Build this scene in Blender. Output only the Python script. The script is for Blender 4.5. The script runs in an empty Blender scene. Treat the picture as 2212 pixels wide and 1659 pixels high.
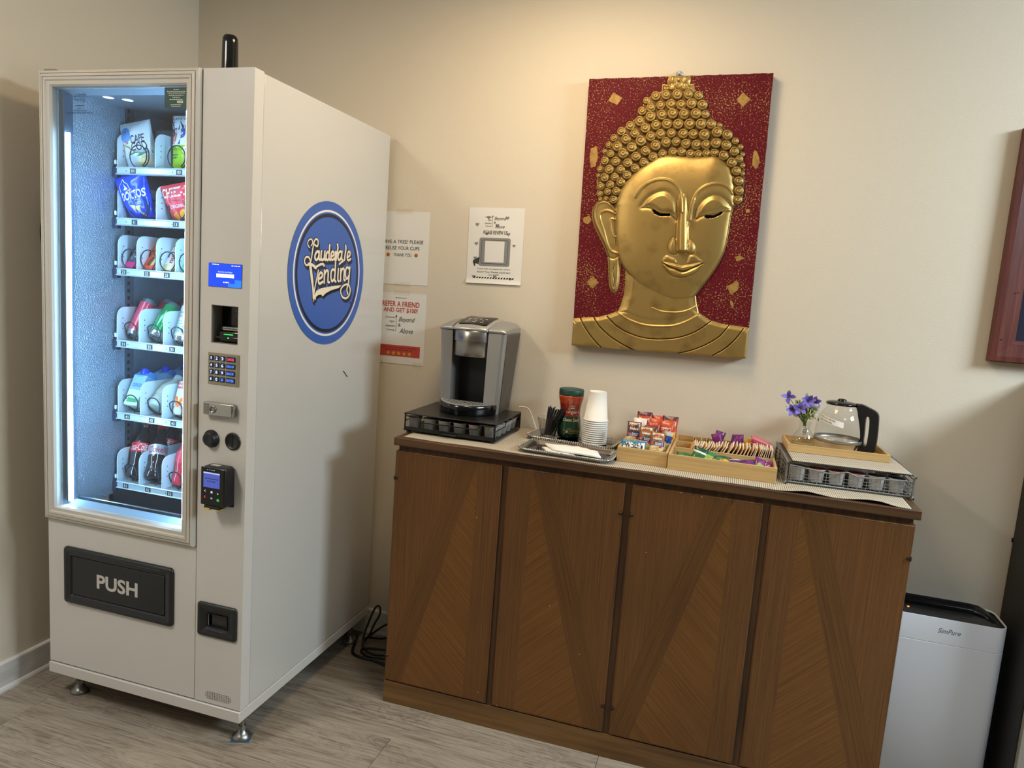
import bpy, bmesh, math, random
import numpy as np
from mathutils import Vector, Matrix, Euler
D = bpy.data
COL = bpy.context.scene.collection
random.seed(7)
PI = math.pi

def srgb(h):
    if not isinstance(h, str):
        return tuple(h) if len(h) == 4 else tuple(h) + (1.0,)
    h = h.lstrip('#')
    c = [int(h[i:i+2], 16)/255 for i in (0, 2, 4)]
    return tuple(x/12.92 if x <= .04045 else ((x+.055)/1.055)**2.4 for x in c) + (1.0,)

# ---------------------------------------------------------------- camera
cam = D.objects.new('camera', D.cameras.new('camera'))
COL.objects.link(cam)
cam.data.sensor_fit = 'HORIZONTAL'
cam.data.sensor_width = 36.0
cam.data.lens = 1558.24/2212*36.0
cam.data.clip_start = .05
_R = Vector((.9532, .2938, .0714)); _F = Vector((-.2830, .9500, -.1320)); _F.normalize()
_R = (_R - _F*_R.dot(_F)).normalized(); _U = _R.cross(_F)
cam.matrix_world = Matrix((( _R.x, _U.x, -_F.x, 1.6326), (_R.y, _U.y, -_F.y, -2.5899), (_R.z, _U.z, -_F.z, 1.4668), (0, 0, 0, 1)))
bpy.context.scene.camera = cam

# ---------------------------------------------------------------- world, lights, exposure
sc = bpy.context.scene
sc.view_settings.view_transform = 'Standard'
sc.view_settings.look = 'None'
sc.view_settings.gamma = 1.0
sc.view_settings.exposure = 0.0
sc.view_settings.use_curve_mapping = False
wd = D.worlds.new('world'); sc.world = wd; wd.use_nodes = True
wd.node_tree.nodes['Background'].inputs[0].default_value = (.9, .92, 1, 1)
wd.node_tree.nodes['Background'].inputs[1].default_value = .05
sc.cycles.max_bounces = 8
sc.cycles.transparent_max_bounces = 12
sc.cycles.sample_clamp_indirect = 4.0
sc.cycles.caustics_reflective = False
sc.cycles.caustics_refractive = False

def area(name, loc, target, size, power, col, sy=None, spread=180):
    l = D.lights.new(name, 'AREA'); l.energy = power; l.color = col
    l.shape = 'RECTANGLE' if sy else 'DISK'; l.size = size
    if sy: l.size_y = sy
    l.spread = math.radians(spread)
    o = D.objects.new(name, l); COL.objects.link(o); o.location = loc
    o.rotation_euler = (Vector(target)-Vector(loc)).to_track_quat('-Z', 'Y').to_euler()
    return o
WARM = (1.0, .77, .48); NEUT = (1.0, .97, .92); COOL = (.76, .91, 1.0); WARM2 = (1.0, .93, .83)
area('ceiling_lamp_warm', (1.1, -.72, 2.57), (1.1, -.72, 0), .45, 14.5, WARM, .45)
area('ceiling_lamp_right', (4.0, -1.0, 2.55), (3.3, -.75, 1.4), .9, 127, COOL, .9)
area('front_fill_left', (-.40, -2.3, 2.57), (-.40, -2.3, 0), .3, 29, WARM2, .6)  # added unseen lamp, fills the front of the machine
area('front_fill_right', (2.75, -2.2, 2.57), (2.75, -2.2, 0), .6, 27, COOL, .6, 125)  # added unseen fill for the sideboard and purifier fronts

# ---------------------------------------------------------------- materials
_M = {}
def mat(name, col='#808080', rough=.5, metal=0., spec=.5, noise=None, bump=None, emit=None, coat=0., alpha=None, coords='Object'):
    """noise=(colour2, scale xyz, detail, lo, hi); bump=(scale, strength, distance)"""
    if name in _M: return _M[name]
    m = D.materials.new(name); m.use_nodes = True; _M[name] = m
    nt = m.node_tree; N = nt.nodes; L = nt.links; b = N['Principled BSDF']
    b.inputs['Base Color'].default_value = srgb(col); b.inputs['Roughness'].default_value = rough
    b.inputs['Metallic'].default_value = metal; b.inputs['Specular IOR Level'].default_value = spec
    b.inputs['Coat Weight'].default_value = coat
    if emit: b.inputs['Emission Color'].default_value = srgb(emit[0]); b.inputs['Emission Strength'].default_value = emit[1]
    if noise or bump:
        tc = N.new('ShaderNodeTexCoord')
    if noise:
        mp = N.new('ShaderNodeMapping'); L.new(tc.outputs[coords], mp.inputs[0]); mp.inputs['Scale'].default_value = noise[1]
        nz = N.new('ShaderNodeTexNoise'); nz.inputs['Scale'].default_value = 1; nz.inputs['Detail'].default_value = noise[2]
        L.new(mp.outputs[0], nz.inputs['Vector'])
        cr = N.new('ShaderNodeValToRGB'); cr.color_ramp.elements[0].position = noise[3]; cr.color_ramp.elements[1].position = noise[4]
        cr.color_ramp.elements[0].color = srgb(col); cr.color_ramp.elements[1].color = srgb(noise[0])
        L.new(nz.outputs[0], cr.inputs[0]); L.new(cr.outputs[0], b.inputs['Base Color'])
    if bump:
        n2 = N.new('ShaderNodeTexNoise'); n2.inputs['Scale'].default_value = bump[0]; n2.inputs['Detail'].default_value = 3
        L.new(tc.outputs[coords], n2.inputs['Vector'])
        bp = N.new('ShaderNodeBump'); bp.inputs['Strength'].default_value = bump[1]; bp.inputs['Distance'].default_value = bump[2]
        L.new(n2.outputs[0], bp.inputs['Height']); L.new(bp.outputs[0], b.inputs['Normal'])
    return m

def glassy(name, col=(1, 1, 1), ior=1.45, rough=.02, tint=.97, gain=1.0):
    """clear sheet: light passes, mirror part by Fresnel"""
    if name in _M: return _M[name]
    m = D.materials.new(name); m.use_nodes = True; _M[name] = m
    nt = m.node_tree; N = nt.nodes; L = nt.links; N.remove(N['Principled BSDF'])
    out = N['Material Output']; mx = N.new('ShaderNodeMixShader'); tr = N.new('ShaderNodeBsdfTransparent'); gl = N.new('ShaderNodeBsdfGlossy')
    fr = N.new('ShaderNodeFresnel'); fr.inputs[0].default_value = ior
    tr.inputs[0].default_value = (col[0]*tint, col[1]*tint, col[2]*tint, 1); gl.inputs['Roughness'].default_value = rough
    ge = N.new('ShaderNodeNewGeometry'); mr = N.new('ShaderNodeMapRange'); mr.inputs[3].default_value = ior; mr.inputs[4].default_value = 1/ior
    L.new(ge.outputs['Backfacing'], mr.inputs[0]); L.new(mr.outputs[0], fr.inputs[0])
    mu = N.new('ShaderNodeMath'); mu.operation = 'MULTIPLY'; mu.inputs[1].default_value = gain; mu.use_clamp = True
    L.new(fr.outputs[0], mu.inputs[0]); L.new(mu.outputs[0], mx.inputs[0]); L.new(tr.outputs[0], mx.inputs[1]); L.new(gl.outputs[0], mx.inputs[2]); L.new(mx.outputs[0], out.inputs[0])
    return m

# ---------------------------------------------------------------- mesh builder
class MB:
    def __init__(s): s.v = []; s.f = []; s.mi = []; s.sm = []
    def add(s, verts, faces, mi=0, smooth=False, M=None):
        b = len(s.v)
        if M is not None: verts = [tuple(M @ Vector(p)) for p in verts]
        s.v += [tuple(p) for p in verts]
        for k, f in enumerate(faces):
            s.f.append([i+b for i in f]); s.mi.append(mi[k] if isinstance(mi, (list, tuple)) else mi); s.sm.append(smooth)
        return s
    def box(s, x0, x1, y0, y1, z0, z1, bev=0, seg=2, mi=0, M=None):
        if bev <= 0:
            v = [(x, y, z) for z in (z0, z1) for y in (y0, y1) for x in (x0, x1)]
            return s.add(v, [(0, 2, 3, 1), (4, 5, 7, 6), (0, 1, 5, 4), (2, 6, 7, 3), (0, 4, 6, 2), (1, 3, 7, 5)], mi, False, M)
        bm = bmesh.new(); bmesh.ops.create_cube(bm, size=1)
        for v in bm.verts: v.co = Vector(((x0+x1)/2+v.co.x*(x1-x0), (y0+y1)/2+v.co.y*(y1-y0), (z0+z1)/2+v.co.z*(z1-z0)))
        bmesh.ops.bevel(bm, geom=bm.edges[:], offset=min(bev, .49*min(x1-x0, y1-y0, z1-z0)), segments=seg, profile=.5, affect='EDGES')
        bm.verts.index_update()
        bm.normal_update(); A = [f for f in bm.faces if max(abs(c) for c in f.normal) > .999]; B = [f for f in bm.faces if max(abs(c) for c in f.normal) <= .999]
        co = [v.co[:] for v in bm.verts]; s.add(co, [[v.index for v in f.verts] for f in A], mi, False, M); b = len(s.v)-len(co)
        for f in B: s.f.append([v.index+b for v in f.verts]); s.mi.append(mi); s.sm.append(seg > 1)
        bm.free(); return s
    def rings(s, rings, mi=0, smooth=True, cap0=True, cap1=True, closed=True, M=None):
        n = len(rings[0]); v = [p for r in rings for p in r]; f = []
        for i in range(len(rings)-1):
            for j in range(n if closed else n-1):
                k = (j+1) % n
                f.append((i*n+j, i*n+k, (i+1)*n+k, (i+1)*n+j))
        m = [mi[i // (n if closed else n-1)] for i in range(len(f))] if isinstance(mi, (list, tuple)) else mi
        s.add(v, f, m, smooth, M)
        c0 = mi[0] if isinstance(mi, (list, tuple)) else mi; c1 = mi[-1] if isinstance(mi, (list, tuple)) else mi
        if cap0: s.add(rings[0], [list(range(n))[::-1]], c0, False, M)
        if cap1: s.add(rings[-1], [list(range(n))], c1, False, M)
        return s
    def lathe(s, prof, n=24, c=(0, 0), mi=0, cap0=True, cap1=True, M=None, smooth=True):
        return s.rings([[(c[0]+r*math.cos(2*PI*j/n), c[1]+r*math.sin(2*PI*j/n), z) for j in range(n)] for r, z in prof], mi, smooth, cap0, cap1, True, M)
    def prism(s, poly, fn0, fn1, mi=0, smooth=False, M=None):
        return s.rings([[fn0(*p) for p in poly], [fn1(*p) for p in poly]], mi, smooth, True, True, True, M)
    def tube(s, path, r, n=8, closed=False, mi=0, M=None):
        P = [Vector(p) for p in path]; k = len(P); rings = []; prev = None
        for i in range(k):
            a = P[(i-1) % k] if (closed or i > 0) else P[i]; b = P[(i+1) % k] if (closed or i < k-1) else P[i]
            t = (b-a); t = t.normalized() if t.length > 1e-9 else Vector((0, 0, 1))
            if prev is None:
                up = Vector((0, 0, 1)) if abs(t.z) < .9 else Vector((1, 0, 0))
                nx = t.cross(up).normalized()
            else:
                nx = prev - t*prev.dot(t); nx = nx.normalized() if nx.length > 1e-6 else t.orthogonal().normalized()
            prev = nx; ny = t.cross(nx); rr = r[i] if isinstance(r, (list, tuple)) else r
            rings.append([tuple(P[i]+nx*math.cos(2*PI*j/n)*rr+ny*math.sin(2*PI*j/n)*rr) for j in range(n)])
        if closed: rings.append(rings[0])
        return s.rings(rings, mi, True, not closed, not closed, True, M)
    def text(s, string, w, h, fn, mi=0, shear=0., bold=0.):
        v, f = text_geo(string, shear, bold)
        return s.add([fn(x*w, y*h) for x, y in v], f, mi)
    def build(s, name, mats, parent=None, loc=None, **props):
        me = D.meshes.new(name); me.from_pydata(s.v, [], s.f)
        for m in (mats if isinstance(mats, (list, tuple)) else [mats]): me.materials.append(m)
        me.polygons.foreach_set('material_index', s.mi); me.polygons.foreach_set('use_smooth', s.sm)
        me.update(); o = D.objects.new(name, me); COL.objects.link(o)
        if parent: o.parent = parent
        if loc: o.location = loc
        for k, x in props.items(): o[k] = x
        return o

_TX = {}
def text_geo(string, shear=0., bold=0.):
    key = (string, shear, bold)
    if key not in _TX:
        cu = D.curves.new('lettering', 'FONT'); cu.body = string; cu.resolution_u = 4; cu.shear = shear; cu.offset = bold
        cu.align_x = 'CENTER'; cu.align_y = 'CENTER'; cu.fill_mode = 'FRONT'
        ob = D.objects.new('lettering', cu); COL.objects.link(ob)
        me = D.meshes.new_from_object(ob.evaluated_get(bpy.context.evaluated_depsgraph_get()))
        a = np.array([v.co[:2] for v in me.vertices]); lo = a.min(0); hi = a.max(0)
        a = (a-(lo+hi)/2)/(hi-lo)
        _TX[key] = (a.tolist(), [list(p.vertices) for p in me.polygons])
        D.objects.remove(ob); D.curves.remove(cu); D.meshes.remove(me)
    return _TX[key]

def plane(o, ux, uy):
    o = Vector(o); ux = Vector(ux); uy = Vector(uy)
    return lambda x, y: tuple(o+ux*x+uy*y)
def front(u, v, z): return plane((u, v, z), (1, 0, 0), (0, 0, 1))

def thing(name, label, cat, loc=(0, 0, 0), rot=0, group=None):
    o = D.objects.new(name, None); COL.objects.link(o); o.location = loc; o.empty_display_size = .05
    o.rotation_euler = rot if isinstance(rot, tuple) else (0, 0, rot)
    o['label'] = label; o['category'] = cat
    if group: o['group'] = group
    return o
def tag(o, label, cat, group=None):
    o['label'] = label; o['category'] = cat
    if group: o['group'] = group
    return o
def dup(root, loc=None, rot=None, label=None):
    def cp(o, par):
        c = o.copy(); COL.objects.link(c); c.parent = par
        for ch in kids.get(o, []): cp(ch, c)
        return c
    kids = {}
    def walk(o):
        kids[o] = list(o.children)
        for ch in kids[o]: walk(ch)
    walk(root)
    c = cp(root, None)
    if loc is not None: c.location = loc
    if rot is not None: c.rotation_euler = rot if isinstance(rot, tuple) else (0, 0, rot)
    if label: c['label'] = label
    return c
def dashes(mb, fn, w, h, mi=0):
    """a line of print too small to read: word-long strokes"""
    rnd = random.Random(int(w*1e5)+int(h*1e6)); x = -w/2
    while x < w/2:
        l = min(h*rnd.uniform(1.2, 3.2), w/2-x); mb.add([fn(x, -h/2), fn(x+l, -h/2), fn(x+l, h/2), fn(x, h/2)], [(0, 1, 2, 3)], mi); x += l+h*.7
def struct(o): o['kind'] = 'structure'; return o
def rrect(w, h, r, n=4, cx=0, cy=0):
    p = []
    for qx, qy, a in ((1, 1, 0), (-1, 1, 90), (-1, -1, 180), (1, -1, 270)):
        for k in range(n+1):
            t = math.radians(a+90*k/n); p.append((cx+qx*(w/2-r)+r*math.cos(t), cy+qy*(h/2-r)+r*math.sin(t)))
    return p
def ellipse(a, b, n=24, cx=0, cy=0): return [(cx+a*math.cos(2*PI*k/n), cy+b*math.sin(2*PI*k/n)) for k in range(n)]
def bez(pts, n=6, closed=False):
    """Catmull-Rom through points"""
    P = [Vector(p) for p in pts]; k = len(P); out = []
    for i in range(k if closed else k-1):
        p0 = P[(i-1) % k] if (closed or i) else P[0]; p1 = P[i]; p2 = P[(i+1) % k]; p3 = P[(i+2) % k] if (closed or i+2 < k) else p2
        for j in range(n):
            t = j/n
            out.append(.5*((2*p1)+(p2-p0)*t+(2*p0-5*p1+4*p2-p3)*t*t+(3*p1-p0-3*p2+p3)*t**3))
    if not closed: out.append(P[-1])
    return [tuple(p) for p in out]
def frame_ring(mb, x0, x1, z0, z1, prof, mi=0):
    """mitred moulding round a rectangle in the xz plane; prof = [(inset, y)]"""
    rings = [[(x0+d, y, z0+d), (x1-d, y, z0+d), (x1-d, y, z1-d), (x0+d, y, z1-d)] for d, y in prof]
    mb.rings(rings, mi, False, False, False)
def holed(mb, x0, x1, z0, z1, y0, y1, holes, mi=0):
    """slab in the xz plane from y0 (front) to y1 with rectangular through holes"""
    xs = sorted({x0, x1, *[a for h in holes for a in h[:2]]}); zs = sorted({z0, z1, *[a for h in holes for a in h[2:]]})
    solid = lambda i, j: 0 <= i < len(xs)-1 and 0 <= j < len(zs)-1 and not any(h[0] <= (xs[i]+xs[i+1])/2 <= h[1] and h[2] <= (zs[j]+zs[j+1])/2 <= h[3] for h in holes)
    for i in range(len(xs)-1):
        for j in range(len(zs)-1):
            if not solid(i, j): continue
            a, b, c, d = xs[i], xs[i+1], zs[j], zs[j+1]
            for y, fl in ((y0, 0), (y1, 1)):
                q = [(a, y, c), (b, y, c), (b, y, d), (a, y, d)]; mb.add(q[::-1] if fl else q, [(0, 1, 2, 3)], mi)
            for di, dj, q in ((-1, 0, [(a, y0, c), (a, y0, d), (a, y1, d), (a, y1, c)]), (1, 0, [(b, y0, d), (b, y0, c), (b, y1, c), (b, y1, d)]), (0, -1, [(b, y0, c), (a, y0, c), (a, y1, c), (b, y1, c)]), (0, 1, [(a, y0, d), (b, y0, d), (b, y1, d), (a, y1, d)])):
                if not solid(i+di, j+dj): mb.add(q, [(0, 1, 2, 3)], mi)

# ---------------------------------------------------------------- materials used in several places
BLACK = mat('black_plastic', '#17171a', .42); BLACKG = mat('black_gloss', '#0c0c0e', .12); BLACKM = mat('black_metal', '#161616', .38, .3)
WHITE = mat('white_print', '#f2f0ea', .5); PAPER = mat('paper', '#ece9e4', .75); INK = mat('ink', '#1b1a1c', .6)
CHROME = mat('chrome', '#b9b9b8', .16, 1.); STEEL = mat('steel', '#8f8f8d', .3, .9)

# ---------------------------------------------------------------- room
XL, XR, YF, ZC = -.5875, 6.5, -7.5, 2.62
wallm = mat('wall_paint', '#e0d5c3', .62, spec=.3, bump=(230, .10, .004))
mb = MB(); mb.box(XL-.1, XR+.1, 0, .1, 0, ZC); struct(mb.build('wall_back', wallm))
mb = MB(); mb.box(XL-.1, XL, YF, 0, 0, ZC); struct(mb.build('wall_left', wallm))
mb = MB(); mb.box(XR, XR+.1, YF, 0, 0, ZC); struct(mb.build('wall_right', wallm))
mb = MB(); mb.box(XL-.1, XR+.1, YF-.1, YF, 0, ZC); struct(mb.build('wall_front', wallm))
mb = MB(); mb.box(XL-.1, XR+.1, YF-.1, .1, ZC, ZC+.1); struct(mb.build('ceiling', mat('ceiling_paint', '#e6e2da', .8)))
basem = mat('baseboard_paint', '#d9d7d3', .4, noise=('#c4c1bc', (9, 9, 30), 3, .45, .75))
prof = [(.0, 0), (.018, 0), (.0175, .007), (.0145, .014), (.0115, .0175), (.011, .018), (.011, .096), (.008, .1005), (0, .102)]
mb = MB(); mb.rings([[(XL+.011, -a, b) for a, b in prof], [(2.55, -a, b) for a, b in prof]], 0, False); struct(mb.build('baseboard_back', basem))
mb = MB(); mb.rings([[(XL+a, YF, b) for a, b in prof], [(XL+a, 0, b) for a, b in prof]], 0, False); struct(mb.build('baseboard_left', basem))

# floor: vinyl planks, each its own slab on a dark sub-floor
def plank_mat(name, a, b, c, seed):
    m = D.materials.new(name); m.use_nodes = True; nt = m.node_tree; N = nt.nodes; L = nt.links; bs = N['Principled BSDF']
    tc = N.new('ShaderNodeTexCoord'); oi = N.new('ShaderNodeObjectInfo')
    ad = N.new('ShaderNodeVectorMath'); ad.operation = 'MULTIPLY_ADD'
    cb = N.new('ShaderNodeCombineXYZ')
    for k in range(3): L.new(oi.outputs['Random'], cb.inputs[k])
    L.new(cb.outputs[0], ad.inputs[0]); ad.inputs[1].default_value = (37, 53, 71); L.new(tc.outputs['Object'], ad.inputs[2])
    mp = N.new('ShaderNodeMapping'); mp.inputs['Scale'].default_value = (1.3, 6, 1); L.new(ad.outputs[0], mp.inputs[0])
    n1 = N.new('ShaderNodeTexNoise'); n1.inputs['Scale'].default_value = 1.3; n1.inputs['Detail'].default_value = 3; n1.inputs['Distortion'].default_value = 1.6; L.new(mp.outputs[0], n1.inputs['Vector'])
    sn = N.new('ShaderNodeMath'); sn.operation = 'MULTIPLY'; sn.inputs[1].default_value = 95; L.new(n1.outputs[0], sn.inputs[0])
    s2 = N.new('ShaderNodeMath'); s2.operation = 'SINE'; L.new(sn.outputs[0], s2.inputs[0])
    m2 = N.new('ShaderNodeMapping'); m2.inputs['Scale'].default_value = (6, 160, 1); L.new(ad.outputs[0], m2.inputs[0])
    n2 = N.new('ShaderNodeTexNoise'); n2.inputs['Scale'].default_value = 1; n2.inputs['Detail'].default_value = 4; L.new(m2.outputs[0], n2.inputs['Vector'])
    a1 = N.new('ShaderNodeMath'); a1.operation = 'MULTIPLY_ADD'; a1.inputs[1].default_value = .06; L.new(s2.outputs[0], a1.inputs[0]); L.new(n2.outputs[0], a1.inputs[2])
    a2 = N.new('ShaderNodeMath'); a2.operation = 'MULTIPLY_ADD'; a2.inputs[1].default_value = .62; L.new(n1.outputs[0], a2.inputs[0]); L.new(a1.outputs[0], a2.inputs[2])
    cr = N.new('ShaderNodeValToRGB'); e = cr.color_ramp.elements; e[0].position = .60; e[0].color = srgb(a); e[1].position = 1.0; e[1].color = srgb(c)
    k = cr.color_ramp.elements.new(.78); k.color = srgb(b)
    L.new(a2.outputs[0], cr.inputs[0]); L.new(cr.outputs[0], bs.inputs['Base Color']); bs.inputs['Roughness'].default_value = .42; bs.inputs['Specular IOR Level'].default_value = .4
    bp = N.new('ShaderNodeBump'); bp.inputs['Strength'].default_value = .15; bp.inputs['Distance'].default_value = .002; L.new(a1.outputs[0], bp.inputs['Height']); L.new(bp.outputs[0], bs.inputs['Normal'])
    return m
plankm = plank_mat('vinyl_plank', '#70655a', '#8d8275', '#9c9284', 0)
mb = MB(); mb.box(XL-.1, XR+.1, YF-.1, .1, -.06, -.006); floor = struct(mb.build('floor', mat('subfloor', '#3a342e', .8)))
PW, PL = .2445, 1.22
offs = {}
pm = None
for r in range(23):
    y1 = -.615 + .2445*2 - r*PW + PW; y0 = y1-PW
    if y0 > .0: continue
    off = {0: .30, 1: .88, 2: .15, 3: .724, 4: -.4165, 5: .35, 6: .95}.get(r, (r*.37) % 1.2)
    x = off-2*PL
    while x < 5.0:
        if x+PL > XL:
            mb = MB(); mb.box(0, PL-.0014, 0, PW-.0014, -.006, 0, .0007, 1)
            if pm is None: pm = mb.build('plank', plankm, floor, (x, y0, 0)); pm0 = pm
            else:
                c = pm0.copy(); COL.objects.link(c); c.parent = floor; c.location = (x, y0, 0); c.name = 'plank'
        x += PL
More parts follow.
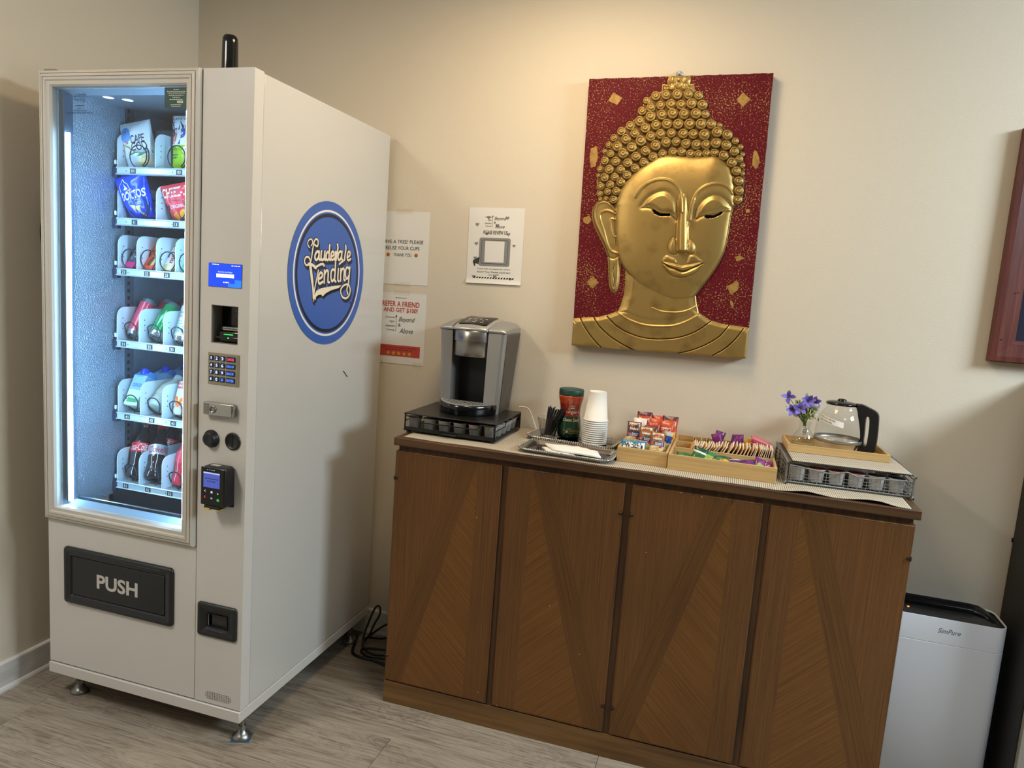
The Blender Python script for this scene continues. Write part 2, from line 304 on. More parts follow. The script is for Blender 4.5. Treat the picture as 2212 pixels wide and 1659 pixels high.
TRACE = {'face':[(-176.9,38.0),(-169.1,75.6),(-154.0,106.3),(-134.9,130.1),(-106.0,157.2),(-76.8,177.3),(-47.7,195.6),(-18.1,203.8),(38.6,202.0),(78.3,198.7),(110.8,200.3),(143.1,201.9),(163.2,192.1),(180.5,177.6),(195.0,158.2),(207.8,122.7),(214.7,80.6),(217.9,44.8),(212.8,31.6),(208.1,-9.0),(204.7,-63.3),(197.2,-111.2),(180.8,-153.0),(157.5,-195.4),(136.4,-227.7),(116.8,-258.4),(95.5,-271.8),(61.3,-277.2),(29.7,-275.4),(-10.2,-259.8),(-54.3,-240.7),(-88.0,-220.9),(-123.0,-186.8),(-145.2,-155.6),(-158.3,-124.0),(-167.4,-74.5),(-174.0,-18.0),(-174.8,27.8)],'hair':[(-178.7,38.0),(-209.5,51.1),(-236.3,54.2),(-243.8,84.9),(-248.0,119.1),(-244.0,163.5),(-229.7,210.9),(-213.1,247.9),(-177.7,287.8),(-145.1,312.2),(-113.0,339.8),(-105.6,375.8),(-83.7,398.1),(-51.2,410.3),(-38.3,414.8),(57.2,412.3),(77.8,399.0),(96.0,374.6),(104.1,336.0),(123.5,316.4),(161.0,290.3),(199.2,254.7),(225.1,213.0),(235.2,171.3),(241.1,123.0),(240.1,64.7),(228.8,48.2),(217.9,44.8),(217.9,44.8),(214.7,80.6),(207.8,122.7),(195.0,158.2),(180.5,177.6),(163.2,192.1),(143.1,201.9),(110.8,200.3),(78.3,198.7),(38.6,202.0),(-18.1,203.8),(-47.7,195.6),(-76.8,177.3),(-106.0,157.2),(-134.9,130.1),(-154.0,106.3),(-169.1,75.6),(-176.9,38.0)],'orn':[(-27.3,463.9),(37.5,461.8),(41.3,446.3),(37.8,430.4),(52.2,433.2),(57.6,407.5),(-47.9,410.2),(-48.2,434.5),(-29.6,430.8),(-31.0,448.5)],'neck':[(-127.6,-172.7),(-123.7,-226.2),(-125.6,-273.1),(-133.9,-309.6),(-145.0,-332.1),(-103.1,-356.7),(-51.5,-370.4),(-1.4,-372.5),(51.2,-367.3),(95.1,-350.3),(134.3,-324.1),(122.7,-287.9),(116.6,-256.7),(85.5,-233.7),(-49.9,-204.9)],'robe':[(-299.2,-365.4),(-258.1,-359.1),(-209.8,-354.3),(-173.6,-342.9),(-145.1,-330.3),(-127.4,-323.8),(118.7,-302.2),(133.9,-318.9),(170.0,-341.3),(211.5,-350.9),(255.6,-355.0),(300.8,-359.0),(302.2,-465.2),(-303.6,-471.9)],'ear':[(-174.3,20.8),(-197.8,46.7),(-220.0,52.4),(-241.5,46.0),(-254.8,26.3),(-257.5,1.4),(-249.0,-30.5),(-230.0,-65.7),(-209.2,-100.7),(-196.2,-128.9),(-188.5,-160.9),(-183.0,-211.0),(-176.8,-246.8),(-162.8,-263.1),(-150.8,-252.7),(-146.7,-209.4),(-148.0,-166.4),(-152.9,-123.8),(-164.8,-85.1)],'r_neck1':[(-24.0,-310.5),(12.3,-320.9),(64.8,-320.2),(98.7,-310.4),(121.0,-296.8)],'r_collar':[(-143.2,-332.0),(-103.2,-354.9),(-51.6,-369.7),(-1.4,-371.8),(51.1,-366.6),(95.0,-349.5),(134.3,-324.1)],'g_1':[(-180.6,-348.8),(-145.2,-379.4),(-99.7,-401.9),(-40.8,-416.0),(19.7,-415.3),(78.6,-404.0),(132.1,-379.0),(175.2,-342.7)],'g_2':[(-228.5,-353.6),(-203.8,-386.9),(-160.7,-420.7),(-118.6,-443.4),(-73.4,-462.7)],'g_3':[(-276.8,-360.3),(-255.7,-394.0),(-227.0,-429.1),(-191.0,-463.5)],'g_4':[(235.3,-352.8),(208.3,-391.4),(166.7,-422.6),(117.1,-447.6),(69.4,-462.0)],'g_5':[(282.2,-361.9),(259.4,-398.4),(228.8,-432.2),(190.4,-459.8)],'r_ear1':[(-177.6,17.2),(-201.2,43.2),(-223.3,47.4),(-242.6,35.4),(-249.6,5.1),(-240.1,-26.7),(-221.1,-61.8),(-202.2,-96.9),(-190.8,-128.7)],'r_ear2':[(-177.6,6.6),(-203.0,16.7),(-224.3,9.2),(-228.5,-8.6),(-210.7,-54.4),(-196.9,-93.2),(-182.3,-119.5),(-159.9,-127.6)],'r_ear3':[(-175.5,-12.7),(-190.7,-13.1),(-186.0,-43.1),(-178.7,-67.7),(-169.4,-71.7)],'g_lobe':[(-167.2,-167.2),(-170.5,-192.5),(-164.0,-220.9),(-165.1,-246.2)],'g_ear':[(-193.6,-139.6),(-173.0,-147.7),(-153.7,-138.1)],'b_left':[(-107.4,62.2),(-90.6,90.1),(-64.8,110.5),(-35.1,120.8),(-4.7,119.4),(19.8,106.3),(38.2,84.9),(46.7,55.2),(51.3,15.3)],'b_right':[(210.1,78.9),(190.6,99.8),(164.1,108.4),(138.3,106.8),(114.7,97.4),(95.1,77.4),(85.7,52.5),(80.6,22.5),(79.4,-10.8)],'nose':[(50.7,62.7),(55.2,8.0),(58.8,-43.5),(62.5,-88.3),(64.3,-110.8)],'nring':[(89.4,56.5),(82.8,25.7),(78.8,-8.6),(74.8,-43.1),(76.0,-77.5),(76.8,-108.6)],'nlin':[(33.5,55.6),(38.1,7.7),(39.0,-37.1),(39.4,-71.7)],'lid_l':[(-85.3,29.4),(-55.0,28.3),(-26.7,13.7),(7.5,9.3),(25.0,1.3),(36.6,-9.2)],'lid_r':[(98.6,-3.7),(114.2,6.6),(140.0,12.1),(168.8,17.0),(190.8,24.7),(205.3,24.9)],'lip_mid':[(-1.0,-154.1),(21.0,-166.5),(42.4,-173.4),(67.3,-181.4),(87.5,-175.3),(110.6,-164.5),(131.6,-150.9)],'lip_top':[(-4.0,-151.8),(16.5,-154.5),(44.7,-158.6),(65.9,-163.6),(86.2,-159.0),(116.4,-152.2),(133.8,-148.0)],'chin1':[(6.6,-227.1),(12.0,-251.6),(26.0,-272.1)],'chin2':[(129.1,-214.1),(128.2,-231.6),(124.1,-244.0)],'eyelid_l':[(-84.4,31.1),(-67.5,56.7),(-38.3,75.6),(-8.3,80.4),(16.5,64.7),(31.1,41.6),(36.5,-8.5),(23.3,1.3),(7.5,9.3),(-19.6,9.8),(-48.1,26.7),(-68.9,30.4)],'eyelid_r':[(97.9,-3.1),(102.4,29.6),(120.0,54.7),(144.8,69.2),(171.0,66.3),(195.2,47.7),(208.2,28.3),(187.6,23.9),(162.4,15.9),(133.6,10.3),(111.2,3.2)],'eye_l':[(-50.1,22.3),(-40.8,20.8),(-19.5,8.8),(13.0,8.4),(12.3,0.4),(-18.8,-0.3),(-39.7,6.7)],'eye_r':[(125.0,6.8),(156.6,8.2),(178.3,20.1),(184.0,18.0),(179.1,10.6),(157.4,-1.4),(134.9,-5.2),(126.3,-0.4)],'ulip':[(-2.9,-152.4),(16.5,-154.5),(44.7,-158.6),(65.9,-163.6),(86.2,-159.0),(116.4,-152.2),(133.1,-148.0),(120.5,-160.7),(94.4,-175.7),(67.3,-181.4),(39.0,-173.5),(13.8,-163.3)],'llip':[(2.8,-157.5),(24.7,-169.2),(46.0,-174.9),(67.5,-182.8),(87.6,-176.7),(113.9,-163.4),(131.8,-153.3),(118.6,-178.1),(92.5,-194.2),(65.4,-200.4),(37.3,-196.4),(15.0,-179.1)],'mou_l':[(9.2,-128.5),(-1.4,-149.2),(23.4,-153.1),(48.2,-158.4),(46.1,-141.0),(28.7,-133.0)],'mou_r':[(88.5,-125.5),(81.4,-143.2),(82.6,-157.0),(112.9,-150.6),(133.6,-146.3),(121.7,-134.7),(107.3,-124.8)],'wing_l':[(30.5,-68.5),(18.0,-86.3),(15.3,-103.8),(20.8,-121.1),(35.1,-125.8),(48.5,-120.0),(40.8,-89.0)],'wing_r':[(84.4,-75.5),(97.0,-83.7),(104.6,-100.7),(101.6,-118.1),(90.0,-122.0),(79.1,-115.5),(78.8,-91.2)],'curls':[(-68.6,397.8,15.6),(-33.8,400.1,15.6),(2.5,400.9,16.7),(38.7,400.0,15.6),(71.5,395.9,13.9),(-97.8,383.8,12.1),(-80.8,360.5,15.6),(-49.4,366.4,14.6),(-14.7,368.9,17.3),(18.5,366.6,16.7),(51.6,370.1,17.3),(86.4,365.8,16.0),(-110.5,350.3,14.6),(-80.2,331.0,17.3),(-42.0,335.9,17.3),(-7.4,339.6,17.3),(30.8,337.3,17.3),(68.3,338.2,17.3),(98.3,336.1,13.2),(-114.7,316.8,16.7),(-146.1,302.3,15.6),(-94.9,293.4,16.7),(-59.5,302.8,16.7),(-23.6,306.3,17.3),(13.0,305.1,17.3),(50.8,304.6,18.0),(87.4,304.1,18.0),(119.8,303.7,15.6),(147.4,300.1,8.7),(-175.7,284.4,14.6),(-128.8,277.2,15.6),(-74.2,266.1,16.7),(-41.4,273.1,16.7),(-6.6,276.0,15.6),(32.7,274.0,16.7),(65.7,272.0,16.0),(101.7,270.0,18.0),(141.3,277.7,17.3),(174.0,269.3,16.0),(-200.2,262.9,12.5),(-157.5,257.5,16.7),(-106.4,252.2,18.0),(-56.0,236.9,17.3),(-21.5,246.6,16.7),(11.0,248.0,14.6),(43.6,241.3,16.0),(79.0,237.8,16.7),(109.3,237.6,15.6),(141.2,242.3,16.7),(173.8,235.6,15.6),(201.2,249.9,11.1),(-216.0,239.5,11.5),(-185.9,234.3,16.7),(-136.2,230.7,16.7),(-88.5,218.9,16.0),(-30.3,208.8,14.6),(4.5,213.6,16.0),(32.5,215.2,14.6),(61.1,208.5,14.6),(88.1,206.9,14.6),(113.9,210.0,13.9),(139.0,211.6,13.9),(168.7,203.4,16.0),(201.0,216.2,14.6),(219.7,230.6,8.7),(-228.4,217.7,8.7),(-206.8,209.2,12.5),(-163.4,210.8,17.3),(-119.6,200.6,15.6),(-61.5,198.9,15.6),(219.1,192.1,12.1),(228.2,206.5,7.6),(-226.1,185.6,13.9),(-187.5,183.9,15.6),(-146.2,178.9,15.6),(-90.7,180.6,15.3),(196.2,180.9,16.0),(231.4,171.2,8.3),(-240.1,158.4,11.8),(-208.3,156.8,15.6),(-168.1,156.9,14.6),(-120.1,162.1,14.6),(213.0,153.5,14.6),(232.8,145.5,7.6),(-245.6,136.2,7.6),(-222.2,129.5,14.6),(-187.2,131.5,13.9),(-145.9,138.5,14.6),(223.8,121.2,14.6),(-234.3,100.5,13.9),(-201.1,105.9,13.9),(-165.0,114.7,15.3),(-236.0,74.8,11.5),(-208.2,81.9,12.5),(-178.5,84.0,14.6),(227.2,90.5,14.6),(-232.9,55.9,7.6),(-212.9,57.9,9.7),(-186.2,54.9,13.9),(226.0,61.2,13.9)],'leafs':[[(-214.6,414.5),(-180.4,395.5),(-197.6,371.1),(-228.3,388.4)],[(212.6,403.5),(236.6,380.3),(216.8,356.8),(192.0,381.3)],[(-241.4,-210.1),(-218.3,-232.6),(-239.8,-254.3),(-262.2,-232.8)],[(213.8,-223.9),(229.8,-216.2),(246.8,-201.6),(254.4,-211.6),(254.6,-232.2),(232.9,-250.5),(225.0,-237.1)],[(265.1,222.4),(277.2,209.6),(284.6,180.9),(275.5,160.1),(261.7,174.5),(260.6,203.3)],[(-289.3,-8.2),(-267.6,-0.6),(-259.2,-16.5),(-273.0,-31.1),(-288.4,-22.5)],[(234.9,-123.5),(249.4,-119.6),(265.1,-129.2),(241.2,-138.6)],[(254.0,29.0),(266.7,32.6),(269.3,22.6),(258.2,19.0)],[(230.8,-264.5),(242.0,-277.7),(245.5,-298.3),(234.3,-285.1)],[(-278.6,228.0),(-257.8,234.7),(-251.4,194.0),(-260.2,166.8),(-274.1,163.4),(-282.1,200.9)]],'logo':[(1.97,[(-123.8,77.9),(-134.1,88.9),(-127.9,101.2),(-113.5,104.8),(-105.8,95.6),(-113.3,84.6)]),(2.63,[(-94.4,89.0),(-77.4,85.8),(-74.6,102.6),(-87.2,107.6),(-97.7,97.7),(-104.4,73.3),(-110.7,42.9),(-118.1,30.5),(-136.5,22.1),(-148.9,33.3),(-140.7,47.1),(-124.6,46.6),(-115.8,36.6)]),(3.95,[(-126.0,25.6),(-104.1,24.6),(-81.3,15.8)]),(3.29,[(-89.8,16.9),(-73.3,22.2),(-56.6,28.3),(-39.5,30.1),(-33.3,25.1)]),(3.62,[(-66.6,66.8),(-76.4,69.2),(-87.0,60.9),(-90.1,48.6),(-83.0,41.5),(-72.1,46.7),(-66.0,57.7)]),(3.62,[(-65.6,69.3),(-66.6,50.1),(-59.3,42.8)]),(3.62,[(-52.1,71.5),(-54.2,52.3),(-47.9,43.5),(-36.6,47.2),(-31.6,59.9)]),(3.62,[(-31.3,72.3),(-33.4,52.0),(-25.9,44.7)]),(3.62,[(-3.9,67.9),(-14.9,71.8),(-22.4,62.0),(-21.6,49.6),(-13.0,44.8),(-4.0,52.2)]),(3.62,[(-2.8,94.5),(-4.2,55.4),(3.7,45.8)]),(3.29,[(10.0,57.8),(23.5,63.4),(24.7,72.3),(16.6,75.5),(9.3,67.2),(7.8,54.5),(15.6,47.1),(28.6,52.6)]),(3.62,[(35.5,75.2),(33.8,48.1)]),(3.29,[(35.1,64.1),(41.8,74.0),(49.2,73.9)]),(3.62,[(45.9,101.3),(50.4,90.5),(45.7,71.1),(41.2,48.6)]),(3.62,[(76.6,76.4),(65.7,78.8),(55.7,70.2),(53.0,56.3),(61.7,49.1),(71.9,56.1),(77.4,66.7)]),(3.62,[(78.3,79.1),(76.8,57.7),(86.5,47.9)]),(3.62,[(100.3,100.7),(103.7,91.2),(99.1,68.1),(96.5,51.7)]),(3.29,[(116.4,62.7),(131.0,68.5),(133.5,78.5),(123.3,82.7),(116.2,73.1),(114.7,59.3),(123.9,51.6),(138.6,57.4)]),(5.59,[(-113.5,17.3),(-106.4,-8.0),(-99.4,-32.0)]),(4.27,[(-99.4,-32.0),(-93.5,-56.3),(-89.7,-80.7)]),(2.63,[(-89.7,-80.7),(-85.3,-53.1),(-76.0,-22.2),(-66.7,8.8)]),(1.64,[(-89.7,-80.7),(-90.1,-91.4)]),(3.62,[(-63.2,-18.7),(-45.3,-12.6),(-41.3,-2.5),(-52.1,2.6),(-61.8,-6.4),(-65.3,-21.9),(-57.6,-34.0),(-38.5,-27.3)]),(3.62,[(-29.4,10.4),(-28.9,-30.1)]),(3.62,[(-29.5,-5.2),(-18.7,9.3),(-6.7,6.7),(-5.7,-24.8),(2.9,-27.7)]),(3.62,[(34.0,13.1),(21.0,15.7),(12.6,5.9),(12.7,-13.1),(20.8,-24.0),(33.7,-15.6)]),(3.62,[(38.0,41.4),(37.2,3.7),(36.4,-18.7),(44.2,-24.3)]),(3.62,[(58.4,19.0),(57.3,-16.5),(65.3,-22.7)]),(2.96,[(62.8,35.3),(74.9,42.4),(89.1,48.0)]),(3.62,[(74.7,19.8),(75.3,-20.8)]),(3.62,[(74.6,5.2),(84.9,20.2),(97.3,17.5),(97.8,-13.5),(106.0,-18.2)]),(3.62,[(130.1,23.9),(116.7,27.2),(107.1,16.3),(107.2,-1.7),(117.3,-12.9),(129.6,-2.6)]),(3.62,[(135.7,28.1),(133.3,0.9),(130.5,-29.1)]),(3.29,[(130.5,-29.1),(120.9,-49.2),(128.8,-65.7)]),(2.96,[(126.0,-30.9),(97.0,-36.5),(79.1,-53.3),(90.4,-74.4),(116.9,-80.8),(139.1,-69.0),(144.1,-48.8),(130.6,-30.7)])],'swash':[(-83.7,-86.8),(-85.8,-71.5),(-73.7,-57.5),(-48.6,-49.3),(16.0,-41.0),(85.4,-35.2),(65.8,-45.4),(16.9,-54.4),(-15.4,-64.4),(-35.2,-75.6),(-44.3,-69.4),(-61.5,-71.2),(-75.3,-77.5),(-75.8,-86.8)],'tm':(149.5,-97.4)}

# ================================================================ vending machine (local: x left is negative, y into the machine, z up)
W, DP = .7458, .82
VM = thing('vending_machine', 'tall pale grey snack and drink vending machine with lit glass front', 'vending machine', (.3265, -.8499, 0), .005)
PAINT = mat('machine_paint', '#d2cfca', .33, spec=.5); SIDE = mat('machine_side_paint', '#cac8c4', .16, spec=.5, coat=.3)
FRM = mat('door_moulding', '#c6bfb4', .4)
mb = MB(); mb.box(-W, 0, -.004, DP, .0908, .1265, .002, 2); mb.build('base', PAINT, VM)
mb = MB(); mb.box(-.03, -.001, .0445, DP, .1285, 2.004, .003, 2); mb.build('side_panel', SIDE, VM)
mb = MB(); mb.box(-W+.001, -W+.03, .0445, DP, .1285, 2.004, .003, 2); mb.build('side_panel', SIDE, VM)
mb = MB(); mb.box(-W+.03, -.03, DP-.02, DP-.001, .1285, 2.0); mb.build('back_panel', SIDE, VM)
mb = MB(); mb.box(-W+.03, -.03, .0445, DP-.02, 1.985, 2.002); mb.build('top_panel', SIDE, VM)
# control column with its openings
mb = MB(); holed(mb, -.1665, 0, .1305, 2.007, 0, .003, [(-.128, -.037, 1.2475, 1.3575), (-.121, -.0395, .377, .4395)])
mb.box(-.1665, -.1645, .003, .0415, .1305, 2.007); mb.box(-.002, 0, .003, .0415, .1305, 2.007); mb.box(-.1645, -.002, .003, .0415, 2.004, 2.007); mb.box(-.1645, -.002, .003, .0415, .1305, .133)
mb.box(-.1645, -.002, .1, .102, .133, 2.0)
mb.build('control_column', PAINT, VM)
mb = MB(); mb.box(-W, -.1685, 0, .04, .1305, .6215, .002, 2); mb.build('lower_panel', PAINT, VM)
# glazed door
prof = [(0, .04), (0, -.008), (.003, -.013), (.009, -.015), (.0095, -.0125), (.0115, -.0125), (.012, -.0165), (.019, -.018), (.0195, -.015), (.0215, -.015), (.022, -.0175), (.028, -.017), (.031, -.0125), (.041, -.0125), (.0455, -.006), (.0465, .004), (.0465, .04), (0, .04)]
mb = MB(); frame_ring(mb, -.7455, -.1705, .6255, 2.0065, prof); mb.build('door_frame', FRM, VM)
mb = MB(); mb.box(-.7, -.213, .006, .011, .669, 1.9625); mb.build('glass_pane', glassy('door_glass', (.95, .985, 1.0), tint=1.0, gain=.8), VM)
mb = MB(); mb.box(-W+.01, -W+.055, -.004, .03, 2.0075, 2.0125, .002, 2); mb.build('hinge_plate', mat('hinge_metal', '#9a958c', .4, .6), VM)
# interior liner, stucco-embossed metal
def stucco(name, col):
    m = D.materials.new(name); m.use_nodes = True; nt = m.node_tree; N = nt.nodes; L = nt.links; b = N['Principled BSDF']
    b.inputs['Base Color'].default_value = srgb(col); b.inputs['Metallic'].default_value = .7; b.inputs['Roughness'].default_value = .3
    tc = N.new('ShaderNodeTexCoord'); v = N.new('ShaderNodeTexNoise'); v.inputs['Scale'].default_value = 270; v.inputs['Detail'].default_value = 1; L.new(tc.outputs['Object'], v.inputs['Vector'])
    bp = N.new('ShaderNodeBump'); bp.inputs['Strength'].default_value = .75; bp.inputs['Distance'].default_value = .004; L.new(v.outputs[0], bp.inputs['Height']); L.new(bp.outputs[0], b.inputs['Normal'])
    return m
STUC = stucco('embossed_liner', '#aebccb')
LD = .66
for nm, bx in (('liner_wall', (-.694, -.686, .0445, LD, .66, 1.97)), ('liner_wall', (-.18, -.172, .0445, LD, .66, 1.97)), ('liner_back', (-.686, -.18, LD, LD+.008, .66, 1.97)), ('liner_ceiling', (-.686, -.18, .0445, LD, 1.962, 1.97))):
    mb = MB(); mb.box(*bx); mb.build(nm, STUC, VM)
DARKIN = mat('dark_interior', '#20262f', .4, .3)
mb = MB(); mb.box(-.686, -.18, .03, LD, .60, .604); mb.box(-.686, -.18, .25, .252, .604, .668); mb.build('liner_floor', DARKIN, VM)
mb = MB(); mb.box(-.686, -.18, .02, .06, .664, .672, .001, 1); mb.box(-.686, -.18, .058, .066, .64, .690, .002, 1); mb.build('sill_rail', mat('sill_metal', '#8c98a4', .25, .9), VM)
for x in (-.5, -.42, -.34, -.27, -.23):
    mb = MB(); mb.box(x-.003, x+.003, .12, .124, .630, .655); mb.build('sill_clip', mat('clip_white', '#dfe8ec', .4), VM)
mb = MB(); mb.box(-.686, -.18, .2, .21, .628, .684); mb.build('delivery_flap', mat('flap_dark', '#262d38', .35, .4), VM)
# slotted shelf posts
POST = mat('post_metal', '#8d99a8', .35, .8)
for x in (-.6855, ):
    mb = MB(); mb.box(x, x+.004, .245, .285, .67, 1.96); mb.build('slotted_post', POST, VM)
    mb = MB()
    z = .69
    while z < 1.95: mb.box(x+.0041, x+.0048, .257, .267, z, z+.0115); z += .0247
    mb.build('post_slot', mat('slot_dark', '#141a24', .6), VM, kind='stuff')
# white reveal behind the glass, lamp strips on the door posts
mb = MB(); frame_ring(mb, -.699, -.214, .6695, 1.9625, [(0, .0125), (.0145, .043), (.0145, .046), (0, .046)]); mb.build('door_reveal', mat('reveal_white', '#8a9dae', .4), VM)
POSTC = mat('led_post', '#64748a', .35, .6)
mb = MB(); mb.box(-.6835, -.677, .0140, .0440, .684, 1.948); mb.build('lamp_post', POSTC, VM)
mb = MB(); mb.box(-.676, -.664, .0165, .0235, .683, 1.835, .002, 2); mb.build('lamp_strip', mat('led_glow', '#ffffff', .5, emit=('#a8d8ff', 48.0)), VM, label='glowing cool white lamp strip')
mb = MB(); mb.box(-.2325, -.2295, .014, .0440, .684, 1.948); mb.build('lamp_post', POSTC, VM)
mb = MB(); mb.box(-.2395, -.2335, .018, .034, .69, 1.9, .002, 2); mb.build('lamp_strip', mat('led_glow_right', '#ffffff', .5, emit=('#a8d8ff', 92.0)), VM)
# ceiling light spots
mb2 = MB()
for x, y in ((-.62, .12), (-.575, .15)): mb2.add([(x+.016*math.cos(t*PI/8), y+.016*math.sin(t*PI/8), 1.9615) for t in range(16)], [list(range(16))[::-1]])
mb2.build('ceiling_lamp_dot', mat('lamp_dot', '#ffffff', .5, emit=('#dff2ff', 1.6)), VM)
# round black antenna
mb = MB(); mb.lathe([(.0225, 2.004), (.0225, 2.02), (.0215, 2.09), (.0205, 2.104), (.016, 2.111), (.006, 2.1135)], 24, (-.128, .06)); mb.build('antenna', BLACKG, VM)

# ---- stickers on the glass
mb = MB(); mb.box(-.302, -.222, .0048, .0058, 1.902, 1.958, 0); o = mb.build('warning_sticker', mat('sticker_green', '#0f3f3a', .5), VM)
mb = MB()
for z, w_ in ((1.9525, .018), (1.947, .064), (1.9425, .058), (1.9365, .05), (1.931, .026), (1.925, .044), (1.911, .036), (1.9065, .032)): dashes(mb, front(-.262, .0045, z), w_, .0021)
mb.box(-.258, -.238, .0043, .0046, 1.915, 1.922, mi=0)
mb.build('lettering', mat('sticker_print', '#cfd8cc', .5), o)
mb = MB(); mb.text('4150', .014, .0042, front(-.248, .0042, 1.9185), 0); mb.build('lettering', mat('sticker_green', ''), o)
mb = MB(); INKB = mat('glass_print', '#20344c', .5)
Pg = lambda z: front(-.607, .0045, z)
mb.text('Lauderdale', .046, .012, Pg(1.940), shear=.25, bold=.01); mb.text('Vending', .040, .014, Pg(1.925), shear=.25, bold=.01)
for z, w_ in ((1.909, .034), (1.900, .02), (1.894, .05), (1.888, .10)): dashes(mb, Pg(z), w_, .0024)
mb.build('glass_lettering', INKB, VM)

# ---- screen
mb = MB(); mb.box(-.1385, -.0265, -.0012, .0, 1.4092, 1.4763); mb.build('screen_bezel', BLACKG, VM)
scr = MB(); x0, x1, z0, z1 = -.1378, -.0272, 1.4100, 1.4755
nx, nz = 10, 6
for i in range(nx):
    for j in range(nz):
        a, b = x0+(x1-x0)*i/nx, x0+(x1-x0)*(i+1)/nx; c, d = z0+(z1-z0)*j/nz, z0+(z1-z0)*(j+1)/nz
        scr.add([(a, -.0016, c), (b, -.0016, c), (b, -.0016, d), (a, -.0016, d)], [(0, 1, 2, 3)], 1 if (i-2 > 2*j+3) else 0)
scr = scr.build('screen', [mat('screen_blue', '#0a2fd0', .15, emit=('#0f4be6', .85)), mat('screen_blue_light', '#1a62e0', .15, emit=('#2f7df2', .85))], VM, label='lit blue screen')
mb = MB(); mb.box(-.111, -.052, -.0024, -.0018, 1.4365, 1.4470); mb.text('Please Enter Item Number', .048, .0042, front(-.0815, -.0022, 1.4525)); dashes(mb, front(-.078, -.0022, 1.4235), .02, .003); dashes(mb, front(-.114, -.0022, 1.4725), .022, .0028); dashes(mb, front(-.046, -.0022, 1.471), .03, .0024); mb.build('lettering', mat('screen_white', '#ffffff', .4, emit=('#cfe0ff', .8)), scr)
# ---- bill acceptor
mb = MB(); holed(mb, -.128, -.037, 1.2475, 1.3575, .003, .055, [(-.126, -.039, 1.2495, 1.3555)]); mb.build('acceptor_bezel', mat('bezel_grey', '#7e7a73', .4), VM)
acc = MB(); acc.box(-.126, -.039, .045, .05, 1.25, 1.356); acc.box(-.112, -.04, .012, .048, 1.252, 1.284, .005, 2); acc.box(-.118, -.04, .006, .04, 1.262, 1.268, .002, 2); acc.box(-.108, -.042, .016, .046, 1.284, 1.298, .003, 2)
acc = acc.build('bill_acceptor', BLACKG, VM)
mb = MB(); mb.box(-.098, -.048, .0145, .0155, 1.2865, 1.2955); mb.build('acceptor_label', mat('acceptor_label', '#9c968c', .5), acc)
mb = MB(); mb.text('small bills please', .045, .006, front(-.073, .014, 1.291), bold=.01); mb.build('lettering', INK, acc)
mb = MB(); mb.box(-.092, -.062, .010, .0115, 1.2735, 1.2755); mb.box(-.1, -.05, .0105, .0118, 1.2635, 1.265); mb.box(-.075, -.071, .0045, .0058, 1.2635, 1.2665); mb.build('status_lamp', mat('green_led', '#103a18', .3, emit=('#30ff6a', 1.6)), acc)
mb = MB(); g = front(-.066, .0445, 1.328)   # hand putting a note into a slot
for a, b, c, d in ((-.014, .014, .012, .0135), (-.014, .014, .0165, .018), (-.014, -.0125, .012, .018), (.0125, .014, .012, .018), (-.009, -.0078, -.004, .012), (.0068, .008, -.001, .012), (-.009, .002, -.005, -.0038)): mb.add([g(a, c), g(b, c), g(b, d), g(a, d)], [(0, 1, 2, 3)])
mb.text('$', .006, .009, front(-.0665, .0444, 1.3325))
mb.add([g(*p) for p in [(-.001, -.008), (.004, -.002), (.008, -.001), (.009, .004), (.012, .003), (.013, -.008), (.013, -.021), (.002, -.021)]], [list(range(8))]); mb.build('note_symbol', mat('symbol_grey', '#a9a9a6', .5), acc)
# ---- keypad
kp = MB(); kp.box(-.135, -.0285, -.0025, 0, 1.1275, 1.22, .001, 1); kp.box(-.129, -.0345, -.0032, -.0024, 1.1315, 1.216); kp = kp.build('keypad', mat('keypad_metal', '#a59a86', .35, .6), VM)
rows = [('1', '2', '3', 'CANCEL'), ('4', '5', '6', 'PICK UP'), ('7', '8', '9', 'BACK'), ('*', '0', '#', 'ENTER')]
KG = [mat('key_blue', '#1d2f55', .4), mat('key_glow', '#dfeaff', .4, emit=('#bcd6ff', 1.2)), mat('key_glow_blue', '#5f93ff', .4, emit=('#3f7dff', 1.3)), mat('key_glow_red', '#ff5a70', .4, emit=('#ff3350', 1.2))]
for r, row in enumerate(rows):
    for c, t in enumerate(row):
        cx, w_ = (-.1215, .0105) if c == 0 else (-.1025, .0125) if c == 1 else (-.083, .0125) if c == 2 else (-.0555, .027)
        cz = 1.205-r*.0205
        mb = MB(); mb.box(cx-w_/2-.0018, cx+w_/2+.0018, -.0055, -.003, cz-.0076, cz+.0076, .0015, 1, 0)
        mb.text(t, w_*(.22 if t == '1' else .5 if c < 3 else .9), .0088 if c < 3 else .0068, front(cx, -.0058, cz), 1 if c < 3 and t != '#' else (3 if t == 'CANCEL' else 2), bold=.015)
        mb.build('key', KG, kp)
# ---- lock handle, push button, coin slot
lk = MB(); lk.box(-.136, -.0345, -.02, 0, 1.0385, 1.077, .004, 3); lk = lk.build('lock_handle', CHROME, VM)
mb = MB(); mb.rings([[(-.101+r*math.cos(t*PI/8), y, 1.057+r*math.sin(t*PI/8)) for t in range(16)] for r, y in ((.011, -.0195), (.011, -.0225), (.0085, -.0235), (.008, -.021), (.0035, -.021))], 0, True, False, True)
mb.build('lock_cylinder', STEEL, lk)
mb = MB(); mb.box(-.133, -.116, -.0208, -.0203, 1.042, 1.0735); mb.build('lock_plate', mat('lock_plate', '#8d8a85', .55, .7), lk)
mb = MB()
mb.rings([[(-.119+r*math.cos(t*PI/16), y, .965+r*math.sin(t*PI/16)) for t in range(32)] for r, y in ((.0265, 0), (.0265, -.004), (.021, -.007), (.0195, -.016), (.0175, -.018), (.012, -.0165), (.004, -.016))], 0, True, False, True)
mb.build('coin_return_button', BLACK, VM)
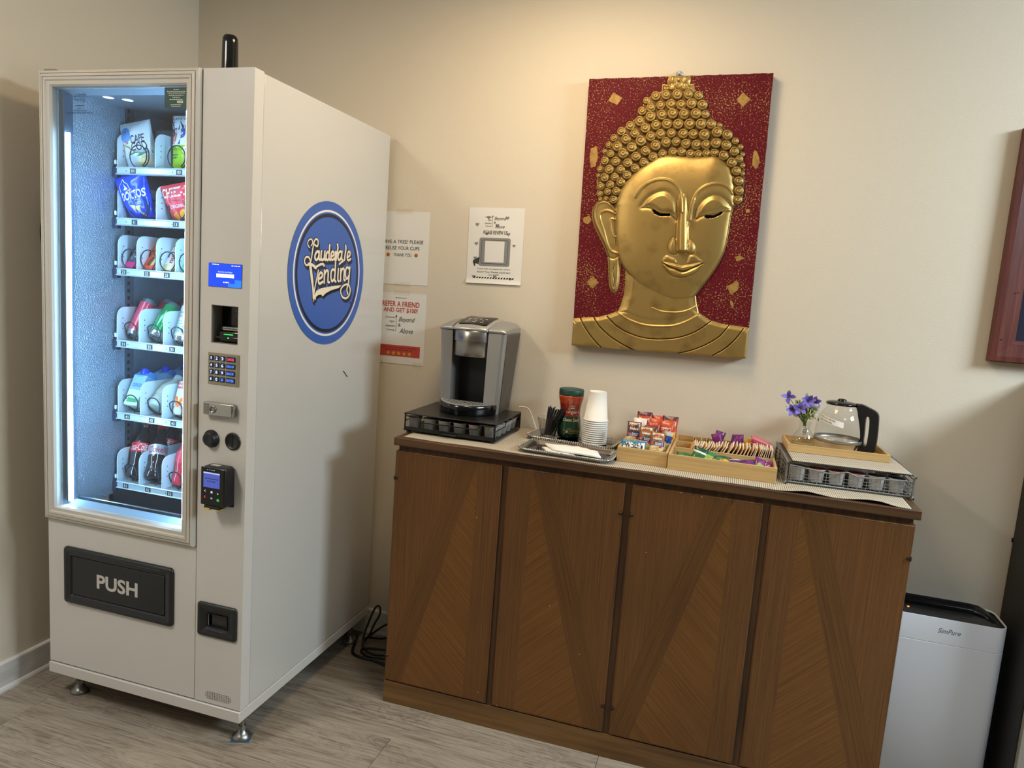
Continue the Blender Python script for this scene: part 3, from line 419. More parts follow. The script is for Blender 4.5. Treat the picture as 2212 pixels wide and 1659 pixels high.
cs = MB(); cs.rings([[(-.0453+r*math.cos(t*PI/16), y, .966+r*math.sin(t*PI/16)) for t in range(32)] for r, y in ((.026, 0), (.026, -.003), (.0235, -.0055), (.021, -.005), (.0205, -.0042), (.004, -.0042))], 0, True, False, True)
cs = cs.build('coin_slot', BLACK, VM); mb = MB(); mb.box(-.0467, -.0439, -.0052, -.0042, .949, .983); mb.build('slot', mat('slot_black', '#050506', .8), cs)
# ---- card reader
cr_ = MB(); cr_.box(-.111, -.037, -.004, .0, .768, .886, .006, 3); cr_.box(-.113, -.0345, -.047, -.002, .776, .895, .009, 3); cr_.box(-.105, -.05, -.048, -.02, .769, .780, .003, 2); cr_ = cr_.build('card_reader', BLACK, VM)
mb = MB(); mb.box(-.1135, -.034, -.0505, -.0465, .781, .893, .0018, 2); mb.build('reader_face', BLACKG, cr_)
mb = MB(); mb.box(-.104, -.0485, -.0512, -.0506, .8345, .8795); mb.build('reader_screen', mat('reader_blue', '#4250a8', .2, emit=('#5464c8', .5)), cr_)
mb = MB(); mb.box(-.104, -.0485, -.0516, -.0513, .8755, .8795, mi=1); dashes(mb, front(-.076, -.0515, .861), .044, .003); dashes(mb, front(-.076, -.0515, .853), .03, .003); mb.build('lettering', [mat('reader_text', '#333f8c', .4), mat('reader_bar', '#a9b6e8', .3, emit=('#c6d0ff', .5))], cr_)
ic = lambda x, z: front(x, -.0512, z); KM_ = [mat('icon_white', '#d5d8e4', .4, emit=('#d5d8ff', .5)), mat('icon_red', '#ff3020', .4, emit=('#ff2a20', .9)), mat('icon_green', '#30d840', .4, emit=('#28e040', .9))]
for s_, x, z, w_, h_, k in (('<', -.0985, .8235, .0045, .007, 0), ('>', -.054, .8195, .0045, .007, 0), ('X', -.0985, .8055, .006, .006, 1), ('o', -.0755, .8035, .006, .005, 0), ('O', -.0535, .8005, .008, .008, 2)): mb = MB(); mb.text(s_, w_, h_, ic(x, z), k, bold=.02); mb.build('reader_key', KM_, cr_)
mb = MB()
mb.box(-.0785, -.0725, -.0512, -.0508, .8185, .8245, mi=0); mb.text('+', .004, .004, ic(-.0535, .8005), 2)
mb.build('reader_key', KM_, cr_); mb = MB()
for k in range(4): mb.box(-.092+k*.0075, -.0885+k*.0075, -.0512, -.0508, .8862, .8872)
mb.build('status_lamp', KM_[0], cr_, kind='stuff')
for b_ in ((-.101, -.084, -.049, -.02, .7655, .7715, .001, 1), (-.062, -.055, -.047, -.02, .765, .771, .001, 1)): mb = MB(); mb.box(*b_); mb.build('reader_tab', mat('tab_yellow', '#d8b925', .4), cr_)
mb = MB(); mb.box(-.096, -.068, -.033, -.018, .8945, .8957); mb.build('reader_sticker', mat('sticker_pale', '#a8a49d', .6), cr_)
# ---- delivery hatch and coin cup
DELI = mat('hatch_plastic', '#1d1d20', .38)
def rr_ring(mb, x0, x1, z0, z1, prof, r):
    mb.rings([[(cx, y, cz) for cx, cz in rrect(x1-x0-2*d, z1-z0-2*d, max(r-d, .003), 4, (x0+x1)/2, (z0+z1)/2)] for d, y in prof], 0, True, False, False)
mb = MB(); rr_ring(mb, -.6745, -.2475, .352, .541, [(0, 0), (0, -.006), (.004, -.0105), (.014, -.0105), (.017, -.008), (.024, -.0085), (.0275, -.0065), (.03, .0)], .012); mb.box(-.64, -.285, -.0118, -.008, .5255, .529, .001, 1); ht = mb.build('delivery_frame', DELI, VM)
mb = MB(); mb.box(-.643, -.279, -.0055, -.0005, .383, .5115, .0015, 2); mb.build('delivery_door', BLACK, VM)
mb = MB(); mb.text('PUSH', .161, .0475, front(-.4612, -.0062, .4455), bold=.03); mb.build('push_lettering', mat('push_print', '#c9c5c0', .5), VM)
mb = MB(); rr_ring(mb, -.1563, -.0172, .350, .4565, [(0, 0), (0, -.005), (.004, -.008), (.012, -.008), (.015, -.006), (.029, -.005), (.033, .003)], .009); mb.box(-.121, -.05, -.0085, -.005, .372, .375, .001, 1)
mb.build('coin_cup_frame', DELI, VM)
mb = MB(); holed(mb, -.1235, -.0500, .382, .4245, -.0048, .035, [(-.1215, -.052, .3835, .423)]); mb.box(-.1235, -.05, .033, .036, .382, .4245); mb.build('coin_cup', BLACK, VM)
mb = MB(); mb.box(-.112, -.053, .006, .009, .384, .4225); mb.build('coin_cup_flap', mat('smoked_plastic', '#2b2b2e', .2), VM)
mb = MB()
for j in range(5):
    for i in range(15):
        if j in (0, 4) and i in (0, 14): continue
        mb.add([(-.1245+.0063*i+.0017*math.cos(t*PI/3), -.0006, .1470+.0052*j+.0017*math.sin(t*PI/3)) for t in range(6)], [list(range(6))])
mb.build('speaker_hole', mat('hole_black', '#1b1a18', .8), VM, kind='stuff')
# ---- feet
for x, y in ((-.035, .06), (-.685, .06), (-.035, .74), (-.685, .74)):
    mb = MB(); mb.lathe([(.0285, 0), (.0305, .003), (.030, .0075), (.021, .016), (.0145, .023), (.011, .030)], 24, (x, y), M=None); mb.lathe([(.013, .030), (.013, .042)], 6, (x, y), smooth=False); mb.lathe([(.0085, .042), (.0085, .091)], 14, (x, y)); mb.build('levelling_foot', STEEL, VM)

# ---- round decal on the side panel
PB = lambda y, z: (.0, .4145+y, 1.4688+z)
mb = MB(); RD = [(.2365, .2085, 0), (.2085, .2015, 1), (.2015, .1965, 0), (.1965, .1850, 2), (.1850, 0, 0)]
NS = 72
for a, b, m_ in RD:
    for k in range(NS):
        t0, t1 = 2*PI*k/NS, 2*PI*(k+1)/NS; e = .0004
        q = [(e, .4145+r*math.cos(t), 1.4688+r*math.sin(t)) for r, t in ((a, t0), (a, t1), (b, t1), (b, t0))]
        mb.add(q[:3] if b == 0 else q, [(0, 1, 2) if b == 0 else (0, 1, 2, 3)], m_)
BLU = mat('decal_blue', '#3a62b4', .3); NAVY = mat('decal_navy', '#16203c', .35); CREAM = mat('decal_cream', '#efe3cc', .4)
dec = mb.build('logo_decal', [BLU, mat('decal_white', '#e9e9e6', .35), NAVY], VM, label='round blue decal with cream script lettering')
_rx = [0]
def ribbon(mb, pts, w, x, dy=0, dz=0, mi=0):
    _rx[0] += 1; x += .000012*(_rx[0] % 30)
    P = bez(pts, 5); n = len(P)
    L_, R_ = [], []
    for i in range(n):
        a = P[max(i-1, 0)]; b = P[min(i+1, n-1)]; d = Vector((b[0]-a[0], b[1]-a[1])); d = d.normalized() if d.length else Vector((1, 0)); nn = Vector((-d.y, d.x))*w
        L_.append((x, .4145+(P[i][0]+nn.x+dy)/1000, 1.4688+(P[i][1]+nn.y+dz)/1000)); R_.append((x, .4145+(P[i][0]-nn.x+dy)/1000, 1.4688+(P[i][1]-nn.y+dz)/1000))
    for i in range(n-1): mb.add([L_[i], L_[i+1], R_[i+1], R_[i]], [(0, 1, 2, 3)], mi)
    for i in (0, n-1):
        c = (.4145+(P[i][0]+dy)/1000, 1.4688+(P[i][1]+dz)/1000); mb.add([(x+.000005, c[0]+w/1000*math.cos(t*PI/5), c[1]+w/1000*math.sin(t*PI/5)) for t in range(10)], [list(range(10))], mi)
mb = MB()
for w_, pts in TRACE['logo']:
    for q, e in ((9, .0005), (6, .00051), (3, .00052), (0, .00053)): ribbon(mb, pts, w_*1.18+2.8, e, q*.8, -q, 0)
for q in (0, 3, 6, 9): mb.add([(.00049, .4145+(p[0]+q*.7)/1000, 1.4688+(p[1]-q-1)/1000) for p in TRACE['swash']], [list(range(len(TRACE['swash'])))], 0)
mb.build('lettering_shadow', NAVY, dec)
mb = MB()
for w_, pts in TRACE['logo']: ribbon(mb, pts, w_*1.18, .00098)
mb.add([(.00095, .4145+p[0]/1000, 1.4688+p[1]/1000) for p in TRACE['swash']], [list(range(len(TRACE['swash'])))], 0)
mb.build('lettering', CREAM, dec)
mb = MB(); mb.text('TM', .014, .008, plane((.0012, .4145+TRACE['tm'][0]/1000, 1.4688+TRACE['tm'][1]/1000), (0, 1, 0), (0, 0, 1))); mb.build('lettering', NAVY, dec)
mb = MB(); mb.tube([(.0005, .535, 1.130), (.0005, .552, 1.118), (.0005, .565, 1.106)], .0012, 6); mb.build('scratch', mat('scratch_dark', '#3c3a38', .6), VM)

# ---- shelves with dividers, price rails, number plates and coils
RT = [1.766, 1.603, 1.439, 1.199, .952, .709]
DIV = [(-.666, -.515, -.365), (-.665, -.51, -.36), (-.664, -.587, -.509, -.433, -.357), (-.668, -.577, -.478, -.385), (-.664, -.571, -.481, -.39), (-.668, -.575, -.48, -.39)]
NUM = [[('01', -.601), ('03', -.419)], [('11', -.594), ('13', -.43)], [('21', -.638), ('22', -.543), ('23', -.464)], [('31', -.639), ('32', -.531), ('33', -.44)], [('41', -.623), ('42', -.521), ('43', -.433)], [('51', -.629), ('52', -.535), ('53', -.444)]]
RAIL = mat('shelf_rail', '#cfe0e6', .3, .35); TRAY = mat('shelf_tray', '#b9cad6', .35, .4); DIVM = mat('divider_white', '#dfe9ee', .4); BRK = mat('bracket_dark', '#27304a', .4, .4); WIRE = mat('coil_wire', '#2c3440', .3, .7)
TAGM = [mat('tag_dark', '#22323c', .4), WHITE]
HOLE = mat('pin_hole', '#1c2a34', .7)
SHY = .2
def divider_mesh(h):
    mb = MB(); y0, y1, r = SHY, .56, .032; pts = [(y0, 0), (y1, 0), (y1, h)]
    pts += [(y0+r-r*math.sin(math.radians(a)), h-r+r*math.cos(math.radians(a))) for a in (0, 22, 45, 67, 90)]
    mb.prism(pts, lambda y, z: (-.0012, y, z), lambda y, z: (.0012, y, z), 0)
    for z in (.040, .0575, .075):
        for t in (0,): mb.add([(.0014, y0+.023+.0021*math.cos(k*PI/4), z+.0021*math.sin(k*PI/4)) for k in range(8)], [list(range(8))], 1)
    return mb
for k, zt in enumerate(RT):
    mb = MB(); mb.box(-.672, -.2, SHY+.004, .60, zt-.006, zt-.003); mb.box(-.672, -.2, .596, .6, zt-.003, zt+.05); sh = mb.build('shelf', TRAY, VM)
    mb = MB(); mb.prism([(0, -.0255), (-.006, -.0235), (-.0045, -.021), (-.002, -.0205), (-.002, -.005), (-.0045, -.003), (-.003, 0), (.003, 0), (.003, -.0255)], lambda y, z: (-.668, SHY+y, zt+z), lambda y, z: (-.2, SHY+y, zt+z)); mb.build('price_rail', RAIL, sh)
    mb = MB(); mb.box(-.684, -.666, SHY-.004, SHY+.016, zt-.035, zt-.002, .003, 2); mb.tube([(-.678, SHY+.002, zt-.005), (-.681, SHY+.01, zt+.02), (-.676, SHY+.03, zt+.05)], .002, 6); mb.build('bracket', BRK, sh)
    mb = MB(); mb.box(-.678, -.670, SHY-.003, SHY+.004, zt+.008, zt+.022, .002, 1); mb.build('clip', DIVM, sh)
    dm = None
    for x in DIV[k]:
        if dm is None: dm = divider_mesh(.113).build('divider', [DIVM, HOLE], sh, (x, 0, zt-.003)); dmesh = dm
        else: c = dmesh.copy(); COL.objects.link(c); c.parent = sh; c.location.x = x
    for t, x in NUM[k]:
        mb = MB(); mb.box(x-.0108, x+.0108, SHY-.0034, SHY-.0022, zt-.0205, zt-.0055, mi=0); mb.text(t, .0078 if t == '11' else .0125, .0098, front(x, SHY-.0038, zt-.013), 1, bold=.015); mb.build('number_plate', TAGM, sh)
    for x in ((-.628, -.445) if k < 2 else (-.62, -.462)):
        mb = MB(); g = front(x, SHY-.0028, zt-.013); mb.add([g(-.003, 0), g(.0025, -.003), g(.001, 0), g(.0025, .003)], [(0, 1, 2), (0, 2, 3)]); mb.build('arrow_mark', INK, sh)
    dd = DIV[k]
    for a, b in zip(dd, dd[1:]):
        cx = (a+b)/2; r = min((b-a)*.42, .040 if k != 0 else .040); r = .036 if k < 2 else r if k == 2 else .031
        turns = 6 if k < 2 else 5 if k == 2 else 4; pit = .35/turns
        cz = zt+r*.98
        path = [(cx+r*math.sin(2*PI*t/22+.6), SHY+.0045+(.010*t/22 if t < (26 if k < 3 else 13) else .0118+pit*(t-(26 if k < 3 else 13))/22), cz-r*math.cos(2*PI*t/22+.6)) for t in range(22*turns)]
        mb = MB(); mb.tube(path, .0019, 6); mb.build('coil', WIRE, sh)

# ================================================================ goods in the machine (placed in the machine's frame, each a thing of its own)
def vpos(u, v, z):
    return (.3265+u-.005*v, -.8499+v+.005*u, z)
class Pack:
    """soft flat packet: pillow with crimped ends; s,t in 0..1 across and up; front faces -y; base at z=0"""
    def __init__(s, w, h, d, pinch=.0, sag=0., seed=1):
        s.w, s.h, s.d, s.pinch, s.sag = w, h, d, pinch, sag; s.rnd = random.Random(seed); s.ph = [s.rnd.uniform(0, 6) for _ in range(6)]
    def P(s, a, t, side=-1, off=0.):
        e = max(0., 1-abs(2*a-1)**2.6)**.6*max(0., 1-abs(2*t-1)**3.2)**.75
        cr = 1+.10*math.sin(9*a+7*t+s.ph[0])+.08*math.sin(17*t-6*a+s.ph[1])+.05*math.sin(23*a+s.ph[2])
        ww = s.w*(1-.05*(1-abs(2*t-1)**2)-s.pinch*(1-t))
        return ((a-.5)*ww, side*(s.d/2*e*cr+off)+s.sag*(t-.5)**2, t*s.h)
    def build(s, name, parent, bands, n=14, m=18, loc=None):
        mats = []; mb = MB()
        for b in bands:
            if b[-1] not in mats: mats.append(b[-1])
        rs = [[s.P(i/n, j/m, -1) for i in range(n+1)]+[s.P(i/n, j/m, 1) for i in range(n-1, 0, -1)] for j in range(m+1)]
        mi = []
        for j in range(m):
            t = (j+.5)/m
            mi.append(mats.index(next(b[2] for b in bands if b[0] <= t <= b[1])))
        mb.rings(rs, mi, True)
        return mb.build(name, mats, parent, loc)
    def fn(s, a, t, off=.0006):
        """maps metres round the point (a,t) of the front to the surface"""
        return lambda x, y: s.P(min(max(a+x/s.w, .01), .99), min(max(t+y/s.h, .01), .99), -1, off)
    def text(s, mb, string, a, t, w, h, mi=0, shear=0., bold=.0, off=.0007):
        v, f = text_geo(string, shear, bold); g = s.fn(a, t, off); mb.add([g(x*w, y*h) for x, y in v], f, mi)
    def patch(s, mb, poly, mi=0, off=.0005):
        c = (sum(p[0] for p in poly)/len(poly), sum(p[1] for p in poly)/len(poly)); k = len(poly)
        for q0, q1 in ((0., .5), (.5, 1.)):
            A = [(c[0]+(p[0]-c[0])*q0, c[1]+(p[1]-c[1])*q0) for p in poly]; B = [(c[0]+(p[0]-c[0])*q1, c[1]+(p[1]-c[1])*q1) for p in poly]
            for i in range(k):
                j = (i+1) % k
                q = [B[i], B[j]] + ([A[j], A[i]] if q0 > 0 else [A[i]])
                mb.add([s.P(*p, -1, off) for p in q], [list(range(len(q)))], mi)
def foil(n, c, r=.28, m=.0): return mat('foil_'+n, c, r, m)
def blob(cx, cy, a, b, n=14): return ellipse(a, b, n, cx, cy)

GN = 'snacks and drinks in the vending machine'
# potato chip bag, first shelf
def chip_bag(label, u, v, z, rot):
    t = thing('chip_bag', label, 'chip bag', vpos(u, v, z), rot, 'bags on the upper machine shelves'); p = Pack(.128, .150, .05, seed=3)
    p.build('bag', t, [(0, .28, foil('pale_blue', '#c9dbe6')), (.28, 1, foil('white', '#e8eef0'))])
    mb = MB(); p.patch(mb, blob(.27, .74, .17, .16), 0); p.patch(mb, [(.25, .55), (.34, .55), (.31, .80), (.28, .80)], 1); p.patch(mb, [(.24, .79), (.35, .79), (.295, .86)], 4)
    p.patch(mb, [(.14, .52), (.36, .44), (.42, .40), (.50, .36), (.52, .40), (.34, .50), (.18, .57)], 2); p.patch(mb, [(.30, .33), (.55, .27), (.97, .30), (.97, .36), (.6, .34), (.5, .37)], 3)
    p.patch(mb, blob(.72, .17, .17, .10), 5, .0009); p.patch(mb, blob(.62, .12, .14, .07), 5, .001)
    p.text(mb, 'CAPE', .64, .63, .056, .026, 4, bold=.012); p.text(mb, 'COD', .66, .475, .056, .026, 4, bold=.012)
    p.text(mb, 'Kettle Cooked', .68, .39, .05, .006, 4); p.text(mb, 'Potato Chips', .68, .355, .045, .006, 4)
    mb.build('print', [foil('sky', '#4f8fd8'), foil('brick', '#b06a60'), foil('sand', '#a7a070'), foil('leaf', '#4c9a72'), foil('navy', '#18284e'), foil('chip', '#e2d39a')], t)
    return t
chip_bag('white potato chip bag with a lighthouse print, front left of the top shelf', -.602, .247, 1.766, (.13, math.radians(-9), 0))
chip_bag('white potato chip bag half hidden behind the front one on the top shelf', -.60, .36, 1.766, (0, 0, 0))
t = thing('popcorn_bag', 'white and lime green popcorn bag at the right of the top shelf', 'popcorn bag', vpos(-.428, .247, 1.766), (0, 0, 0), 'bags on the upper machine shelves'); p = Pack(.125, .172, .05, seed=4)
p.build('bag', t, [(0, .45, foil('lime', '#9fd22c')), (.45, 1, foil('white', ''))])
mb = MB(); p.text(mb, 'SKINNY', .42, .83, .118, .038, 0, bold=.02); p.text(mb, 'P', .16, .60, .02, .045, 0, bold=.03); p.text(mb, 'O', .2, .60, .030, .048, 1, bold=.05); p.text(mb, 'P', .46, .60, .03, .05, 2, shear=.2, bold=.04); p.text(mb, 'ORIGINAL', .17, .38, .035, .010, 3); dashes(mb, p.fn(.2, .27), .03, .005, 3); dashes(mb, p.fn(.2, .22), .028, .005, 3)
for c in ((.75, .42, .12, .09), (.6, .36, .1, .07), (.85, .3, .1, .08), (.8, .5, .1, .06)): p.patch(mb, blob(*c), 4)
mb.build('print', [foil('navy', ''), foil('coral', '#e36a66'), foil('blue', '#3556a8'), foil('forest', '#2d5a2a'), foil('pop', '#f1f0dc')], t)
# second shelf
t = thing('tortilla_chip_bag', 'crumpled bright blue tortilla chip bag leaning on the second shelf', 'chip bag', vpos(-.592, .240, 1.603), (.22, math.radians(-14), 0), 'bags on the upper machine shelves'); p = Pack(.135, .148, .05, pinch=.25, seed=9)
p.build('bag', t, [(0, 1, foil('deep_blue', '#1c45c8', .2))])
mb = MB(); p.text(mb, 'DORITOS', .55, .56, .108, .026, 0, shear=.2, bold=.02); p.patch(mb, [(.2, .63), (.55, .70), (.85, .64), (.55, .66)], 3)
for a, b in (((.18, .67), (.2, .80)), ((.2, .80), (.3, .86)), ((.3, .86), (.34, .93)), ((.34, .93), (.4, .86)), ((.4, .86), (.5, .80)), ((.5, .80), (.52, .69))): p.patch(mb, [(a[0]-.012, a[1]), (a[0]+.012, a[1]+.005), (b[0]+.012, b[1]+.005), (b[0]-.012, b[1])], 0)
p.patch(mb, [(.3, .70), (.37, .74), (.36, .83), (.40, .77), (.44, .71), (.37, .69)], 0)
p.patch(mb, [(.36, .36), (.5, .34), (.5, .08)], 1); p.patch(mb, [(.52, .32), (.66, .32), (.74, .05), (.66, .06), (.52, .25)], 1, .0009); p.patch(mb, [(.55, .46), (.68, .5), (.58, .34)], 2)
p.text(mb, 'COOL', .66, .42, .024, .010, 0); p.text(mb, 'RANCH', .66, .37, .026, .008, 0)
mb.build('print', [foil('white', ''), foil('corn', '#d9c07c'), foil('dark_tri', '#20304c'), foil('gold_line', '#cdb56a')], t)
t = thing('cracker_bag', 'pinkish red cheese cracker bag at the right of the second shelf', 'cracker bag', vpos(-.425, .240, 1.603), (.2, math.radians(-10), 0), 'bags on the upper machine shelves'); p = Pack(.14, .122, .045, pinch=.3, seed=12)
p.build('bag', t, [(0, 1, foil('red', '#d8404f', .25))])
mb = MB(); p.text(mb, 'CHEEZ-IT', .50, .79, .118, .030, 0, bold=.02); p.patch(mb, [(.1, .58), (.95, .58), (.95, .56), (.1, .56)], 2); p.text(mb, 'ORIGINAL', .5, .43, .07, .011, 0); p.patch(mb, [(.22, .22), (.42, .32), (.46, .12), (.3, .06)], 1); p.patch(mb, blob(.65, .2, .16, .14), 1, .0009)
mb.build('print', [foil('white', ''), foil('cheddar', '#eaa63c'), foil('rose', '#f0a0a0')], t)
# third shelf: bars leaning back
def bar(label, u, z, w, h, d, bands, printer, mats, seed=1, v=.222, back=.62, name='snack_bar', cat='snack bar'):
    t = thing(name, label, cat, vpos(u, v, z), (-back, 0, 0), 'bars on the third machine shelf'); p = Pack(w, h, d, seed=seed)
    p.build('wrapper', t, bands); mb = MB(); printer(p, mb); mb.build('print', mats, t); return t
def vert(p, mb, string, a, t, w, h, mi, bold=.02, off=.0008):   # lettering reading upwards
    v, f = text_geo(string, 0, bold); g = p.fn(a, t, off); mb.add([g(-y*h, x*w) for x, y in v], f, mi)
def pr1(p, mb): vert(p, mb, 'SNACKERS', .38, .55, .085, .012, 0); vert(p, mb, 'MILKY', .70, .6, .05, .014, 0)
def pr1(p, mb):
    g = p.fn(.35, .5, .0008); v, f = text_geo('Sea Salt', .2, .01); mb.add([g(-y*.008, x*.06) for x, y in v], f, 0)
    v, f = text_geo('BARS', .1, .03); g = p.fn(.68, .55, .0008); mb.add([g(-y*.018, x*.06) for x, y in v], f, 0)
def pr2(p, mb):
    vert(p, mb, "Reese's", .74, .56, .072, .019, 0, .03); p.patch(mb, [(.30, .52), (.38, .52), (.38, .80), (.30, .80)], 1); p.patch(mb, [(.44, .60), (.48, .60), (.48, .82), (.44, .82)], 2); p.patch(mb, [(.25, .10), (.52, .08), (.62, .34), (.42, .36)], 1, .0009); p.patch(mb, [(.52, .08), (.72, .12), (.72, .34), (.62, .34)], 3, .0009); p.patch(mb, blob(.4, .9, .16, .035), 4)
def pr3(p, mb): vert(p, mb, 'nutella', .5, .52, .075, .017, 0, .03); p.patch(mb, [(.2, .78), (.8, .78), (.8, .94), (.2, .94)], 1); vert(p, mb, 'n', .5, .73, .011, .017, 2, .04, .0011)
bar('dark grey snack bar with a pink lower edge, first lane of the third shelf', -.634, 1.442, .058, .118, .016, [(0, .16, foil('pink', '#d8307c')), (.16, 1, foil('charcoal', '#454a5c'))], pr1, [foil('pale_print', '#c9cedb')], 2)
bar('orange peanut butter cup bar, second lane of the third shelf', -.556, 1.442, .064, .122, .016, [(0, 1, foil('orange', '#e8501f'))], pr2, [foil('yellow', '#f1e03a'), foil('brown', '#4a2a1c'), foil('white', ''), foil('wafer', '#d8d98e'), foil('tagblue', '#a8c8d8')], 3)
bar('white and tan hazelnut spread snack, third lane of the third shelf', -.481, 1.442, .062, .120, .018, [(0, .16, foil('butter', '#d8cf9a')), (.16, .78, foil('white', '')), (.78, 1, foil('tan', '#c9a24e'))], pr3, [foil('crimson', '#c2203a'), foil('bread', '#b98a3a'), foil('black', '#202024')], 5)
bar('mint green wrapper at the right end of the third shelf', -.405, 1.442, .062, .118, .018, [(0, .3, foil('mint', '#7fd0a8')), (.3, 1, foil('green', '#4fae7f'))], lambda p, mb: p.patch(mb, [(.2, .1), (.4, .3), (.5, .2), (.7, .4), (.7, .1)], 0), [foil('mint_white', '#d8f0e4')], 6)
bar('second orange candy bar lying behind the first on the third shelf', -.550, 1.442, .058, .122, .016, [(0, 1, foil('red_orange', '#cf3a22'))], pr2, [foil('yellow', ''), foil('brown', ''), foil('white', ''), foil('wafer', ''), foil('tagblue', '')], 8, v=.33)
# cans on the fourth shelf
ALU = mat('can_metal', '#c4cdd2', .22, .9)
def can(label, u, v, col, printer=None, mats=(), lean=.52, yaw=0., r=.0265, h=.138):
    t = thing('drink_can', label, 'drink can', vpos(u, v, 1.199+r*math.sin(lean)*1.0), (-lean, 0, yaw), 'cans on the fourth machine shelf')
    mb = MB(); mb.lathe([(r*.72, .004), (r*.80, 0), (r*.88, .003), (r, .014), (r, .017)], 28); mb.lathe([(r*.5, .008), (r*.72, .004)], 28, cap1=False); mb.lathe([(r, h-.017), (r*.93, h-.008), (r*.82, h-.003), (r*.83, h), (r*.78, h-.001), (r*.74, h-.005)], 28); mb.build('can_end', ALU, t)
    mb = MB(); mb.lathe([(r*1.003, .0165), (r*1.003, h-.0165)], 28, cap0=False, cap1=False); b = mb.build('can_body', mat('can_'+col[1:], col, .25, .35), t)
    if printer: mb = MB(); printer(mb, r, h); mb.build('print', mats, t)
    return t
def curl(r, z, off=.0006): return lambda x, y: ((r+off)*math.sin(x/r), -(r+off)*math.cos(x/r), z+y)
def cpatch(mb, r, poly, mi, off=.0004):
    mb.add([((r+off)*math.sin(x/r), -(r+off)*math.cos(x/r), z) for x, z in poly], [list(range(len(poly)))], mi)
for k in range(3): can(['pinkish red soda can at the front of the first lane of the fourth shelf', 'red soda can second in the first lane of the fourth shelf', 'red soda can third in the first lane of the fourth shelf'][k], -.626, .230+k*.09, '#d0526a' if k == 0 else '#b03a50')
def gr(mb, r, h):
    for a in (-.02, .004): cpatch(mb, r, [(a, .03), (a+.012, .05), (a+.006, .10), (a-.004, .07)], 0)
can('green soda can in the second lane of the fourth shelf', -.533, .226, '#1f9a5c', gr, [mat('can_lightgreen', '#8fd8ae', .3)], .66)
def ar(mb, r, h):
    v, f = text_geo('LADE', 0, .02); g = curl(r, .098); mb.add([g(x*.034, y*.010) for x, y in v], f, 1); v, f = text_geo('FRY', 0, .02); g = curl(r, .084); mb.add([g(x*.026, y*.009) for x, y in v], f, 1)
    for k in range(5):
        for i in range(7): a = -.034+i*.0098; cpatch(mb, r, [(a, .028+k*.009), (a+.005, .032+k*.009), (a+.0098, .028+k*.009), (a+.0098, .0305+k*.009), (a+.005, .0345+k*.009), (a, .0305+k*.009)], 0)
can('pale can with teal wave pattern in the third lane of the fourth shelf', -.434, .230, '#cfe0da', ar, [mat('can_teal', '#3f9a8c', .3), mat('can_purple', '#7a5a8c', .3)], .35)
# cartons and bottles on the fifth shelf
def carton(label, v):
    t = thing('juice_carton', label, 'juice carton', vpos(-.620, v, .952+.016), (-.46, 0, 0), 'cartons in the first lane of the fifth shelf')
    sec = lambda a, z: [(-a, -a, z), (a, -a, z), (a, a, z), (-a, a, z)]
    mb = MB(); a = .027; mb.rings([sec(a, .0), sec(a, .055), sec(a, .108), [(-a, -.008, .128), (a, -.008, .128), (a, .008, .128), (-a, .008, .128)]], [0, 1, 2], False)
    mb.build('carton', [mat('carton_mint', '#cfe9dc', .4), mat('carton_sky', '#8fc0ea', .4), mat('carton_blue', '#4f9be0', .4)], t)
    mb = MB(); mb.lathe([(.014, .113), (.0145, .118), (.0145, .131), (.012, .135)], 18, (0, -.012)); mb.build('cap', mat('cap_blue', '#1e43d8', .3), t)
    mb = MB()
    for k in range(5): mb.add([(0, -a-.0004, .104), (.012*math.cos(k*PI/4), -a-.0004, .104+.010*math.sin(k*PI/4)), (.010*math.cos(k*PI/4+.35), -a-.0004, .104+.008*math.sin(k*PI/4+.35))], [(0, 1, 2)], 0)
    mb.add([(-.02, -a-.0004, .010), (.02, -a-.0004, .010), (.024, -a-.0004, .022), (-.018, -a-.0004, .026)], [(0, 1, 2, 3)], 0); mb.text('COCO', .036, .012, plane((0, -a-.0005, .072), (1, 0, 0), (0, 0, 1)), 1, bold=.02)
    mb.build('print', [mat('palm_green', '#3fa56a', .4), mat('carton_ink', '#2c4f9c', .4)], t); return t
carton('blue and white coconut drink carton with blue cap, front of the fifth shelf', .230); carton('blue capped coconut drink carton second in its lane on the fifth shelf', .325); carton('blue capped coconut drink carton third in its lane on the fifth shelf', .42)
def bottle(name, label, cat, u, v, z, prof, bands, lean, liquid, label_z=None, label_m=None, printer=None, pm=(), cap='#d8342c', group=GN, yaw=0):
    t = thing(name, label, cat, vpos(u, v, z), (-lean, 0, yaw), group)
    mb = MB(); mb.lathe(prof, 28); mb.build('bottle', liquid, t)
    zt_, rt_ = prof[-1][1], prof[-1][0]
    mb = MB(); mb.lathe([(rt_*1.12, zt_-.004), (rt_*1.12, zt_+.009), (rt_*.95, zt_+.0105)], 18); mb.build('cap', mat('cap_'+cap[1:], cap, .35), t)
    if label_z:
        mb = MB(); r = label_z[2]; mb.lathe([(r, label_z[0]), (r, label_z[1])], 28, cap0=False, cap1=False); mb.build('label_wrap', label_m, t)
    if printer: mb = MB(); printer(mb); mb.build('print', pm, t)
    return t
PET = [(.012, .004), (.024, 0), (.0275, .006), (.030, .016), (.0305, .03), (.028, .055), (.028, .06), (.031, .075), (.0315, .085), (.0315, .118), (.030, .128), (.020, .160), (.0135, .178), (.0125, .188), (.0135, .19), (.0125, .200)]
COLA = mat('cola_liquid', '#2b2126', .08, coat=.6); CLEARB = mat('clear_bottle', '#b9c8bf', .12, coat=.5)
SP = [(r, z*.78) for r, z in PET]
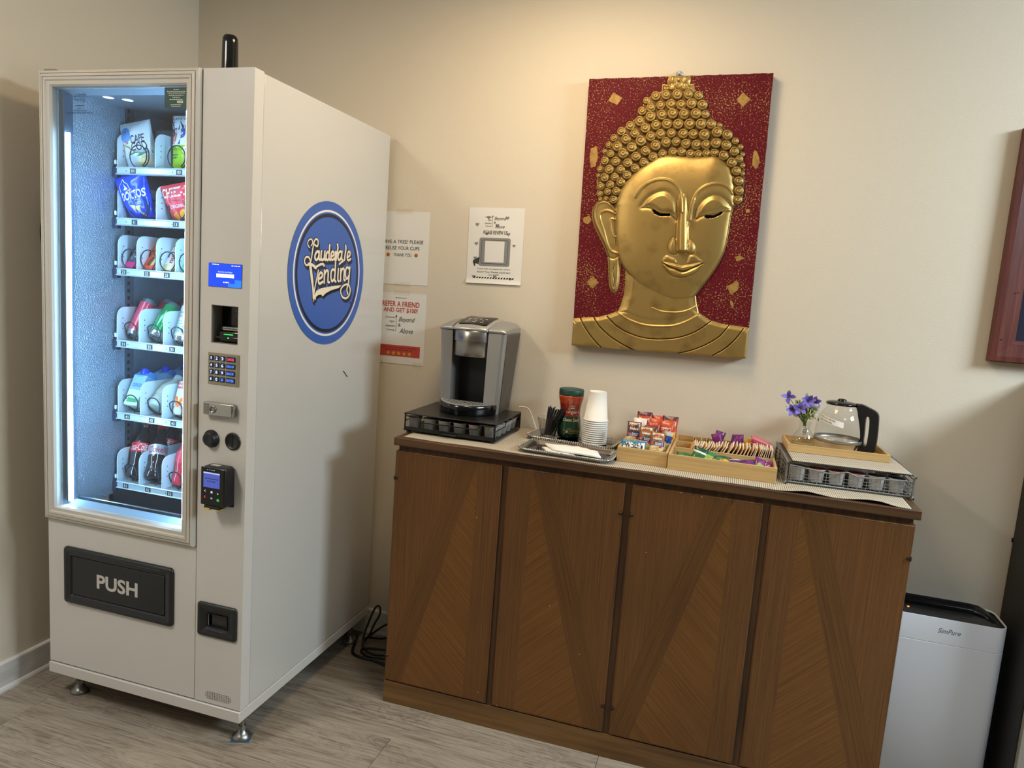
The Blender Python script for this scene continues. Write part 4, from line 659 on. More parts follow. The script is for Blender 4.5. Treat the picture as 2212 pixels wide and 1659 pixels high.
bottle('drink_bottle', 'clear plastic bottle tipped back in the second lane of the fifth shelf', 'bottle', -.535, .230, .952+.022, [(r*1.05, z*.68) for r, z in PET], None, .85, mat('clear_bottle', ''), printer=lambda mb: [mb.tube([(.0335*math.cos(t*PI/12), .0335*math.sin(t*PI/12), z) for t in range(24)], .0007, 4, True) for z in (.024, .034, .044)], pm=[mat('bottle_rib', '#dfe6d8', .3)], cap='#e8ece8')
def oj(mb):
    r = .0325
    for k, (x, z, a) in enumerate(((-.012, .05, .012), (.016, .048, .012), (.002, .036, .010))): cpatch(mb, r, [(x+a*math.cos(t*PI/6), z+a*math.sin(t*PI/6)) for t in range(12)], 0, .001+.0002*k)
    for s_, z, w_ in (('MINUTE', .104, .044), ('MAID', .092, .034)): v, f = text_geo(s_, 0, .03); g = curl(r, z, .0012); mb.add([g(x*w_, y*.010) for x, y in v], f, 1)
    cpatch(mb, r, [(-.03, .076), (.03, .076), (.03, .081), (-.03, .081)], 2, .001)
bottle('juice_bottle', 'orange juice bottle with fruit print at the right of the fifth shelf', 'bottle', -.430, .232, .952+.008, SP, None, .32, mat('juice_clear', '#c9c6b4', .1, coat=.5), (.028, .112, .0325), mat('juice_label', '#dbe6ea', .35), oj, [mat('orange_print', '#f07f28', .4), mat('label_red', '#d8484a', .4), mat('leaf_print', '#5d9a58', .4)], '#ef8a2a')
LBR = mat('label_red_wrap', '#cf2030', .35); LBS = mat('label_silver_wrap', '#b9c4cc', .3, .3)
def script_label(word, mi=0, z=.100, w=.062, h=.024, x0=0.):
    def fn(mb):
        v, f = text_geo(word, .25, .0); g = curl(.0322, z, .0008); mb.add([g(x0+x*w, y*h) for x, y in v], f, mi)
        cpatch(mb, .0322, [(.026, .088), (.0266, .088), (.0266, .116), (.026, .116)], mi, .0008)
        for k in range(3): g = curl(.0322, .110-k*.007, .0008); dashes(mb, g if False else (lambda x, y, g=g: g(x+.036, y)), .015, .003, mi)
        cpatch(mb, .0322, [(-.03, .0885), (.02, .0885), (.02, .0905), (-.03, .0905)], mi, .0008)
    return fn
WPR = mat('white_ink', '#f0ece8', .4)
Z6 = .709
bottle('cola_bottle', 'dark cola bottle with red label at the front left of the bottom shelf', 'bottle', -.622, .232, Z6+.011, [(r, z*.95) for r, z in PET], None, .40, COLA, (.086, .119, .0322), LBR, script_label('Coca-Cola', z=.103), [WPR], yaw=.25)
bottle('cola_bottle', 'cola bottle with red label standing second behind the first on the bottom shelf', 'bottle', -.622, .34, Z6+.011, [(r, z*.95) for r, z in PET], None, .40, COLA, (.086, .119, .0322), LBR, script_label('Coca-Cola', z=.103), [WPR], yaw=-.2)
bottle('cola_bottle', 'cola bottle third in the first lane of the bottom shelf', 'bottle', -.622, .445, Z6+.011, [(r, z*.95) for r, z in PET], None, .40, COLA, (.086, .119, .0322), LBR, script_label('Coca-Cola', z=.103), [WPR], yaw=-.4)
bottle('diet_cola_bottle', 'cola bottle with silver label leaning back on the bottom shelf', 'bottle', -.540, .226, Z6+.016, [(r, z*.95) for r, z in PET], None, .60, COLA, (.082, .119, .0322), LBS, script_label('Coke', z=.100, w=.05, h=.022), [mat('red_ink', '#c2203a', .4)], yaw=.5)
def rd(mb):
    v, f = text_geo('Vitamin', .25, .0); g = curl(.0322, .105, .0008); mb.add([g(x*.05, y*.014) for x, y in v], f, 0)
    cpatch(mb, .0322, [(-.03, .088), (.03, .092), (.03, .096), (-.03, .092)], 0, .0008)
bottle('red_drink_bottle', 'clear bottle of red drink at the right of the bottom shelf', 'bottle', -.432, .232, Z6+.009, [(r, z*.92) for r, z in PET], None, .28, mat('red_liquid', '#c23848', .1, coat=.5), (.076, .116, .0322), mat('label_pink', '#d8485a', .3), lambda mb: cpatch(mb, .0322, [(-.03, .088), (.03, .092), (.03, .096), (-.03, .092)], 0, .0008), [WPR], '#c8303c')

# ================================================================ sideboard
def wood(name, dark, light, ang=0., sc=(3, 60), rough=.38, axis='XZ', fine=1.0):
    """straight-grained veneer, grain turned by ang in the panel's plane"""
    if name in _M: return _M[name]
    m = D.materials.new(name); _M[name] = m; m.use_nodes = True; nt = m.node_tree; N = nt.nodes; L = nt.links; b = N['Principled BSDF']
    tc = N.new('ShaderNodeTexCoord'); m0 = N.new('ShaderNodeMapping'); m0.inputs['Rotation'].default_value = (0, ang, 0) if axis == 'XZ' else (0, 0, ang)
    m1 = N.new('ShaderNodeMapping'); m1.inputs['Scale'].default_value = (sc[1], 8, sc[0]) if axis == 'XZ' else (sc[0], sc[1], sc[1])
    L.new(tc.outputs['Object'], m0.inputs[0]); L.new(m0.outputs[0], m1.inputs[0])
    n1 = N.new('ShaderNodeTexNoise'); n1.inputs['Scale'].default_value = 1; n1.inputs['Detail'].default_value = 4; n1.inputs['Roughness'].default_value = .6; L.new(m1.outputs[0], n1.inputs['Vector'])
    n2 = N.new('ShaderNodeTexNoise'); n2.inputs['Scale'].default_value = 2.2; n2.inputs['Detail'].default_value = 1; L.new(tc.outputs['Object'], n2.inputs['Vector'])
    ma = N.new('ShaderNodeMath'); ma.operation = 'MULTIPLY_ADD'; ma.inputs[1].default_value = .35; L.new(n2.outputs[0], ma.inputs[0]); L.new(n1.outputs[0], ma.inputs[2])
    cr = N.new('ShaderNodeValToRGB'); e = cr.color_ramp.elements; e[0].position = .48; e[0].color = srgb(dark); e[1].position = .86; e[1].color = srgb(light)
    L.new(ma.outputs[0], cr.inputs[0]); L.new(cr.outputs[0], b.inputs['Base Color']); b.inputs['Roughness'].default_value = rough; b.inputs['Specular IOR Level'].default_value = .35
    bp = N.new('ShaderNodeBump'); bp.inputs['Strength'].default_value = .12*fine; bp.inputs['Distance'].default_value = .001; L.new(n1.outputs[0], bp.inputs['Height']); L.new(bp.outputs[0], b.inputs['Normal'])
    return m
WD, WL = '#5b3a20', '#8a5e38'
SB = thing('sideboard', 'long dark brown wooden sideboard with four veneered doors under the refreshments', 'sideboard', (0, 0, 0))
ZT = .9478
WTOP = wood('wood_top', '#412b1b', '#5e422a', 0, (2, 60), .35, 'XY'); WCASE = wood('wood_case', '#3c2716', '#583c24', 0, (3, 70)); WPL = wood('wood_plinth', '#543a20', '#7d5c36', PI/2, (2, 40))
mb = MB(); mb.box(.5983, 2.1763, -.4458, -.012, ZT-.0271, ZT, .003, 2); mb.build('top', WTOP, SB)
mb = MB(); mb.box(.612, 2.162, -.428, -.014, .902, ZT-.0271); mb.box(.606, 2.168, -.4305, -.014, .0805, .902); mb.build('carcass', WCASE, SB)
mb = MB(); mb.box(.602, 2.172, -.4341, -.016, 0, .0795, .002, 2); mb.build('plinth', WPL, SB)
VEN = [wood('veneer_vertical', '#52361b', '#6f4925', 0, (5, 480)), wood('veneer_diagonal', '#573818', '#785026', math.radians(-46), (5, 480)), wood('veneer_diagonal_back', '#573818', '#785026', math.radians(46), (5, 480)), wood('veneer_lean', '#4b3117', '#694522', math.radians(17), (5, 480)), wood('veneer_lean_back', '#4b3117', '#694522', math.radians(-17), (5, 480))]
EDGE = wood('door_edge', '#4a2f1a', '#6d4827', 0, (3, 70)); HING = mat('hinge_bronze', '#3a3028', .4, .7)
DZ0, DZ1, YD = .0855, .9025, -.4384
def sideboard_door(x0, x1, mirror, hinge_side):
    mb = MB(); mb.box(x0, x1, YD, YD+.0075, DZ0, DZ1, .0025, 2); d = mb.build('door', EDGE, SB)
    w = x1-x0; fx = (lambda u: x0+w*(1-u)) if mirror else (lambda u: x0+w*u); za, zb = DZ0+.004, DZ1-.004
    # pieces across: plain strip | tall triangle with slanted grain | leaning band | plain outer field   (u from the strip side)
    L0, A, B0, B1, C0 = .012, .215, .215, .835, .26
    pcs = [([(L0, za), (A, za), (A, zb), (L0, zb)], 0), ([(A, za), (B1, za), (.235, zb-.02), (A, zb)], 1), ([(B1, za), (.988, za), (.988, za+.06), (.40, zb), (.235, zb), (.235, zb-.02)], 3), ([(.988, za+.06), (.988, zb), (.40, zb)], 0)]
    for poly, k in pcs:
        P = [(fx(u), z) for u, z in poly]
        c = (sum(p[0] for p in P)/len(P), sum(p[1] for p in P)/len(P))
        S = [(p[0]+(c[0]-p[0])*.0015, p[1]+(c[1]-p[1])*.0015) for p in P]
        if mirror: P = P[::-1]; S = S[::-1]
        mb = MB(); mb.prism(S, lambda x, z: (x, YD-.0006, z), lambda x, z: (x, YD+.001, z))
        mi = {0: 0, 1: 2 if mirror else 1, 3: 4 if mirror else 3}[k]
        mb.build('veneer_piece', VEN[mi], d)
    for z in (.809, .176):
        xx = x0+.005 if hinge_side < 0 else x1-.005
        mb = MB(); mb.box(xx-.006, xx+.006, YD-.005, YD+.002, z-.004, z+.004, .0015, 1); mb.tube([(xx+hinge_side*.004, YD-.003, z-.006), (xx+hinge_side*.004, YD-.003, z+.006)], .0022, 8); mb.build('hinge', HING, d)
sideboard_door(.605, .979, True, -1); sideboard_door(.999, 1.373, False, 1); sideboard_door(1.395, 1.772, True, -1); sideboard_door(1.792, 2.167, False, 1)
mb = MB()
for x, z in ((.905, .72), (1.455, .70), (1.28, .33), (.95, .12), (1.02, .09), (1.6, .897), (1.54, .9), (1.17, .47)): mb.add([(x+.0016*math.cos(k), YD-.0012, z+.0012*math.sin(k)) for k in range(6)], [list(range(6))])
mb.build('paint_chip', mat('bare_chip', '#d8c8ae', .7), SB, kind='stuff')

# striped cloth runner lying on the top, front edge rippled at the right
def runner_mat():
    m = D.materials.new('runner_cloth'); m.use_nodes = True; nt = m.node_tree; N = nt.nodes; L = nt.links; b = N['Principled BSDF']; b.inputs['Roughness'].default_value = .85
    tc = N.new('ShaderNodeTexCoord'); sp = N.new('ShaderNodeSeparateXYZ'); L.new(tc.outputs['Object'], sp.inputs[0])
    mu = N.new('ShaderNodeMath'); mu.operation = 'MULTIPLY'; mu.inputs[1].default_value = 2*PI/.0058; L.new(sp.outputs[0], mu.inputs[0])
    sn = N.new('ShaderNodeMath'); sn.operation = 'SINE'; L.new(mu.outputs[0], sn.inputs[0])
    m2 = N.new('ShaderNodeMath'); m2.operation = 'MULTIPLY'; m2.inputs[1].default_value = 2*PI/.004; L.new(sp.outputs[1], m2.inputs[0])
    s2 = N.new('ShaderNodeMath'); s2.operation = 'SINE'; L.new(m2.outputs[0], s2.inputs[0])
    ma = N.new('ShaderNodeMath'); ma.operation = 'MULTIPLY_ADD'; ma.inputs[1].default_value = .15; L.new(s2.outputs[0], ma.inputs[0]); L.new(sn.outputs[0], ma.inputs[2])
    cr = N.new('ShaderNodeValToRGB'); e = cr.color_ramp.elements; e[0].position = .12; e[0].color = srgb('#6f655b'); e[1].position = .40; e[1].color = srgb('#c6baa6')
    mr = N.new('ShaderNodeMapRange'); mr.inputs[1].default_value = -1.1; mr.inputs[2].default_value = 1.1; L.new(ma.outputs[0], mr.inputs[0]); L.new(mr.outputs[0], cr.inputs[0]); L.new(cr.outputs[0], b.inputs['Base Color'])
    bp = N.new('ShaderNodeBump'); bp.inputs['Strength'].default_value = .18; bp.inputs['Distance'].default_value = .001; L.new(mr.outputs[0], bp.inputs['Height']); L.new(bp.outputs[0], b.inputs['Normal'])
    return m
RUN = runner_mat()
def cloth(name, x0, x1, yf, yb, z, nx, ny, ripple, th=.0022):
    mb = MB(); top = []
    for j in range(ny+1):
        r = []
        for i in range(nx+1):
            x = x0+(x1-x0)*i/nx; t = j/ny; y0 = yf(x); y = y0+(yb-y0)*t; r.append((x, y, z+th+ripple(x, t)))
        top.append(r)
    low = [[(p[0], p[1], p[2]-th) for p in r] for r in top]
    V = [p for r in top for p in r]+[p for r in low for p in r]; n = nx+1; o = n*(ny+1); F = []
    for j in range(ny):
        for i in range(nx):
            a = j*n+i; F += [(a, a+1, a+n+1, a+n), (o+a, o+a+n, o+a+n+1, o+a+1)]
    for i in range(nx): F += [(i+1, i, o+i, o+i+1), (ny*n+i, ny*n+i+1, o+ny*n+i+1, o+ny*n+i)]
    for j in range(ny): F += [(j*n, (j+1)*n, o+(j+1)*n, o+j*n), ((j+1)*n+nx, j*n+nx, o+j*n+nx, o+(j+1)*n+nx)]
    mb.add(V, F, 0, True); return mb.build(name, RUN)
def rip(x, t):
    a = max(0, min(1, (x-1.80)/.08))*max(0, min(1, (2.14-x)/.06))*max(0, 1-t*5.5)
    return a*(.0045*math.sin((x-1.8)*2*PI/.19-.7)+.0045)
runner = cloth('table_runner', .625, 2.150, lambda x: -.4385+.010*max(0, min(1, (1.2-x)/.4))+.004*math.sin(x*23), -.02, ZT+.0002, 170, 16, rip)
tag(runner, 'beige and grey striped cloth runner covering the sideboard top', 'table runner')
ZR = ZT+.0026   # surface of the runner

# ================================================================ black pod drawer under the coffee maker
MESHM = mat('mesh_black', '#121212', .45, .4)
PD = thing('pod_drawer', 'low black metal coffee pod drawer under the coffee maker', 'pod drawer', (.7585, -.2175, ZR))
hw, hd, h0, h1 = .1665, .1475, .007, .068
mb = MB(); mb.box(-hw, hw, -hd, hd, h1-.004, h1, .0018, 2); mb.build('top_plate', mat('drawer_top', '#1b1a1a', .3, .2), PD)
mb = MB(); mb.box(-hw, hw, -hd+.004, hd, h0, h0+.003); mb.box(-hw, hw, hd-.003, hd, h0+.003, h1-.004); mb.build('frame', BLACKM, PD)
for x in (-hw+.004, hw-.004):
    mb = MB(); mb.tube(([(x, -hd+.006, h0+.004), (x, -hd+.006, h1-.006), (x, hd-.006, h1-.006), (x, hd-.006, h0+.004)]), .0028, 8, True); mb.tube([(x, -hd+.006, h1-.028), (x, -.03, h1-.028), (x, -.02, h1-.014), (x, hd-.006, h1-.014)], .0016, 6); mb.build('side_frame', BLACKM, PD)
for x in (-hw+.015, hw-.015):
    for y in (-hd+.015, hd-.015):
        mb = MB(); mb.lathe([(.008, 0), (.008, h0)], 10, (x, y)); mb.build('foot', BLACK, PD)
dr = MB(); dr.tube(([(-hw+.006, -hd+.002, h0+.006), (-hw+.006, -hd+.002, h1-.010), (-hw+.055, -hd+.002, h1-.010), (-hw+.068, -hd+.002, h1-.027), (hw-.068, -hd+.002, h1-.027), (hw-.055, -hd+.002, h1-.010), (hw-.006, -hd+.002, h1-.010), (hw-.006, -hd+.002, h0+.006)]), .0022, 6, True); dr.box(-hw+.005, hw-.005, -hd+.0005, -hd+.004, h0+.002, h0+.014, .001, 1); dr = dr.build('drawer_front', BLACKM, PD)
mb = MB()   # expanded-metal screen of the drawer front
for i in range(84):
    for s in (1, -1):
        x = -hw+.008+(2*hw-.016)*i/83; zb_, zt_ = h0+.014, (h1-.011 if abs(x) > hw-.058 else h1-.028); dx = s*(zt_-zb_)*.55
        xa, xb = x, max(-hw+.006, min(hw-.006, x+dx)); mb.add([(xa-.0003, -hd+.0022, zb_), (xa+.0003, -hd+.0022, zb_), (xb+.0003, -hd+.0022, zt_), (xb-.0003, -hd+.0022, zt_)], [(0, 1, 2, 3)])
mb.build('mesh_screen', MESHM, dr, kind='stuff')
mb = MB()
for i in range(70):
    for s in (1, -1):
        y = -hd+.01+(2*hd-.02)*i/69; yb_ = max(-hd+.008, min(hd-.008, y+s*.016)); x = hw-.0035
        mb.add([(x, y-.0003, h0+.005), (x, y+.0003, h0+.005), (x, yb_+.0003, h1-.028), (x, yb_-.0003, h1-.028)], [(0, 1, 2, 3)])
mb.build('mesh_screen', MESHM, PD, kind='stuff')
mb = MB(); mb.tube([(-.03, -hd-.001, h0+.007), (-.03, -hd-.010, h0+.005), (.03, -hd-.010, h0+.005), (.03, -hd-.001, h0+.007)], .0028, 8); mb.build('pull', BLACKM, dr)
# pods inside
PODW = mat('pod_cup', '#c9c6c2', .5); LIDS = [mat('pod_lid_'+n, c, .3, .3) for n, c in (('red', '#7c2a22'), ('silver', '#8c8a88'), ('brown', '#4a2f22'), ('dark', '#2a2626'))]
def pod(label, loc, lid, group, cup=PODW):
    t = thing('coffee_pod', label, 'coffee pod', loc, 0, group)
    mb = MB(); mb.lathe([(.0165, 0), (.0185, .002), (.0225, .039), (.0255, .0402), (.0255, .0418)], 20, cap1=False); mb.build('cup', cup, t)
    mb = MB(); mb.lathe([(.0255, .0418), (.0235, .0432), (.0, .0434)], 20, cap0=False, cap1=False); mb.build('lid', LIDS[lid], t); return t
ORD = ['first', 'second', 'third', 'fourth', 'fifth', 'sixth', 'seventh']
for i in range(6):
    pod('white coffee pod %s from the left along the front of the black drawer' % ORD[i], (.7585-.138+.0552*i, -.2175-.112, ZR+.0102), i % 4, 'pods in the black drawer')
for j in range(4):
    pod('white coffee pod %s from the front along the right side of the black drawer' % ORD[j+1], (.7585+.138, -.2175-.112+.0552*(j+1), ZR+.0102), (j+1) % 4, 'pods in the black drawer')

# ================================================================ single-serve coffee maker
SIL = mat('silver_plastic', '#a9a9a8', .36, .65); SILL = mat('silver_light', '#c2c2c0', .28, .7); DGR = mat('dark_silver', '#5f5a54', .4, .6); BRUSH = mat('brushed_steel', '#a5a29c', .27, .95)
zc = ZR+.0682
KM = thing('coffee_maker', 'silver and black single serve coffee maker on the black pod drawer', 'coffee maker', (0, 0, zc))
def lerp(a, b, t): return tuple(a[i]+(b[i]-a[i])*t for i in range(2))
rb = [(.818, -.190), (.818, -.198), (.860, -.202), (.868, -.199), (.872, -.190), (.862, -.03), (.818, -.03)]
rt = [(.822, -.190), (.822, -.198), (.871, -.202), (.880, -.199), (.885, -.190), (.885, -.022), (.822, -.022)]
lb = [(.692, -.190), (.692, -.198), (.664, -.201), (.657, -.198), (.654, -.190), (.662, -.03), (.692, -.03)]
lt = [(.688, -.190), (.688, -.198), (.652, -.201), (.644, -.198), (.640, -.190), (.640, -.022), (.688, -.022)]
H1 = .285
for a, b, nm in ((rb, rt, 'right'), (lb, lt, 'left')):
    mb = MB(); rings = [[p+(H1*k/6,) for p in [lerp(a[i], b[i], k/6) for i in range(7)]] for k in range(7)]; mb.rings(rings, 0, False)
    for f in range(len(mb.f)): pass
    mb.build('column', SIL, KM)
# dark side housings
for (x0b, x0t, s) in ((.8722, .8853, 1), (.6538, .6397, -1)):
    mb = MB(); mb.rings([[(x0b-s*.001, -.176, .002), (x0b+s*.0012, -.176, .002), (x0b-s*.0085, -.028, .002), (x0b-s*.012, -.028, .002)], [(x0t-s*.002, -.176, H1-.002), (x0t+s*.0012, -.176, H1-.002), (x0t+s*.0008, -.02, H1-.002), (x0t-s*.003, -.02, H1-.002)]], 0, False); mb.build('side_housing', DGR, KM)
mb = MB(); mb.rings([[(.690, -.115, .0), (.820, -.115, .0), (.820, -.03, .0), (.690, -.03, .0)], [(.688, -.115, H1), (.822, -.115, H1), (.822, -.03, H1), (.688, -.03, H1)]], 0, False); mb.box(.664, .862, -.205, -.03, 0, .012, .003, 2); mb.build('cup_bay', BLACK, KM)
# shoulder caps
def cap_side(x0, x1, out):
    pr = [(-.2015, H1+.0015), (-.2015, H1+.010), (-.197, H1+.0165), (-.187, H1+.022), (-.12, H1+.0355), (-.06, H1+.039), (-.03, H1+.037), (-.021, H1+.03), (-.021, H1+.0015)]
    n = 5; rings = []
    xs = [0, .12, .35, .7, 1.0]; dz = [-.016, -.0075, -.0025, 0, 0]
    for t, d in zip(xs, dz):
        x = x0+(x1-x0)*t
        rings.append([(x, y, z if z < H1+.004 else max(H1+.003, z+d*(z-H1)/.04*1.3)) for y, z in pr])
    mb = MB(); mb.rings(rings, 0, True); mb.build('shoulder_cap', SIL, KM)
cap_side(.8852, .8235, 1); cap_side(.6395, .6865, -1)
# lid with control panel
LP = [(-.208, H1+.004), (-.2085, H1+.010), (-.205, H1+.015), (-.19, H1+.021), (-.15, H1+.032), (-.1, H1+.0415), (-.06, H1+.0445), (-.03, H1+.043), (-.021, H1+.036), (-.021, H1+.004)]
mb = MB(); rings = []
for x, d in ((.6885, -.006), (.692, -.0015), (.70, 0), (.755, .002), (.81, 0), (.818, -.0015), (.8215, -.006)):
    e = .010*max(0, 1-((x-.755)/.0665)**2)
    rings.append([(x, y-(e if y < -.18 else 0), z+(d if z > H1+.005 else 0)) for y, z in LP])
mb.rings(rings, 0, True); mb.build('brew_lid', SILL, KM)
def lidz(y):
    for (a, za), (b, zb) in zip(LP[3:8], LP[4:9]):
        if a <= y <= b: return za+(zb-za)*(y-a)/(b-a)
    return LP[3][1]
mb = MB(); rings = []
ys = [-.189, -.184, -.17, -.15, -.12, -.09, -.06, -.045]
for y in ys:
    w_ = .054 if -.187 < y < -.05 else .047
    zz = lidz(max(y, -.19))+.0050; rings.append([(.755-w_, y, zz-.007), (.755-w_+.002, y, zz), (.755+w_-.002, y, zz), (.755+w_, y, zz-.007)])
mb.rings(rings, 0, True, closed=False, cap0=True, cap1=True); cpn = mb.build('control_panel', BLACKG, KM)
mb = MB(); pf = lambda cx, cy: (lambda x, y: (.755+cx+x, cy+y, lidz(max(min(cy+y, -.03), -.19))+.0058))
for k in range(4):
    for r in range(1): mb.add([pf(-.032+k*.021, -.125)(.0045*math.cos(a*PI/5), .0045*math.sin(a*PI/5)) for a in range(10)], [list(range(10))])
for k in range(3): dashes(mb, pf(-.028+k*.028, -.165), .016, .004)
for k in range(3): mb.add([pf(-.026+k*.026, -.15)(.004*math.cos(a*PI/4), .003*math.sin(a*PI/4)) for a in range(8)], [list(range(8))])
dashes(mb, pf(0, -.092), .05, .004); dashes(mb, pf(-.01, -.075), .03, .003); mb.build('button_mark', mat('button_print', '#c8c8c8', .4), cpn)
# brew head: two bands of brushed metal
def arc(r, y0, z, x0=.6915, x1=.8185, n=14, yb=-.118):
    c = [(x0+(x1-x0)*k/n, y0-r*math.sin(PI*k/n)**.8, z) for k in range(n+1)]; return c+[(x1, yb, z), (x0, yb, z)]
mb = MB(); mb.rings([arc(.030, -.195, H1-.034), arc(.030, -.195, H1-.0005), arc(.027, -.195, H1+.003)], 0, True); mb.build('head_band', BRUSH, KM)
mb = MB(); mb.rings([arc(.024, -.190, H1-.089, .694, .816), arc(.027, -.192, H1-.086, .6935, .8165), arc(.027, -.192, H1-.035, .6935, .8165)], 0, True); mb.build('brew_head', BRUSH, KM)
# drip tray
def tray_out(d, z, n=16): return [(.656+d+(.216-2*d)*k/n, -.208-(.100-d)*math.sin(PI*k/n)**.7, z) for k in range(n+1)]+[(.872-d, -.205, z), (.656+d, -.205, z)]
mb = MB(); mb.rings([tray_out(.004, 0), tray_out(.002, .003), tray_out(.002, .012), tray_out(.0, .020), tray_out(0, .034), tray_out(.003, .0365)], 0, True); mb.build('drip_tray', BLACKG, KM)
mb = MB(); mb.rings([tray_out(.006, .0366), tray_out(.006, .038)], 0, False); gr_ = mb.build('drip_grate', mat('grate_silver', '#b9b8b6', .4, .4), KM)
mb = MB()
for k in range(15):
    x = .676+k*.0125; yy = -.208-.088*math.sin(PI*min(max((x-.656)/.216, 0), 1))**.7; mb.add([(x, yy+.008, .0383), (x+.0055, yy+.008, .0383), (x+.012, -.209, .0383), (x+.0065, -.209, .0383)], [(0, 1, 2, 3)])
mb.build('grate_slot', mat('slot_black', ''), gr_, kind='stuff')
mb = MB(); mb.lathe([(.0085, .0384), (.0085, .0392), (.0065, .0398)], 18, (.765, -.250)); mb.build('grate_button', CHROME, gr_)
# white cable behind it
mb = MB(); mb.tube(bez([(.905, -.035, ZR+.078), (.925, -.03, ZR+.0795), (.944, -.032, ZR+.072), (.962, -.04, ZR+.045), (.985, -.055, ZR+.006), (1.000, -.05, ZR+.003), (1.02, -.025, ZR+.003)], 6), .0027, 8)
o = mb.build('cable', mat('cable_white', '#f4f2ee', .4)); tag(o, 'thin white cable curving down beside the black pod drawer', 'cable')

# ================================================================ trays, cup, jar, paper cups
TRM = mat('tray_silver', '#a5a4a2', .2, 1.); TRW = mat('tray_well', '#333437', .12, 1.)
def silver_tray(label, cx, cy, w, d, rz):
    t = thing('serving_tray', label, 'tray', (cx, cy, ZR), rz, 'silver trays')
    def rg(i, z, r): return [(x, y, z) for x, y in rrect(w-2*i, d-2*i, r, 6)]
    mb = MB(); mb.rings([rg(.016, .0, .02), rg(0.001, .011, .034), rg(0, .0135, .034), rg(.004, .0145, .032), rg(.016, .0125, .022), rg(.0245, .0045, .015), rg(.030, .0025, .012)], 0, True, True, False)
    mb.rings([rg(.030, .0025, .012), rg(.0305, .0026, .012)], 1, False, False, True); mb.build('dish', [TRM, TRW], t)
    mb = MB(); pts = rrect(w-.006, d-.006, .033, 6); seq = []
    for i in range(len(pts)):
        a, b = Vector(pts[i]), Vector(pts[(i+1) % len(pts)]); n = max(1, int((b-a).length/.0075)); seq += [a.lerp(b, k/n) for k in range(n)]
    for k, p in enumerate(seq):
        r = .0036 if k % 2 else .0026
        mb.lathe([(r, .0125), (r*.75, .0155), (0.0001, .0168)], 6, (p.x, p.y), cap0=False)
    mb.build('beaded_rim', TRM, t); return t
silver_tray('silver beaded tray at the back under jar and paper cups', 1.146, -.1475, .318, .165, -.10)
silver_tray('silver beaded tray at the front holding napkins', 1.172, -.342, .312, .175, -.055)
ZB = ZR+.0046; ZW = ZR+.0028
# napkins: two fanned folded sheets
NAP = mat('napkin', '#f3f1ec', .85)
def napkin(label, pts, z, th, seed):
    rnd = random.Random(seed); mb = MB(); n = len(pts); c = Vector((sum(p[0] for p in pts)/n, sum(p[1] for p in pts)/n))
    P = []
    for i in range(n):
        a, b = pts[i], pts[(i+1) % n]
        for k in range(5): P.append((a[0]+(b[0]-a[0])*k/5, a[1]+(b[1]-a[1])*k/5))
    rings = []
    for s, dz in ((1, 0), (1, th*.5), (.985, th), (.7, th*1.25), (.3, th*1.4)):
        rings.append([(c.x+(p[0]-c.x)*s, c.y+(p[1]-c.y)*s, z+dz+(.0012*math.sin(9*p[0]*20+seed)*s if dz else 0)) for p in P])
    mb.rings(rings, 0, True); o = mb.build('napkin', NAP); tag(o, label, 'napkin', 'paper napkins'); return o
napkin('bottom white paper napkin of the fanned pair on the front tray', [(1.075, -.322), (1.105, -.374), (1.175, -.40), (1.20, -.385), (1.155, -.31)], ZW, .003, 1)
napkin('white paper napkins lying on top with folded edge on the front tray', [(1.078, -.30), (1.125, -.371), (1.285, -.392), (1.262, -.318), (1.19, -.281)], ZW+.0062, .0045, 2)
# paper cups, upside down, nested
CUP = mat('cup_paper', '#efece5', .6)
def paper_cup(z, label):
    mb = MB(); mb.lathe([(.0400, z+.0015), (.0425, z), (.0438, z+.0022), (.0425, z+.0045), (.0405, z+.0042), (.0300, z+.0985), (.0300, z+.1005), (.0285, z+.1005), (.0280, z+.0975), (0.0001, z+.0975)], 32, (0, 0), cap0=False, cap1=False)
    return mb
c0 = None
NC = 12
for i in range(NC):
    lb_ = 'top white paper cup of the upturned stack beside the jar' if i == NC-1 else 'bottom white paper cup of the upturned stack on the back tray' if i == 0 else 'white paper cup, %s from the bottom of the upturned stack' % ('first second third fourth fifth sixth seventh eighth ninth tenth eleventh'.split()[i])
    if c0 is None: c0 = paper_cup(0, '').build('paper_cup', CUP, None, (1.2165, -.152, ZB)); o = c0
    else: o = c0.copy(); COL.objects.link(o); o.location.z = ZB+.0073*i
    tag(o, lb_, 'paper cup', 'stacked paper cups')
# instant coffee jar
JR = thing('coffee_jar', 'instant decaf coffee jar with dark green lid, red top and green base', 'jar', (1.1145, -.105, ZB))
GJ = mat('jar_green', '#1d3f2a', .16, coat=.5); RJ = mat('jar_red', '#8e2216', .18, coat=.4); OJ = mat('jar_orange', '#b8431c', .18, coat=.4)
pr = [(.028, 0), (.036, .002), (.0405, .010), (.0425, .024), (.0428, .04), (.040, .062), (.0365, .080), (.0355, .096), (.037, .110), (.0405, .128), (.0435, .142), (.0445, .148), (.0440, .1515)]
mb = MB(); mb.lathe([p for p in pr if p[1] <= .080], 36, mi=0, cap1=False); mb.build('jar_base', GJ, JR, label='dark green lower half of the jar')
mb = MB(); mb.lathe([(.0365, .080), (.0355, .096), (.037, .110), (.0395, .124)], 36, mi=0, cap0=False, cap1=False); mb.build('jar_band', RJ, JR, label='deep red label band'); mb = MB(); mb.lathe([(.0395, .124), (.0405, .128), (.0435, .142), (.0445, .148), (.0440, .1515), (.040, .152)], 36, cap0=False); mb.build('jar_shoulder', OJ, JR, label='orange red shoulder')
